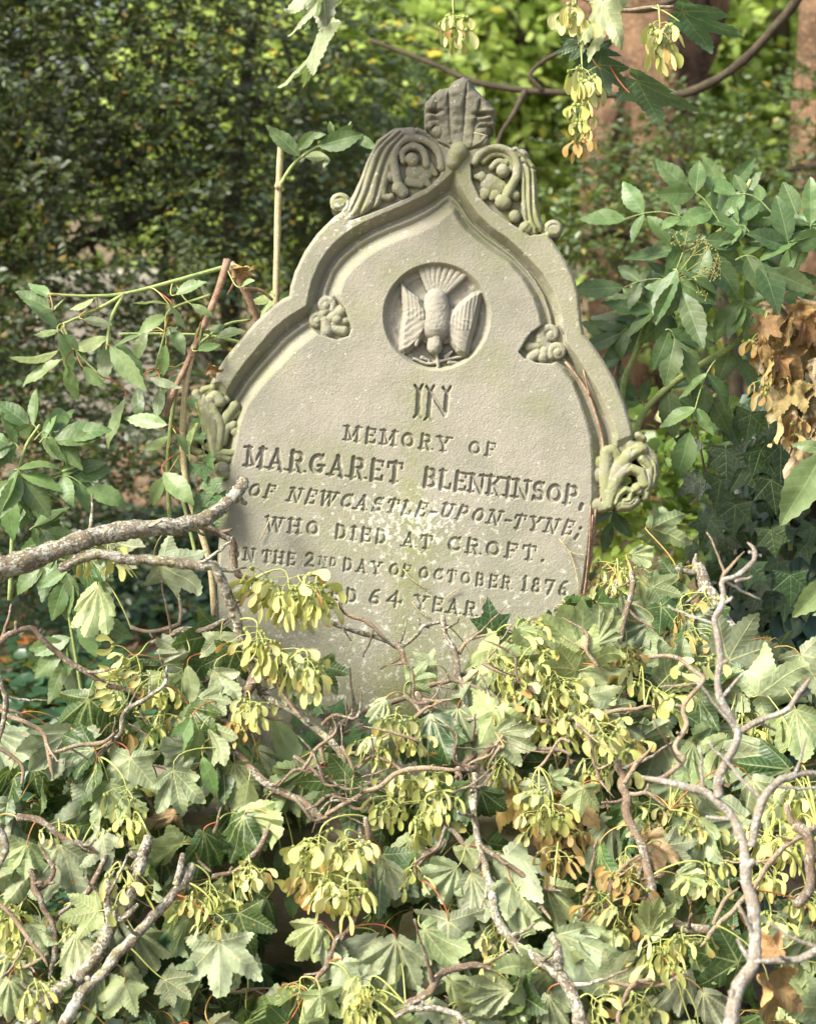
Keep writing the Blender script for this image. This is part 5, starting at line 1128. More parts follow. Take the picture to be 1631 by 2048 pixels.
# hidden twigs and the mass of leaves behind, never over the face of the stone
STONE_VIS = [(425, 860), (455, 1040), (480, 1240), (500, 1330), (520, 1480), (600, 1520), (720, 1525), (790, 1440), (830, 1370), (930, 1330), (950, 1255), (1100, 1195), (1190, 1120), (1290, 1000), (1280, 820), (900, 100), (560, 520)]
HOLLOWS = [[(985, 1560), (1030, 1580), (1160, 1600), (1180, 1700), (1130, 1740), (1020, 1710), (975, 1650)], [(580, 1690), (690, 1690), (700, 1900), (640, 1950), (550, 1950), (540, 1850)], [(0, 1160), (220, 1200), (190, 1380), (110, 1430), (0, 1400)]]
def blocked(x, y):
    if inpoly(np.array([x]), np.array([y]), STONE_VIS)[0]: return True
    return any(inpoly(np.array([x]), np.array([y]), h)[0] for h in HOLLOWS)
PILE = [(-60, 1400), (120, 1450), (240, 1330), (330, 1270), (440, 1260), (500, 1400), (520, 1500), (640, 1530), (740, 1540), (820, 1440), (940, 1345), (960, 1275), (1110, 1215), (1200, 1130), (1300, 1090), (1450, 1260), (1700, 1280), (1700, 2120), (-60, 2120)]
for k in range(70):
    for _ in range(30):
        x, y = random.uniform(-40, 1680), random.uniform(1250, 2080)
        if inpoly(np.array([x]), np.array([y]), PILE)[0] and not blocked(x, y): break
    else: continue
    d = pile_depth(x, y) + random.uniform(.02, .10); a = random.uniform(0, 360); L = random.uniform(60, 120)
    P, bg_, _ = nearest(at(x, y, d))
    q = [(x, y), (x + L * .5 * math.cos(R_(a)) + 12, y + L * .5 * math.sin(R_(a))), (x + L * math.cos(R_(a)), y + L * math.sin(R_(a)) + 10)]
    if blocked(*q[1]) or blocked(*q[2]): continue
    limb(bg_, q, 4.5, 3, d, d + random.uniform(-.05, .05), 'T', 'twig')
SP = np.array([s[0] for s in SAMPLES])
nfill = 0
for k in range(9000):
    if nfill >= 520: break
    x, y = random.uniform(-40, 1680), random.uniform(1090, 2090)
    if not inpoly(np.array([x]), np.array([y]), PILE)[0] or blocked(x, y): continue
    back = nfill < 340
    dg = random.gauss(92, 34); ln = random.uniform(74, 112) if back else random.uniform(84, 134)
    tx, ty = x + ln * math.cos(R_(dg)), y + ln * math.sin(R_(dg))
    if blocked(tx, ty) or blocked(x + .6 * (tx - x) + 28, y + .6 * (ty - y)) or blocked(x + .6 * (tx - x) - 28, y + .6 * (ty - y)): continue
    d = pile_depth(x, y) + (random.uniform(.06, .16) if back else random.uniform(-.03, .03))
    gz = at(x, y + ln, d).z
    if gz < .02: d = d - .12
    if nearest(at(x, y, d))[2] > .15: continue
    side = u if random.random() < (.22 if back else .74) else t_
    add_leaf(x, y, dg, ln, side, pitch=random.uniform(-25, 30), roll=random.gauss(0, 48), d=d, limpness=.66); nfill += 1
print('filler leaves', nfill)
# dead leaves caught in the hollow and elsewhere
for (px, py, dg, ln, dd) in [(1048, 1590, 100, 90, .08), (1075, 1600, 86, 100, .07), (1110, 1600, 78, 105, .07), (1140, 1595, 92, 110, .08), (1165, 1610, 96, 90, .1), (1095, 1640, 90, 80, .05), (1150, 1650, 80, 80, .06), (1290, 1680, 60, 90, 0), (1275, 1790, 40, 80, .02), (1310, 1640, 100, 70, .04), (350, 1630, 165, 80, .04), (1535, 1960, 84, 120, -.1), (1555, 1900, 178, 70, -.12), (505, 1985, 20, 40, .1), (1285, 1720, 80, 80, .02)]:
    add_leaf(px, py, dg, ln, random.choice('ut'), meshes=DEADL, pitch=random.uniform(-10, 20), roll=random.uniform(-60, 60), d=pile_depth(px, py) - .02 + dd, name='dead_leaf')
# ---------------------------------------------------------------- elder bush right of the stone
def compound(parent, start, tip, npair, leaf, d, meshes, face=1, droop=0.0, wfan=58, d2=None, rr=.0016, fs=.08):
    """one elder leaf: a midrib mesh with paired leaflets and an end leaflet as children; pixels in, metres out"""
    d2 = d if d2 is None else d2
    S_ = at(*start, d); E_ = at(*tip, d2); v = E_ - S_; L = v.length; size = leaf * m_at(d)
    rl = max(.3, 1 - size / L) if L > size * 1.15 else .3
    n = 10; ts = np.linspace(0, 1, n)
    C = np.array([S_ + v * (rl * t) + UPV * (L * .10 * math.sin(t * math.pi)) for t in ts])
    T = Tubes(); T.add(C, np.linspace(rr, rr * .6, n), 5)
    o = link_local('compound_leaf', T, M_GREEN, parent)
    vd = v.normalized(); fc = (NRM * .9 + UPV * .45).normalized() * face
    side = vd.cross(fc).normalized()
    for k in range(npair):
        t = fs * 4 + (1 - fs * 4) * (k + .35) / npair; p = Vector(C[int(t * (n - 1))])
        for s in (1, -1):
            a = R_(wfan + random.uniform(-14, 14))
            D = vd * math.cos(a) + side * s * math.sin(a) - UPV * (droop + random.uniform(-.05, .2)) + NRM * random.uniform(-.3, .35)
            link('leaflet', random.choice(meshes), o, leaf_matrix(p, D, fc, size * random.uniform(.66, 1.08), R_(random.uniform(-48, 48))))
    D = vd - UPV * droop
    link('leaflet', random.choice(meshes), o, leaf_matrix(Vector(C[-1]), D, fc, size * random.uniform(.98, 1.12), R_(random.uniform(-20, 20))))
    return o
def stem(parent, pts, r0, r1, d0, d1, mat=None, name='stem', sides=8):
    ds = np.linspace(d0, d1, len(pts)); P = np.array([at(x, y, d) for (x, y), d in zip(pts, ds)])
    n = max(6, int(np.linalg.norm(np.diff(P, axis=0), axis=1).sum() / .012)); C = catmull(P, n)
    T = Tubes(); s = np.arange(n) * .012
    T.add(C, np.linspace(r0, r1, n) * m_at((d0 + d1) / 2) * (1 + .12 * vnoise(s + r0, s * 0, .05, 97)), sides)
    return link_local(name, T, mat or M_GREEN, parent), C
elder = thing('elder_bush', at(1255, 860, .22), 'green elder bush with toothed leaflets and a spent flower head right of the stone', 'elder bush')
stem(elder, [(1215, 1080), (1261, 845 + 60), (1290, 820), (1369, 749), (1460, 694), (1515, 633), (1580, 560), (1612, 470)], 8, 5, .22, .16)
stem(elder, [(1238, 900), (1245, 775), (1266, 714), (1304, 618), (1364, 528), (1460, 440), (1500, 360)], 7, 4, .22, .20)
stem(elder, [(1225, 880), (1232, 750), (1250, 690), (1290, 620)], 6, 4, .26, .26, M_CANER)
stem(elder, [(1580, 1100), (1560, 900), (1600, 700), (1640, 560)], 5, 4, .34, .3)
for a in [((1450, 470), (1318, 314), 2, 84, .16), ((1410, 462), (1168, 424), 2, 84, .18), ((1545, 430), (1405, 352), 2, 76, .18), ((1610, 490), (1490, 372), 2, 78, .20), ((1395, 590), (1150, 566), 2, 96, .20), ((1470, 520), (1640, 572), 2, 112, .12),
          ((1300, 650), (1160, 690), 2, 84, .22), ((1450, 690), (1520, 770), 1, 84, .22), ((1560, 470), (1660, 372), 2, 84, .2), ((1480, 430), (1410, 310), 2, 80, .24), ((1340, 560), (1250, 640), 2, 80, .24), ((1540, 600), (1660, 690), 2, 90, .22),
          ((1520, 620), (1610, 470), 2, 100, .2), ((1260, 760), (1180, 760), 1, 66, .28), ((1290, 620), (1200, 640), 2, 76, .28), ((1460, 460), (1560, 440), 2, 90, .22), ((1364, 528), (1300, 420), 2, 76, .26), ((1580, 560), (1480, 520), 2, 92, .24)]:
    compound(elder, a[0], a[1], a[2], a[3], a[4], ELD, 1, .12)
for a in [((1420, 500), (1250, 500), 2, 92, .2), ((1500, 470), (1400, 420), 2, 90, .16), ((1580, 520), (1560, 400), 2, 92, .15), ((1440, 600), (1330, 560), 2, 100, .17), ((1350, 640), (1210, 590), 2, 92, .2), ((1490, 640), (1600, 560), 2, 104, .16), ((1480, 600), (1520, 690), 2, 96, .15), ((1320, 700), (1400, 660), 2, 92, .2), ((1280, 700), (1185, 640), 2, 84, .24), ((1620, 480), (1620, 380), 2, 90, .18), ((1400, 480), (1460, 560), 2, 96, .13), ((1320, 780), (1410, 820), 1, 90, .2)]:
    compound(elder, a[0], a[1], a[2], a[3] * 1.1, a[4], ELD, 1, .15)
compound(elder, (1345, 540), (1410, 690), 2, 122, .10, ELD, 1, .15, d2=.05)
compound(elder, (1330, 660), (1408, 770), 2, 100, .14, ELD, 1, .3)
o_ = compound(elder, (1430, 720), (1345, 955), 2, 98, .12, ELD, 1, .35, wfan=62)
compound(elder, (1380, 740), (1470, 860), 2, 84, .20, ELD, 1, .3); compound(elder, (1290, 820), (1240, 760), 1, 62, .24, ELD, 1, .1)
compound(elder, (1230, 1020), (1200, 1100), 1, 62, .1, ELD, 1, .4)
# spent flower head
T = Tubes()
c0 = np.array(at(1345, 560, .12)); 
for k in range(6):
    a = -1.25 + k * .42; L = random.uniform(40, 62); m = (1350 + L * math.cos(a), 540 + L * math.sin(a) * .8); dd = .10 + random.uniform(-.03, .03); pm = at(*m, dd)
    T.add(np.array([c0, at(1346 + .5 * L * math.cos(a), 552 + .4 * L * math.sin(a), .11), pm]), .0010, 4)
    for q in range(5):
        b_ = a + random.uniform(-1.0, 1.0); L2 = random.uniform(22, 46); e = (m[0] + L2 * math.cos(b_), m[1] + L2 * math.sin(b_)); d3 = dd + random.uniform(-.02, .02); pe = at(*e, d3); T.add(np.array([pm, pe]), .0006, 4)
        for z_ in range(3):
            f = at(e[0] + random.uniform(-12, 12), e[1] + random.uniform(-12, 12), d3); T.add(np.array([pe, f]), .0005, 4); p = np.array(f)
            T.add(np.array([p - [0, 0, .0016], p, p + [0, 0, .0016]]), [.0008, .0018, .0008], 5)
link_local('flower_head', T, NB('flower_stalk').out((.28, .27, .08), .6), elder)
near_elder = thing('elder_shoot', at(1660, 1010, -.1), 'two pale green elder leaflets poking in at the right edge beside the ivy', 'elder shoot')
stem(near_elder, [(1690, 1250), (1670, 1050), (1650, 900)], 5, 4, -.1, -.1)
for (x, y, dg, ln) in [(1645, 905, 120, 170), (1660, 900, 190, 80), (1665, 1150, 132, 120), (1680, 1210, 160, 60)]:
    free_leaf(near_elder, at(x, y, -.12), idir(dg), ln * m_at(-.12), ELDP, NRM, random.uniform(-25, 25), attach=at(1668, y + 30, -.1))

# ---------------------------------------------------------------- broken elder on the left
cane = thing('elder_canes', at(397, 1050, .06), 'broken elder canes bent over left of the stone with wilting pale leaflets', 'elder bush')
stem(cane, [(455, 520), (440, 570), (422, 618), (387, 699), (366, 745), (352, 774), (330, 832)], 8, 6, .02, -.02, M_CANER, 'broken_cane')
stem(cane, [(389, 690), (376, 745), (368, 810), (366, 905), (377, 985), (397, 1050), (420, 1130), (430, 1240)], 6, 7, .0, .0, M_CANE, 'cane')
stem(cane, [(384, 700), (352, 784), (337, 905), (338, 1005), (350, 1150)], 4, 5, .03, .04)
stem(cane, [(337, 960), (360, 985), (380, 1060), (396, 1130)], 4, 4, .03, .02)
stem(cane, [(461, 526), (488, 578), (513, 633), (530, 690)], 8, 7, .06, .12, M_CANER, 'broken_cane')
stem(cane, [(466, 530), (470, 560), (455, 590)], 4, 2, .04, .04, M_CANER, 'bark_strip'); stem(cane, [(463, 528), (490, 540), (510, 552)], 4, 3, .04, .03, M_CANE, 'bark_strip'); stem(cane, [(488, 578), (520, 580), (545, 600)], 4, 3, .06, .08, M_CANER, 'bark_strip')
arm, CA = stem(cane, [(450, 534), (400, 548), (347, 563), (246, 588), (166, 592), (96, 588)], 5, 3, .02, -.05)
stem(cane, [(246, 590), (196, 618), (126, 648)], 4, 3, -.03, -.05); stem(cane, [(246, 590), (222, 640), (214, 700)], 4, 3, -.03, -.04); stem(cane, [(126, 648), (150, 700), (205, 755)], 3, 2, -.05, -.05)
stem(cane, [(420, 590), (340, 620), (330, 665), (310, 740)], 3, 2, .01, .0); stem(cane, [(500, 690), (420, 672), (330, 668), (240, 668)], 4, 3, .1, .04); stem(cane, [(395, 690), (450, 650), (500, 640)], 3, 3, .06, .1); stem(cane, [(380, 720), (340, 740), (300, 755)], 3, 2, .0, .0)
AN = [at(x, y, d) for x, y, d in [(246, 590, -.03), (196, 618, -.04), (126, 648, -.05), (100, 588, -.05), (215, 695, -.04), (347, 563, .0), (330, 665, .0), (310, 740, 0), (337, 905, .03), (366, 905, 0), (340, 820, .03), (420, 672, .07), (387, 699, 0), (166, 592, -.04), (150, 700, -.05), (205, 755, -.05)]]
for x1, y1, x2, y2, f, r in [(200, 1230, 72, 1158, 1, 10), (232, 1310, 112, 1180, 1, 30), (200, 1178, 118, 1126, 1, 0), (255, 1190, 172, 1255, -1, 20), (372, 1188, 288, 1232, -1, 10), (235, 1312, 140, 1335, -1, 0), (232, 1392, 55, 1452, -1, 30), (245, 1432, 92, 1525, 1, 10), (232, 1322, 296, 1490, 1, -40),
    (265, 1450, 302, 1595, 1, 15), (255, 1330, 320, 1390, 1, 0), (430, 1342, 292, 1394, -1, 10), (425, 1362, 412, 1530, -1, 10), (436, 1375, 570, 1542, 1, 25), (450, 1352, 590, 1490, 1, -30), (660, 1255, 555, 1320, 1, 0), (585, 1322, 530, 1430, 1, 10), (660, 1370, 640, 1500, 1, 0), (700, 1172, 805, 1112, 1, 0), (670, 1212, 535, 1198, 1, 50),
    (675, 1215, 740, 1305, 1, -30), (545, 1540, 552, 1670, 1, 20), (500, 1585, 424, 1770, 1, 35), (595, 1500, 715, 1545, -1, 10), (640, 1540, 625, 1660, -1, 15), (665, 1690, 500, 1662, 1, -30), (670, 1735, 568, 1800, -1, 10), (785, 1395, 872, 1370, 1, 0), (680, 1780, 760, 1890, 1, 20), (700, 1722, 750, 1800, 1, -20), (860, 1345, 965, 1305, 1, 0), (330, 1460, 400, 1535, 1, 60), (330, 1270, 440, 1290, -1, 50), (640, 1340, 700, 1300, 1, 30), (690, 1310, 730, 1400, 1, 10), (830, 1310, 900, 1300, -1, 10), (800, 1290, 780, 1390, 1, 40), (560, 1330, 460, 1370, 1, 20), (720, 1480, 640, 1560, 1, 10), (780, 1700, 730, 1830, 1, 30), (650, 1880, 760, 1990, 1, 10), (760, 1210, 850, 1260, 1, 0), (960, 1140, 1000, 1110, 1, 0), (800, 1130, 830, 1190, -1, 0), (660, 1900, 590, 2010, 1, 0)]:
    c = 1.989; d = random.uniform(-.06, .03) - (.03 if x1 < 500 else 0); B = at(x1 / c, y1 / c, d); E = at(x2 / c, y2 / c, d + random.uniform(-.03, .03))
    k = min(AN + [Vector(p) for p in CA[::6]], key=lambda q: (q - B).length)
    free_leaf(cane, B, E - B, (E - B).length * 1.08, ELDP if random.random() < .75 else ELD, (NRM * .8 + UPV * .6) * f, r + random.uniform(-12, 12), attach=k if (k - B).length > .008 else None)
T = Tubes()
for k in range(5): T.add(np.array([at(384 + 8 * math.cos(a), 697 + k * 3 + 3 * math.sin(a), -.004 - .005 * math.sin(a)) for a in np.linspace(0, 6.2, 10)]), .0012, 4)
link_local('tendril_knot', T, M_CANER, cane)
free_leaf(cane, at(420, 735, -.02), idir(20), 30 * m_at(0), DEADL, NRM, 40, 'dead_leaf'); free_leaf(cane, at(470, 535, .03), idir(15), 46 * m_at(0), DEADL, NRM, 60, 'dead_leaf')
pole = thing('snapped_elder_cane', at(553, 640, .14), 'tan snapped elder cane upright behind the left shoulder of the stone', 'elder cane')
stem(pole, [(562, 286), (557, 377), (554, 503), (552, 600), (551, 800), (548, 1000)], 6, 7, .14, .16, M_CANE, 'cane')
stem(pole, [(557, 377), (575, 345), (598, 317), (638, 292), (668, 276), (690, 262), (702, 244)], 4, 2, .14, .13); stem(pole, [(552, 372), (562, 372)], 8, 8, .14, .14, M_CANE, 'node')
for x1, y1, x2, y2, f, r in [(600, 312, 536, 252, 1, 0), (596, 300, 630, 262, 1, 20), (620, 275, 650, 268, 1, 0), (636, 292, 722, 268, 1, 20), (710, 272, 752, 296, 1, 10), (610, 314, 656, 312, -1, 0), (655, 312, 648, 336, -1, 30), (664, 272, 660, 243, 1, 0), (668, 274, 704, 250, 1, 50)]:
    d = .13; B = at(x1, y1, d); E = at(x2, y2, d - .01); free_leaf(pole, B, E - B, (E - B).length * 1.05, ELD if f > 0 else ELDP, NRM * f + UPV * .3, r)
free_leaf(pole, at(552, 590, .13), idir(160), 60 * m_at(.1), ELDP, -NRM, 20); free_leaf(pole, at(545, 580, .13), idir(110), 60 * m_at(.1), ELDP, -NRM, 50); free_leaf(pole, at(556, 600, .15), idir(-20), 50 * m_at(.1), ELD, NRM, 10)
# young elder at the lower left
elow = thing('young_elder', at(40, 1150, -.05), 'young elder at the left edge with large smooth shiny leaflets under the bent canes', 'elder bush')
stem(elow, [(20, 1200), (30, 1000), (50, 900), (80, 850)], 5, 3, -.02, -.06); stem(elow, [(30, 1010), (90, 960), (160, 930)], 4, 3, -.04, -.06); stem(elow, [(60, 1100), (125, 1120), (200, 1130)], 3, 2, -.02, -.02)
for a in [((80, 870), (8, 805), 1, 84, -.05), ((70, 880), (212, 848), 2, 100, -.07), ((80, 885), (160, 870), 1, 86, -.08), ((40, 900), (-30, 860), 2, 90, -.06), ((30, 940), (80, 1000), 2, 96, -.08), ((100, 960), (262, 998), 2, 92, -.06), ((120, 950), (190, 925), 2, 74, -.05), ((20, 960), (20, 1030), 2, 96, -.06), ((60, 1060), (150, 1070), 2, 80, -.0), ((40, 1000), (110, 1040), 2, 80, .02)]:
    compound(elow, a[0], a[1], a[2], a[3], a[4], ELD, 1, .1)
# dark shrub leaves below it
shr = thing('shaded_elder', at(150, 1330, .35), 'shaded elder sapling with dull dark leaves over the ivy at far left', 'elder bush')
stem(shr, [(170, 1420), (150, 1300), (130, 1180), (110, 1090)], 4, 3, .3, .2)
for a in [((140, 1140), (100, 1220), 1, 84, .15), ((140, 1160), (170, 1230), 1, 84, .15), ((150, 1280), (60, 1330), 2, 84, .3), ((150, 1300), (80, 1400), 2, 84, .35), ((120, 1120), (20, 1150), 2, 84, .25), ((130, 1100), (230, 1120), 2, 80, .2), ((150, 1250), (260, 1230), 2, 84, .2), ((130, 1060), (200, 1180), 2, 80, .12), ((120, 1080), (60, 1100), 2, 80, .2)]:
    compound(shr, a[0], a[1], a[2], a[3], a[4], ELD, 1, .5)

# ---------------------------------------------------------------- sycamore twig hanging in at the top
syc = thing('hanging_sycamore_branch', at(1160, -60, -.12), 'sycamore twig with red leaf stalks and green seed bunches hanging in at the top right', 'sycamore branch')
stem(syc, [(1165, -60), (1150, -10), (1148, 30), (1160, 60), (1175, 95)], 6, 4, -.12, -.12, M_TWIG, 'twig'); stem(syc, [(1150, -10), (1235, 20), (1300, 15), (1345, 14)], 5, 3, -.12, -.12, M_TWIG, 'twig')
stem(syc, [(1160, 60), (1200, 120), (1165, 150)], 3, 3, -.12, -.13)
def syl(px, py, dg, ln, side, roll, d, A, me=None, pitch=0):
    B = at(px, py, d); o = link('leaf', random.choice(me or SYCF), syc, leaf_matrix(B, idir(dg, pitch), NRM if side == 't' else -NRM, ln * m_at(d), R_(roll)) @ Matrix.Diagonal((.66, 1, 1, 1))); stalk(A, B, idir(dg, pitch), o, r=.0014, sag=.1)
syl(1362, 24, 24, 132, 't', 58, -.14, at(1300, 15, -.12)); syl(1272, 162, 28, 140, 't', 60, -.15, at(1205, 115, -.12)); syl(1205, 5, 98, 125, 'u', 35, -.16, at(1165, -40, -.12), SYCW); syl(1195, 130, 36, 90, 't', 20, -.13, at(1160, 60, -.12)); syl(1170, 85, 160, 66, 't', 0, -.12, at(1160, 60, -.12)); syl(1180, 115, 110, 70, 't', 0, -.11, at(1165, 80, -.12)); syl(1185, 100, 10, 60, 't', -20, -.11, at(1170, 80, -.12)); syl(1160, 95, 190, 44, 't', 0, -.11, at(1160, 70, -.12))
for (px, py, n, lp, dg, A, dry) in [(1318, 40, 18, 44, 88, (1312, 15), 0), (1163, 128, 15, 44, 86, (1160, 80), 0), (1167, 248, 7, 34, 88, (1166, 200), 1), (1150, 6, 8, 40, 92, (1150, -12), 0), (1160, 200, 6, 38, 90, (1165, 160), 0)]:
    bunch(at(px, py, -.18), idir(dg), n, lp * m_at(-.18), syc, bool(dry), attach=at(*A, -.12), spread=.62, seed=px, loose=.25)
syc2 = thing('hanging_sycamore_twig', at(680, -60, -.12), 'drooping sycamore leaves on a red stalk at the top edge left of centre', 'sycamore branch')
stem(syc2, [(690, -60), (660, -30), (640, -20)], 4, 3, -.12, -.12, M_TWIG, 'twig')
for px, py, dg, ln, sd2, rl, A in [(640, 66, 116, 150, 'u', 78, (690, -20)), (648, -20, 122, 120, 'u', 72, (660, -30)), (640, -15, 98, 110, 't', 75, (655, -30)), (622, -25, 128, 80, 'u', 20, (640, -20))]:
    B = at(px, py, -.13); o = link('leaf', random.choice(SYCW), syc2, leaf_matrix(B, idir(dg), NRM if sd2 == 't' else -NRM, ln * m_at(-.13), R_(rl))); stalk(at(*A, -.12), B, idir(dg), o, r=.0014, sag=.1)
syc3 = thing('hanging_seed_twig', at(908, -60, -.05), 'lone bunch of seed keys hanging at the top edge above the finial', 'sycamore branch')
stem(syc3, [(900, -60), (905, -10), (908, 20)], 3, 2, -.05, -.05, M_TWIG, 'twig'); bunch(at(906, 26, -.05), idir(88), 11, 34 * m_at(0), syc3, False, attach=at(905, -5, -.05), spread=.7, seed=3, loose=.3)

# ---------------------------------------------------------------- ivy-clad stump on the right with a dead spray
stump = thing('ivy_clad_stump', at(1560, 1350, .45), 'stump smothered in dark glossy ivy at the right edge', 'stump')
sp = np.array([at(1575, 1450, .50), at(1578, 1200, .50), at(1600, 1000, .52), at(1612, 800, .54), at(1616, 740, .55)])
T = Tubes(); C = catmull(sp, 24); C_STUMP = C; T.add(C, np.linspace(.15, .06, 24) * (1 + .12 * vnoise(np.arange(24) * .05, np.zeros(24), .12, 98)), 16); link_local('trunk', T, M_BOUGH, stump)
ni = 0
for k in range(2600):
    if ni >= 298: break
    t = random.random(); c = C[int(t * 23)]; rad = .17 - .10 * t + .03; a = random.uniform(-math.pi * .95, math.pi * .05) if random.random() < .85 else random.uniform(0, 6.28)
    o3 = Vector((math.cos(a), math.sin(a), 0)); p = Vector(c) + o3 * rad * random.uniform(.95, 1.5)
    x, y, d = proj(p)
    if x < 1345 or y < 780 or (x < 1430 and y < 900): continue
    D = Vector((random.uniform(-.5, .5), random.uniform(-.3, .1), -1)) + o3 * .3
    link('ivy_leaf', random.choice(IVY), stump, leaf_matrix(p, D, o3 + Vector((0, -.3, .35)), random.uniform(.028, .054), R_(random.uniform(-35, 35)))); ni += 1
for x, y, dg, ln in [(1450, 900, 88, 80), (1490, 930, 120, 74), (1520, 900, 60, 80), (1560, 890, 90, 76), (1440, 960, 100, 70), (1540, 960, 80, 74), (1470, 1010, 95, 70), (1400, 960, 150, 60), (1580, 1150, 90, 70), (1500, 1130, 100, 60), (1420, 1040, 110, 60), (1540, 1060, 80, 64), (1460, 850, 70, 60), (1500, 830, 100, 66), (1385, 880, 140, 60), (1545, 1760, 80, 60)][:-1]:
    B = at(x, y, .22); link('ivy_leaf', random.choice(IVY), stump, leaf_matrix(B, idir(dg), NRM + UPV * .3, ln * m_at(.22), R_(random.uniform(-20, 20))))
stem(stump, [(1380, 1010), (1430, 960), (1480, 890), (1530, 820)], 3, 2, .25, .25, M_CANE, 'ivy_stem'); stem(stump, [(1420, 1000), (1400, 900), (1380, 820)], 3, 2, .28, .3, M_BARK, 'ivy_stem')
dead = thing('dead_sycamore_spray', at(1570, 590, .16), 'withered tan sycamore spray with orange seed keys draped over the top of the ivy', 'dead branch')
stem(dead, [(1530, 590), (1560, 602), (1590, 640), (1600, 720), (1615, 820), (1620, 900)], 4, 3, .16, .12, M_TWIG, 'twig'); stem(dead, [(1560, 605), (1530, 650), (1520, 720)], 3, 2, .16, .14, M_TWIG, 'twig'); stem(dead, [(1500, 640), (1520, 600), (1545, 592)], 2, 2, .15, .16, M_TWIG, 'twig')
for x, y, dg, ln in [(1550, 605, 60, 80), (1590, 620, 95, 84), (1610, 640, 80, 90), (1575, 650, 110, 84), (1545, 640, 120, 70), (1600, 700, 92, 96), (1570, 700, 100, 84), (1620, 740, 88, 96), (1590, 740, 100, 80), (1540, 690, 96, 70), (1612, 800, 92, 120), (1580, 770, 110, 80), (1630, 690, 70, 80), (1555, 770, 100, 76), (1625, 610, 50, 70), (1600, 600, 20, 60)]:
    B = at(x, y, .12 + random.uniform(-.03, .03)); o = link('dead_leaf', random.choice(DEADL), dead, leaf_matrix(B, idir(dg, random.uniform(-20, 20)), NRM * random.choice((1, -1)), .95 * ln * m_at(.12), R_(random.uniform(-60, 60))))
for x, y, dg, ln in [(1600, 840, 90, 96), (1622, 850, 80, 100), (1580, 830, 100, 70), (1612, 900, 92, 84), (1560, 790, 95, 70), (1530, 640, 100, 60), (1520, 700, 88, 64), (1640, 780, 100, 90)]:
    B = at(x, y, .11 + random.uniform(-.03, .03)); link('dead_leaf', random.choice(DEADL), dead, leaf_matrix(B, idir(dg, random.uniform(-20, 20)), NRM * random.choice((1, -1)), ln * m_at(.12), R_(random.uniform(-60, 60))))
for k in range(10):
    y = random.uniform(640, 890); x = random.uniform(1500 + max(0, y - 700) * .45, 1645); B = at(x, y, .10 + random.uniform(-.05, .04))
    link('dead_leaf', random.choice(DEADL), dead, leaf_matrix(B, idir(random.gauss(92, 18), random.uniform(-25, 25)), NRM * random.choice((1, -1)), random.uniform(46, 84) * m_at(.1), R_(random.uniform(-75, 75))) @ Matrix.Diagonal((.8, 1, 1, 1)))
for x, y, n in [(1528, 650, 8), (1540, 750, 8), (1590, 830, 6)]:
    bunch(at(x, y, .10), idir(92), n, 34 * m_at(.1), dead, True, attach=at(x + 10, y - 30, .13), seed=x)

# ---------------------------------------------------------------- ivy and dry stems on the stone
def on_stone(px, py, up=.004):
    return at(px, py, -up)
ivs = thing('ivy_sprig', at(660, 1520, -.02), 'small fresh ivy sprig climbing the foot of the stone', 'ivy')
stem(ivs, [(640, 1540), (660, 1490), (690, 1450), (700, 1410)], 2, 1.4, -.006, -.005, M_DRYSTEM); stem(ivs, [(600, 1520), (590, 1470), (580, 1420)], 2, 1.4, -.005, -.005, M_DRYSTEM); stem(ivs, [(680, 1470), (720, 1450), (745, 1440)], 2, 1.2, -.005, -.005, M_DRYSTEM)
for x, y, dg, ln in [(672, 1412, 60, 34), (640, 1412, 110, 28), (706, 1420, 20, 32), (670, 1440, 130, 34), (612, 1470, 70, 38), (700, 1470, 40, 40), (740, 1436, 60, 34), (660, 1480, 100, 36), (625, 1410, 170, 22), (690, 1500, 80, 40), (640, 1500, 120, 40), (595, 1440, 110, 26), (735, 1470, 90, 30)]:
    B = on_stone(x, y, .010); link('ivy_leaf', random.choice(IVYL), ivs, leaf_matrix(B, idir(dg, 10), NRM, ln * m_at(0), R_(random.uniform(-20, 20))))
ivb = thing('ivy_strand', at(410, 990, -.03), 'pale young ivy strand on the left leaf boss beside the canes', 'ivy')
stem(ivb, [(412, 1040), (414, 960), (408, 900), (404, 850), (390, 800)], 2, 1.2, -.02, -.016, M_GREEN)
for x, y, dg, ln in [(405, 930, 80, 40), (425, 960, 100, 46), (415, 990, 70, 44), (400, 870, 80, 24), (398, 845, 160, 22), (414, 915, 60, 30), (430, 1020, 80, 44), (405, 1000, 120, 40), (388, 806, 200, 20), (440, 990, 60, 30)]:
    link('ivy_leaf', random.choice(IVYL), ivb, leaf_matrix(at(x, y, -.028), idir(dg, 8), NRM, ln * m_at(0), R_(random.uniform(-25, 25))))
ivd = thing('ivy_tip', at(985, 1275, -.10), 'single dark glossy ivy leaf standing up at the foot of the inscription', 'ivy')
stem(ivd, [(990, 1330), (985, 1290), (984, 1262)], 2, 2, -.1, -.1); link('ivy_leaf', IVY[0], ivd, leaf_matrix(at(984, 1262, -.1), idir(-97), NRM, 66 * m_at(-.1), 0.1)); link('ivy_leaf', IVY[1], ivd, leaf_matrix(at(984, 1275, -.1), idir(-10), NRM, 46 * m_at(-.1), 0.1))
dry = thing('dead_ivy_stem', at(1168, 1190, -.01), 'dry brown ivy stems clinging to the right-hand groove and edge of the stone', 'dead ivy')
def ds_(pts, r0, r1, up=.0): return stem(dry, pts, r0, r1, -up, -up, M_DRYSTEM, 'stem', 5)
ds_([(1130, 724), (1160, 762), (1178, 795), (1192, 835), (1202, 870), (1206, 905), (1207, 945), (1205, 975), (1199, 1000), (1188, 1025)], 3.2, 3.0, -.004); ds_([(1166, 740), (1174, 775), (1178, 792)], 2.2, 2.4, -.002)
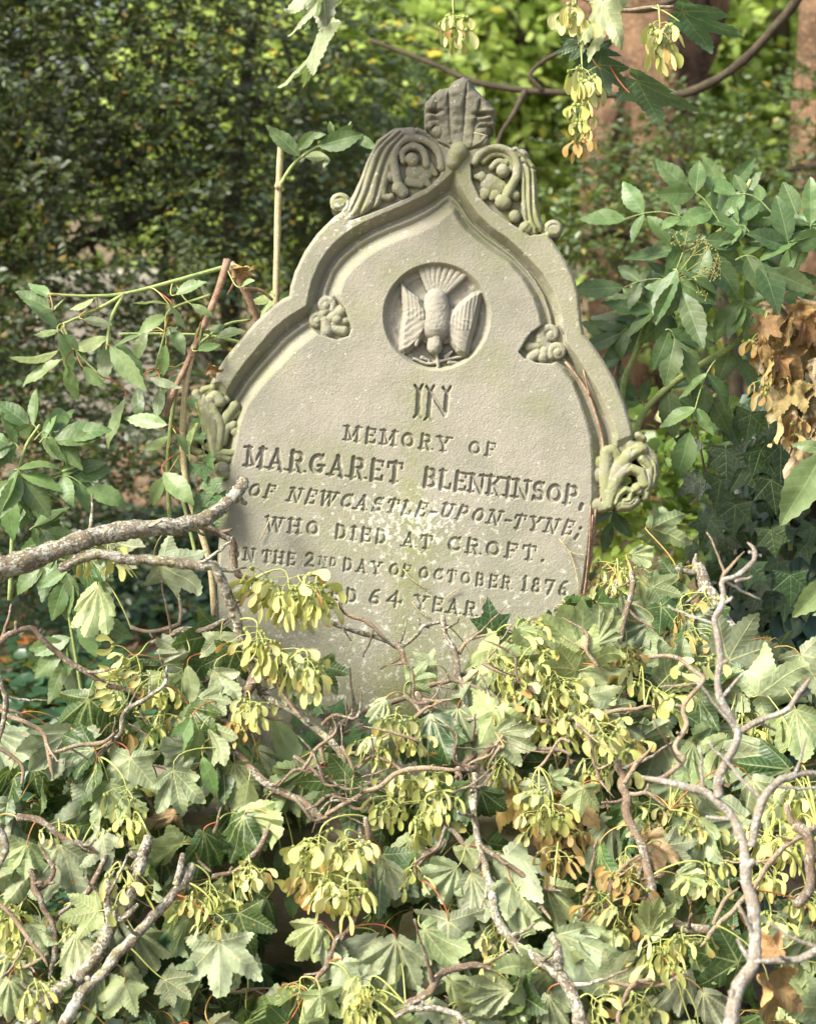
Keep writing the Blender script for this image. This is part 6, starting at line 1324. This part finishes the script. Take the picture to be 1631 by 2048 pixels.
ds_([(1190, 1020), (1184, 1080), (1178, 1130), (1170, 1180), (1166, 1205)], 2.4, 3, .0); ds_([(1184, 1030), (1179, 1090), (1175, 1140), (1168, 1200)], 2.4, 2.4, .004); ds_([(1180, 1012), (1178, 1080), (1172, 1150), (1165, 1200)], 1.6, 1.8, .006); ds_([(1196, 1060), (1186, 1080), (1182, 1120)], 1.4, 1.6, -.004)
sm = thing('dry_tendril', at(1140, 1105, -.006), 'thin dry tendril stuck on the panel at the end of the inscription lines', 'dead ivy')
def tend(parent, pts, r=1.1): stem(parent, pts, r, r * .7, -.0055, -.0055, M_CANE, 'stem', 5)
for p in ([(1118, 1078), (1138, 1104), (1150, 1140), (1158, 1190)], [(1138, 1102), (1150, 1108), (1173, 1110)], [(1124, 1086), (1134, 1068)]): tend(sm, p, 1.4)
sm2 = thing('dry_tendril', at(830, 1165, -.006), 'thin dry tendrils stuck below the date line of the inscription', 'dead ivy')
for p in ([(806, 1138), (820, 1155), (836, 1168), (856, 1180)], [(890, 1196), (905, 1184), (921, 1178)], [(824, 1204), (838, 1222), (862, 1238)], [(961, 1194), (961, 1212)]): tend(sm2, p, 1.3)
sm3 = thing('dry_tendril', at(530, 1060, -.006), 'thin dry tendril crossing the first letter of the fourth line', 'dead ivy')
tend(sm3, [(540, 1034), (532, 1055), (520, 1080)], 1.3)
sm4 = thing('dry_twig', at(905, 218, -.03), 'short dry twig lodged across the finial', 'twig')
stem(sm4, [(947, 266), (960, 268), (974, 272)], 1.6, 1.2, -.022, -.024, M_CANE, 'stem', 5)
# nettles
for i, (px, py, n, lab) in enumerate([(345, 1920, 9, 'blue-green nettle with toothed leaves at the foot of the plinth'), (190, 2020, 10, 'broad low nettle plant in the bottom left corner'), (300, 1890, 5, 'small nettle shoot half under the lichen-flecked limb')]):
    nt = thing('nettle', at(px, py + 60, -.3), lab, 'nettle')
    stem(nt, [(px, py + 110), (px, py + 40), (px, py)], 3, 2, -.3, -.3)
    for k in range(n):
        a = k * 137.5 + random.uniform(-15, 15); ln = random.uniform(55, 88)
        free_leaf(nt, at(px + 6 * math.cos(R_(a)), py + (k // 3) * 16, -.3), idir(a, 35) * 1.0 + NRM * .1, ln * m_at(-.3), NETL, NRM + UPV * .8, random.uniform(-15, 15), 'leaf')
# ---------------------------------------------------------------- background trees
def leaves_mesh(name, P, D, N, size, width, mats, fold=.18):
    """many six-cornered leaves: base P, tip direction D, normal N, length size"""
    P, D, N = (np.asarray(a, float) for a in (P, D, N)); D /= np.linalg.norm(D, axis=1)[:, None]
    X = np.cross(D, N); X /= np.linalg.norm(X, axis=1)[:, None] + 1e-9; N = np.cross(X, D)
    s = np.asarray(size)[:, None]; w_ = s * width
    f = fold * w_
    V = np.stack([P, P + D * s * .32 + X * w_ * .95 + N * f, P + D * s * .70 + X * w_ * .72 + N * f * .8, P + D * s - N * f * .3, P + D * s * .70 - X * w_ * .72 + N * f * .8, P + D * s * .32 - X * w_ * .95 + N * f], 1)
    n = len(P); o = np.arange(n)[:, None] * 6
    F = np.concatenate([o + np.array([[0, 1, 2, 3]]), o + np.array([[0, 3, 4, 5]])])
    return mesh_np(name, V.reshape(-1, 3), F, mats, smooth=False)
def sprays(n, centers, radii, per, step_, size, hang=.35, seed=0, shell=0.0, flat=.6):
    """twigs with leaves along them, rooted in a set of ellipsoids; returns leaf P, D, N and twig lines"""
    r = np.random.default_rng(seed); centers = np.asarray(centers, float); radii = np.asarray(radii, float)
    vol = radii.prod(1) ** .8; k = r.choice(len(centers), n, p=vol / vol.sum())
    q = r.normal(size=(n, 3)); q /= np.linalg.norm(q, axis=1)[:, None]; q *= (shell + (1 - shell) * r.random(n) ** (1 / 3))[:, None]
    R0 = centers[k] + q * radii[k]
    A = r.normal(size=(n, 3)) * np.array([1, 1, .55]) + q * .8 + np.array([0, 0, -hang]); A /= np.linalg.norm(A, axis=1)[:, None]
    S_ = np.cross(A, np.array([0, 0, 1.0]) + r.normal(size=(n, 3)) * .35); S_ /= np.linalg.norm(S_, axis=1)[:, None]; U = np.cross(S_, A)
    t = (np.arange(per) * step_)
    P = R0[:, None] + A[:, None] * t[None, :, None] + np.array([0, 0, -1.0]) * (t ** 2 * hang * 1.5)[None, :, None]
    sg = np.where(np.arange(per) % 2 == 0, 1.0, -1.0)
    D = A[:, None] * .75 + S_[:, None] * sg[None, :, None] + r.normal(size=(n, per, 3)) * .28
    N = U[:, None] + r.normal(size=(n, per, 3)) * flat
    sz = size * r.uniform(.65, 1.15, (n, per))
    lines = np.stack([R0, R0 + A * t[-1] + np.array([0, 0, -1.0]) * (t[-1] ** 2 * hang * 1.5)], 1)
    return P.reshape(-1, 3), D.reshape(-1, 3), N.reshape(-1, 3), sz.ravel(), lines
def twig_mesh(name, lines, rad, mat, every=1):
    L = lines[::every]; a, b = L[:, 0], L[:, 1]; d = b - a; d /= np.linalg.norm(d, axis=1)[:, None]
    x = np.cross(d, [.3, .2, .9]); x /= np.linalg.norm(x, axis=1)[:, None]; y = np.cross(d, x)
    ring = lambda c, r_: [c + x * r_, c - x * r_ * .5 + y * r_ * .87, c - x * r_ * .5 - y * r_ * .87]
    V = np.stack(ring(a, rad) + ring(b, rad * .5), 1); n = len(L); o = np.arange(n)[:, None] * 6
    F = np.concatenate([o + np.array([[0, 1, 4, 3]]), o + np.array([[1, 2, 5, 4]]), o + np.array([[2, 0, 3, 5]])])
    return mesh_np(name, V.reshape(-1, 3), F, mat)
def tree(name, base, label, cat, centers, radii, n, per, step_, size, width, mat, trunk=None, bark=None, hang=.35, seed=0, flat=.6, group=None, twigr=.002):
    t = thing(name, base, label, cat, group)
    P, D, N, sz, lines = sprays(n, centers, radii, per, step_, size, hang, seed, flat=flat)
    ok = P[:, 2] > .03
    o = link('crown', leaves_mesh('crown', P[ok], D[ok], N[ok], sz[ok], width, mat), t); tag(o, kind='stuff')
    o.parent = t; o.matrix_basis = Matrix.Translation(-Vector(base))
    o2 = link('twigs', twig_mesh('twigs', lines, twigr, bark or M_BOUGH), t); o2.matrix_basis = Matrix.Translation(-Vector(base)); tag(o2, kind='stuff')
    for j, (pts, r0, r1) in enumerate(trunk or []):
        C = catmull(np.array(pts), 26); T = Tubes(); s = np.arange(26) * .1
        V, F, Tr = tube_arrays(C, np.linspace(r0, r1, 26) * (1 + .08 * vnoise(s, s * 0 + j, .2, 99)), 14); T.V = [V]; T.F = [F]; T.T = [Tr]
        link_local('trunk' if j == 0 else 'limb', T, bark or M_BOUGH, t)
    return t
M_HOLLY = mat_foliage('dark_evergreen_leaves', (0.030, 0.054, 0.018), (0.056, 0.086, 0.030), (0.062, 0.085, 0.040), rough=.46, tw=.16)  # evergreen green kept dark; the hedge's deep shade is partly in the colour
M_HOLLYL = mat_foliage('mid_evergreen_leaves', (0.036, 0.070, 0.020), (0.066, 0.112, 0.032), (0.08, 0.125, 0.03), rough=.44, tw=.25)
M_LIME_LIT = mat_foliage('sunlit_lime_leaves', (0.27, 0.37, 0.08), (0.42, 0.51, 0.15), (0.20, 0.29, 0.07), rough=.45, tw=.5, trans=(.58, .74, .2))  # brightened lime green: sunlight through the leaves is put into the colour
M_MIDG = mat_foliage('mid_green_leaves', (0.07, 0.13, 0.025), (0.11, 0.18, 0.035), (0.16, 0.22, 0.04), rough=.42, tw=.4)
def A3(px, py, d): return np.array(at(px, py, d))
def gp(px, d):
    p = at(px, 1024, d); return (p.x, p.y, float(ground_z(p.x, p.y)))
# dark hedge-like holly on the left
b0 = gp(-260, 3.2)
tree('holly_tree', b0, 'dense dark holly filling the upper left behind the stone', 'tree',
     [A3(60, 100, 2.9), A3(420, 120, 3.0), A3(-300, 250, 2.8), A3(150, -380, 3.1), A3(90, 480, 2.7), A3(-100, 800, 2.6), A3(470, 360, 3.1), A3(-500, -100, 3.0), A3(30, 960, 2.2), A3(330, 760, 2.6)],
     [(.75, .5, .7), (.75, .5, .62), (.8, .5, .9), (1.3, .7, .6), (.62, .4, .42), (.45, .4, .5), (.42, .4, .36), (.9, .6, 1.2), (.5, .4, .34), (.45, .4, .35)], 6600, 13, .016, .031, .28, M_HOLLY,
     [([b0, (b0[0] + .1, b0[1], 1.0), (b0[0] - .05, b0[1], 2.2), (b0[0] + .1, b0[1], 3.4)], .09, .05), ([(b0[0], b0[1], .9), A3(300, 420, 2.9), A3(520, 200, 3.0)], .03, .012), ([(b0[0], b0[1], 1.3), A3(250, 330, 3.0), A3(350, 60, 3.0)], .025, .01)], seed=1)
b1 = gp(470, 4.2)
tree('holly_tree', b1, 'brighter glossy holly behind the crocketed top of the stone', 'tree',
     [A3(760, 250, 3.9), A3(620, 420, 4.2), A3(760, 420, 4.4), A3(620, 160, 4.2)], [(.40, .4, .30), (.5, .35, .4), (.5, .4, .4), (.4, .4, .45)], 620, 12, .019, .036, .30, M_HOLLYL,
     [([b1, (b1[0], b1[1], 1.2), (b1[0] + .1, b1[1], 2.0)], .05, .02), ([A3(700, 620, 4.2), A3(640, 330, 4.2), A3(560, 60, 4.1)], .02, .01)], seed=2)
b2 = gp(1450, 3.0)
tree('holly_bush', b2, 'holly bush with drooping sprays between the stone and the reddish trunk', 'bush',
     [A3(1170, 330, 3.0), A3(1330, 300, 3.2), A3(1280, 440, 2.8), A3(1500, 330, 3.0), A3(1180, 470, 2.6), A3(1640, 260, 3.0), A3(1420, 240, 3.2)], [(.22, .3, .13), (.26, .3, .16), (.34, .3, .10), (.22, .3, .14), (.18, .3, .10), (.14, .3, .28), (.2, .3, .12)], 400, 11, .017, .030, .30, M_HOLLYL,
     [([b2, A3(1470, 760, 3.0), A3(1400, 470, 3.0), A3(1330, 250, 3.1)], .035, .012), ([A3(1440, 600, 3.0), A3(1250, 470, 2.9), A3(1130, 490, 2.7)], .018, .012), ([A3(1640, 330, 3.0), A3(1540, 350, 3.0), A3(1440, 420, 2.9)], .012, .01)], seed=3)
# reddish yew trunks
def plain_tree(name, base, label, limbs, bark, fluted=.16, seed=0):
    t = thing(name, base, label, 'tree')
    for j, (pts, r0, r1) in enumerate(limbs):
        C = catmull(np.array(pts), 60); T = Tubes(); ns = 40
        V, F, Tr = tube_arrays(C, np.linspace(r0, r1, 60), ns)
        ctr = np.vstack([np.repeat(C, ns, 0), C[:1], C[-1:]]); ang = np.tile(np.arange(ns), 60); ang = np.concatenate([ang, [0, 0]]); zz = np.concatenate([np.repeat(np.arange(60), ns), [0, 59]])
        fl = 1 + fluted * (np.sin(ang / ns * 2 * math.pi * 5 + .05 * zz + j) * .55 + np.sin(ang / ns * 2 * math.pi * 9 + .11 * zz) * .35) + .07 * vnoise(ang * 1.0, zz * .4, 1.6, 100 + seed)
        V = ctr + (V - ctr) * fl[:, None]; T.V = [V]; T.F = [F]; T.T = [Tr]; link_local('trunk' if j == 0 else 'limb', T, bark, t)
    return t
y0 = gp(1255, 5.0)
yew = plain_tree('yew_tree', y0, 'fluted reddish yew trunk leaning behind the holly at upper right', [([y0, A3(1262, 620, 5.0), A3(1285, 420, 5.0), A3(1300, 220, 5.0), A3(1306, 60, 5.0), A3(1300, -200, 5.0), A3(1320, -1500, 5.2)], .17, .22),
    ([A3(1215, 640, 4.8), A3(1200, 420, 4.8), A3(1205, 300, 4.85), A3(1250, 150, 4.95), A3(1300, 40, 5.0)], .085, .09), ([A3(1300, 240, 5.0), A3(1390, 110, 5.1), A3(1440, -60, 5.1)], .09, .07), ([A3(1290, 180, 5.0), A3(1180, 60, 5.0), A3(1130, -100, 5.1)], .09, .07)], M_YEW, seed=1)
o = link('crown', None, yew) if False else None
P, D, N, sz, ln = sprays(500, [A3(1320, -1500, 5.4), A3(1500, -1700, 5.5)], [(1.0, 1.0, .8), (.8, .8, .7)], 12, .03, .06, .3, 12)
o = link('crown', leaves_mesh('crown', P, D, N, sz, .2, M_HOLLY), yew); o.matrix_basis = Matrix.Translation(-Vector(y0)); tag(o, kind='stuff')
y1 = gp(1655, 4.2)
yew2 = plain_tree('yew_tree', y1, 'pale brown tree trunk cut by the right edge of the view', [([y1, A3(1650, 400, 4.2), A3(1645, 200, 4.2), A3(1660, 0, 4.2), A3(1670, -500, 4.3), A3(1690, -1400, 4.4)], .15, .1)], M_YEW, .1, 2)
P, D, N, sz, ln = sprays(400, [A3(1700, -1400, 4.5)], [(.9, .9, .7)], 12, .03, .06, .3, 13)
o = link('crown', leaves_mesh('crown', P, D, N, sz, .2, M_HOLLY), yew2); o.matrix_basis = Matrix.Translation(-Vector(y1)); tag(o, kind='stuff')
# the long bough sagging across the top
lb = A3(1620, -60, 1.6)
bo = thing('sagging_bough', at(1590, 0, 1.6), 'long dark bough sagging across the top right before the reddish trunk', 'branch')
stem(bo, [(1620, -60), (1585, 10), (1550, 52), (1490, 117), (1420, 166), (1350, 190), (1250, 190), (1150, 186), (1050, 181), (950, 164), (880, 134), (820, 110), (740, 80)], 11, 5, 1.6, 1.9, M_BOUGH, 'branch', 12)
stem(bo, [(1085, 182), (1060, 150), (1090, 120), (1130, 100)], 5, 4, 1.7, 1.7, M_BOUGH, 'twig'); stem(bo, [(1050, 181), (1025, 230), (1000, 270), (990, 320)], 6, 3, 1.75, 1.7, M_BOUGH, 'twig')
stem(bo, [(1230, 18), (1290, 20), (1345, 0), (1400, -40)], 7, 5, 1.5, 1.5, M_BOUGH, 'twig')
# sunlit sycamores and undergrowth farther off
specs = [(1000, 6.5, 'sunlit lime-green sycamore sapling seen above the finial', M_LIME_LIT, [(960, 150, 6.5, .9, .9, .8), (1120, 60, 6.8, .8, .8, .8), (900, -100, 6.6, 1.2, .9, .7), (800, 60, 6.2, .8, .8, .6), (1150, 300, 6.8, .8, .8, .5)], 1300, .085),
         (1500, 7.0, 'lime-green young tree glowing between the two reddish trunks', M_LIME_LIT, [(1480, 120, 7.0, .7, .8, .9), (1530, 360, 7.2, .8, .8, .6), (1560, -100, 7.0, 1.2, .9, .8), (1400, 330, 7.4, .6, .6, .5)], 1100, .085),
         (1800, 7.5, 'lime-green young tree beyond the right-hand trunk', M_LIME_LIT, [(1800, 100, 7.5, 1.2, .9, 1.2), (1900, 500, 7.5, 1.2, .8, .9)], 500, .09),
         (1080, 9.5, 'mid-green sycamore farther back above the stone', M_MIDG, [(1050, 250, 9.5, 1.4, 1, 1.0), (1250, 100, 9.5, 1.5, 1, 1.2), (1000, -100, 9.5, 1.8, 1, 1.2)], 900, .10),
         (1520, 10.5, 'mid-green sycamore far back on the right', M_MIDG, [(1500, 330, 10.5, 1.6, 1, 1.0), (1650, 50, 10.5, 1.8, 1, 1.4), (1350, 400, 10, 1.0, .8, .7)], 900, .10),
         (700, 9.0, 'lime-green sapling far back behind the hollies', M_LIME_LIT, [(700, 100, 9, 1.5, 1, 1.3), (450, 200, 9.3, 1.5, 1, 1.2), (650, 380, 9.2, 1.2, .8, .6)], 800, .09),
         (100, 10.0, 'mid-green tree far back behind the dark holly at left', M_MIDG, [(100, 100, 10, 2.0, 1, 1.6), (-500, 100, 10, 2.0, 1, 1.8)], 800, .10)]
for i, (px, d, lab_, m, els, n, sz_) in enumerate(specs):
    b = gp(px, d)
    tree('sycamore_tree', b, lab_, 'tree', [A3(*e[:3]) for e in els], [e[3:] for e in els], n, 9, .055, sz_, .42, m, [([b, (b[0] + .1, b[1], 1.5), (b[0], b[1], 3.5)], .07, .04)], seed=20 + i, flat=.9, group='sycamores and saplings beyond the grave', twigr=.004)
# far wood closing the view
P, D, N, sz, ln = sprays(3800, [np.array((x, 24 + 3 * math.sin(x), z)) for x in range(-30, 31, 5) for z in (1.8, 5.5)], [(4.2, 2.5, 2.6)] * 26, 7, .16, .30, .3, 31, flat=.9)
o = link('far_wood', leaves_mesh('far_wood', P, D, N, sz, .45, M_LIME_LIT)); tag(o, kind='stuff')
# undergrowth on the right between stone and trees
for i, (px, py, d, rx, ry, rz, n, lab_, m) in enumerate([(1240, 990, 1.4, .16, .2, .10, 45, 'low green bramble clump right of the leaf boss', M_MIDG), (1380, 1010, 1.2, .20, .2, .12, 80, 'low green bramble clump before the ivy stump', M_MIDG), (1300, 700, 5.0, .5, .4, .10, 90, 'low sunlit weeds on the brown ground far right', M_LIME_LIT), (1480, 640, 4.2, .4, .3, .12, 90, 'weedy green patch behind the elder', M_MIDG), (1560, 500, 6.0, .9, .5, .3, 160, 'far green bushes behind the elder tips', M_MIDG), (620, 560, 6.5, .6, .4, .12, 100, 'low weeds beyond the hollies behind the left shoulder', M_MIDG)]):
    c = A3(px, py, d); b = (c[0], c[1], float(ground_z(c[0], c[1])))
    c[2] = max(c[2], b[2] + rz * .8)
    P, D, N, sz, ln = sprays(n, [c], [(rx, ry, rz)], 8, .025, .045, -.1, 50 + i, flat=.9)
    t = thing('undergrowth_clump', b, lab_, 'plant'); o = link('foliage', leaves_mesh('foliage', P, D, N, sz, .4, m), t); o.matrix_basis = Matrix.Translation(-Vector(b)); tag(o, kind='stuff')
# ground ivy at the left and fallen leaves
def ground_leaves(name, n, xr, yr, size, width, mat, seed, tilt=.4, lift=.02, dens=None):
    r = np.random.default_rng(seed); x = r.uniform(*xr, n); y = r.uniform(*yr, n)
    if dens is not None: k = dens(x, y, r); x, y = x[k], y[k]; n = len(x)
    z = ground_z(x, y) + r.uniform(.004, lift, n); a = r.uniform(0, 6.28, n)
    P = np.stack([x, y, z], -1); D = np.stack([np.cos(a), np.sin(a), r.uniform(-.3, .3, n) * tilt], -1); N = np.stack([r.normal(size=n) * tilt, r.normal(size=n) * tilt - .2, np.ones(n)], -1)
    o = link(name, leaves_mesh(name, P, D, N, size * r.uniform(.6, 1.2, n), width, mat)); tag(o, kind='stuff')
M_LITTER = mat_foliage('fallen_leaves', (0.19, 0.115, 0.055), (0.30, 0.20, 0.11), (0.12, 0.075, 0.04), rough=.8, tw=.1, trans=(.3, .18, .08))
M_GIVY = mat_foliage('ground_ivy', (0.022, 0.055, 0.026), (0.045, 0.09, 0.045), (0.03, 0.07, 0.03), rough=.3, tw=.2)
ground_leaves('leaf_litter', 26000, (-5, 6), (-.9, 10), .055, .42, M_LITTER, 61, .5, .035, lambda x, y, r: r.random(len(x)) < 1 / (1 + .12 * np.maximum(y, 0) ** 1.2))
ground_leaves('ground_ivy', 34000, (-3.2, -.2), (-.25, 4.2), .045, .50, M_GIVY, 62, .55, .10, lambda x, y, r: vnoise(x, y, .7, 63) + .62 > r.uniform(-.3, .6, len(x)))
ground_leaves('green_weeds', 9000, (.1, 3.6), (.4, 7), .04, .45, M_MIDG, 64, .8, .09, lambda x, y, r: vnoise(x, y, .8, 65) > .0)
ground_leaves('plinth_weeds', 500, (-.45, .5), (-.42, -.15), .035, .45, M_GIVY, 66, .6, .03)
# an old headstone and low wall far behind at the left, blurred
rough_box('distant_gravestone', (-2.05, 6.9, -.05), (-1.35, 7.1, .95), M_STONE, 'pale distant gravestone blurred beyond the hollies at left', 'gravestone', seed=4)

r_ = np.random.default_rng(77); n_ = 1500; tt = r_.random(n_); Ci = C_STUMP[(tt * 23).astype(int)]; aa = r_.uniform(-math.pi, .3, n_); rr = (.17 - .10 * tt) * r_.uniform(.95, 1.25, n_)
oo = np.stack([np.cos(aa), np.sin(aa), np.zeros(n_)], -1)
im = link('ivy_mass', leaves_mesh('ivy_mass', Ci + oo * rr[:, None], np.stack([r_.uniform(-.6, .6, n_), r_.uniform(-.3, .1, n_), -np.ones(n_)], -1) + oo * .3, oo + np.array([0, -.3, .4]) + r_.normal(size=(n_, 3)) * .3, r_.uniform(.03, .055, n_), .5, M_GIVY), stump); im.matrix_basis = WORLD[stump.name].inverted(); tag(im, kind='stuff')
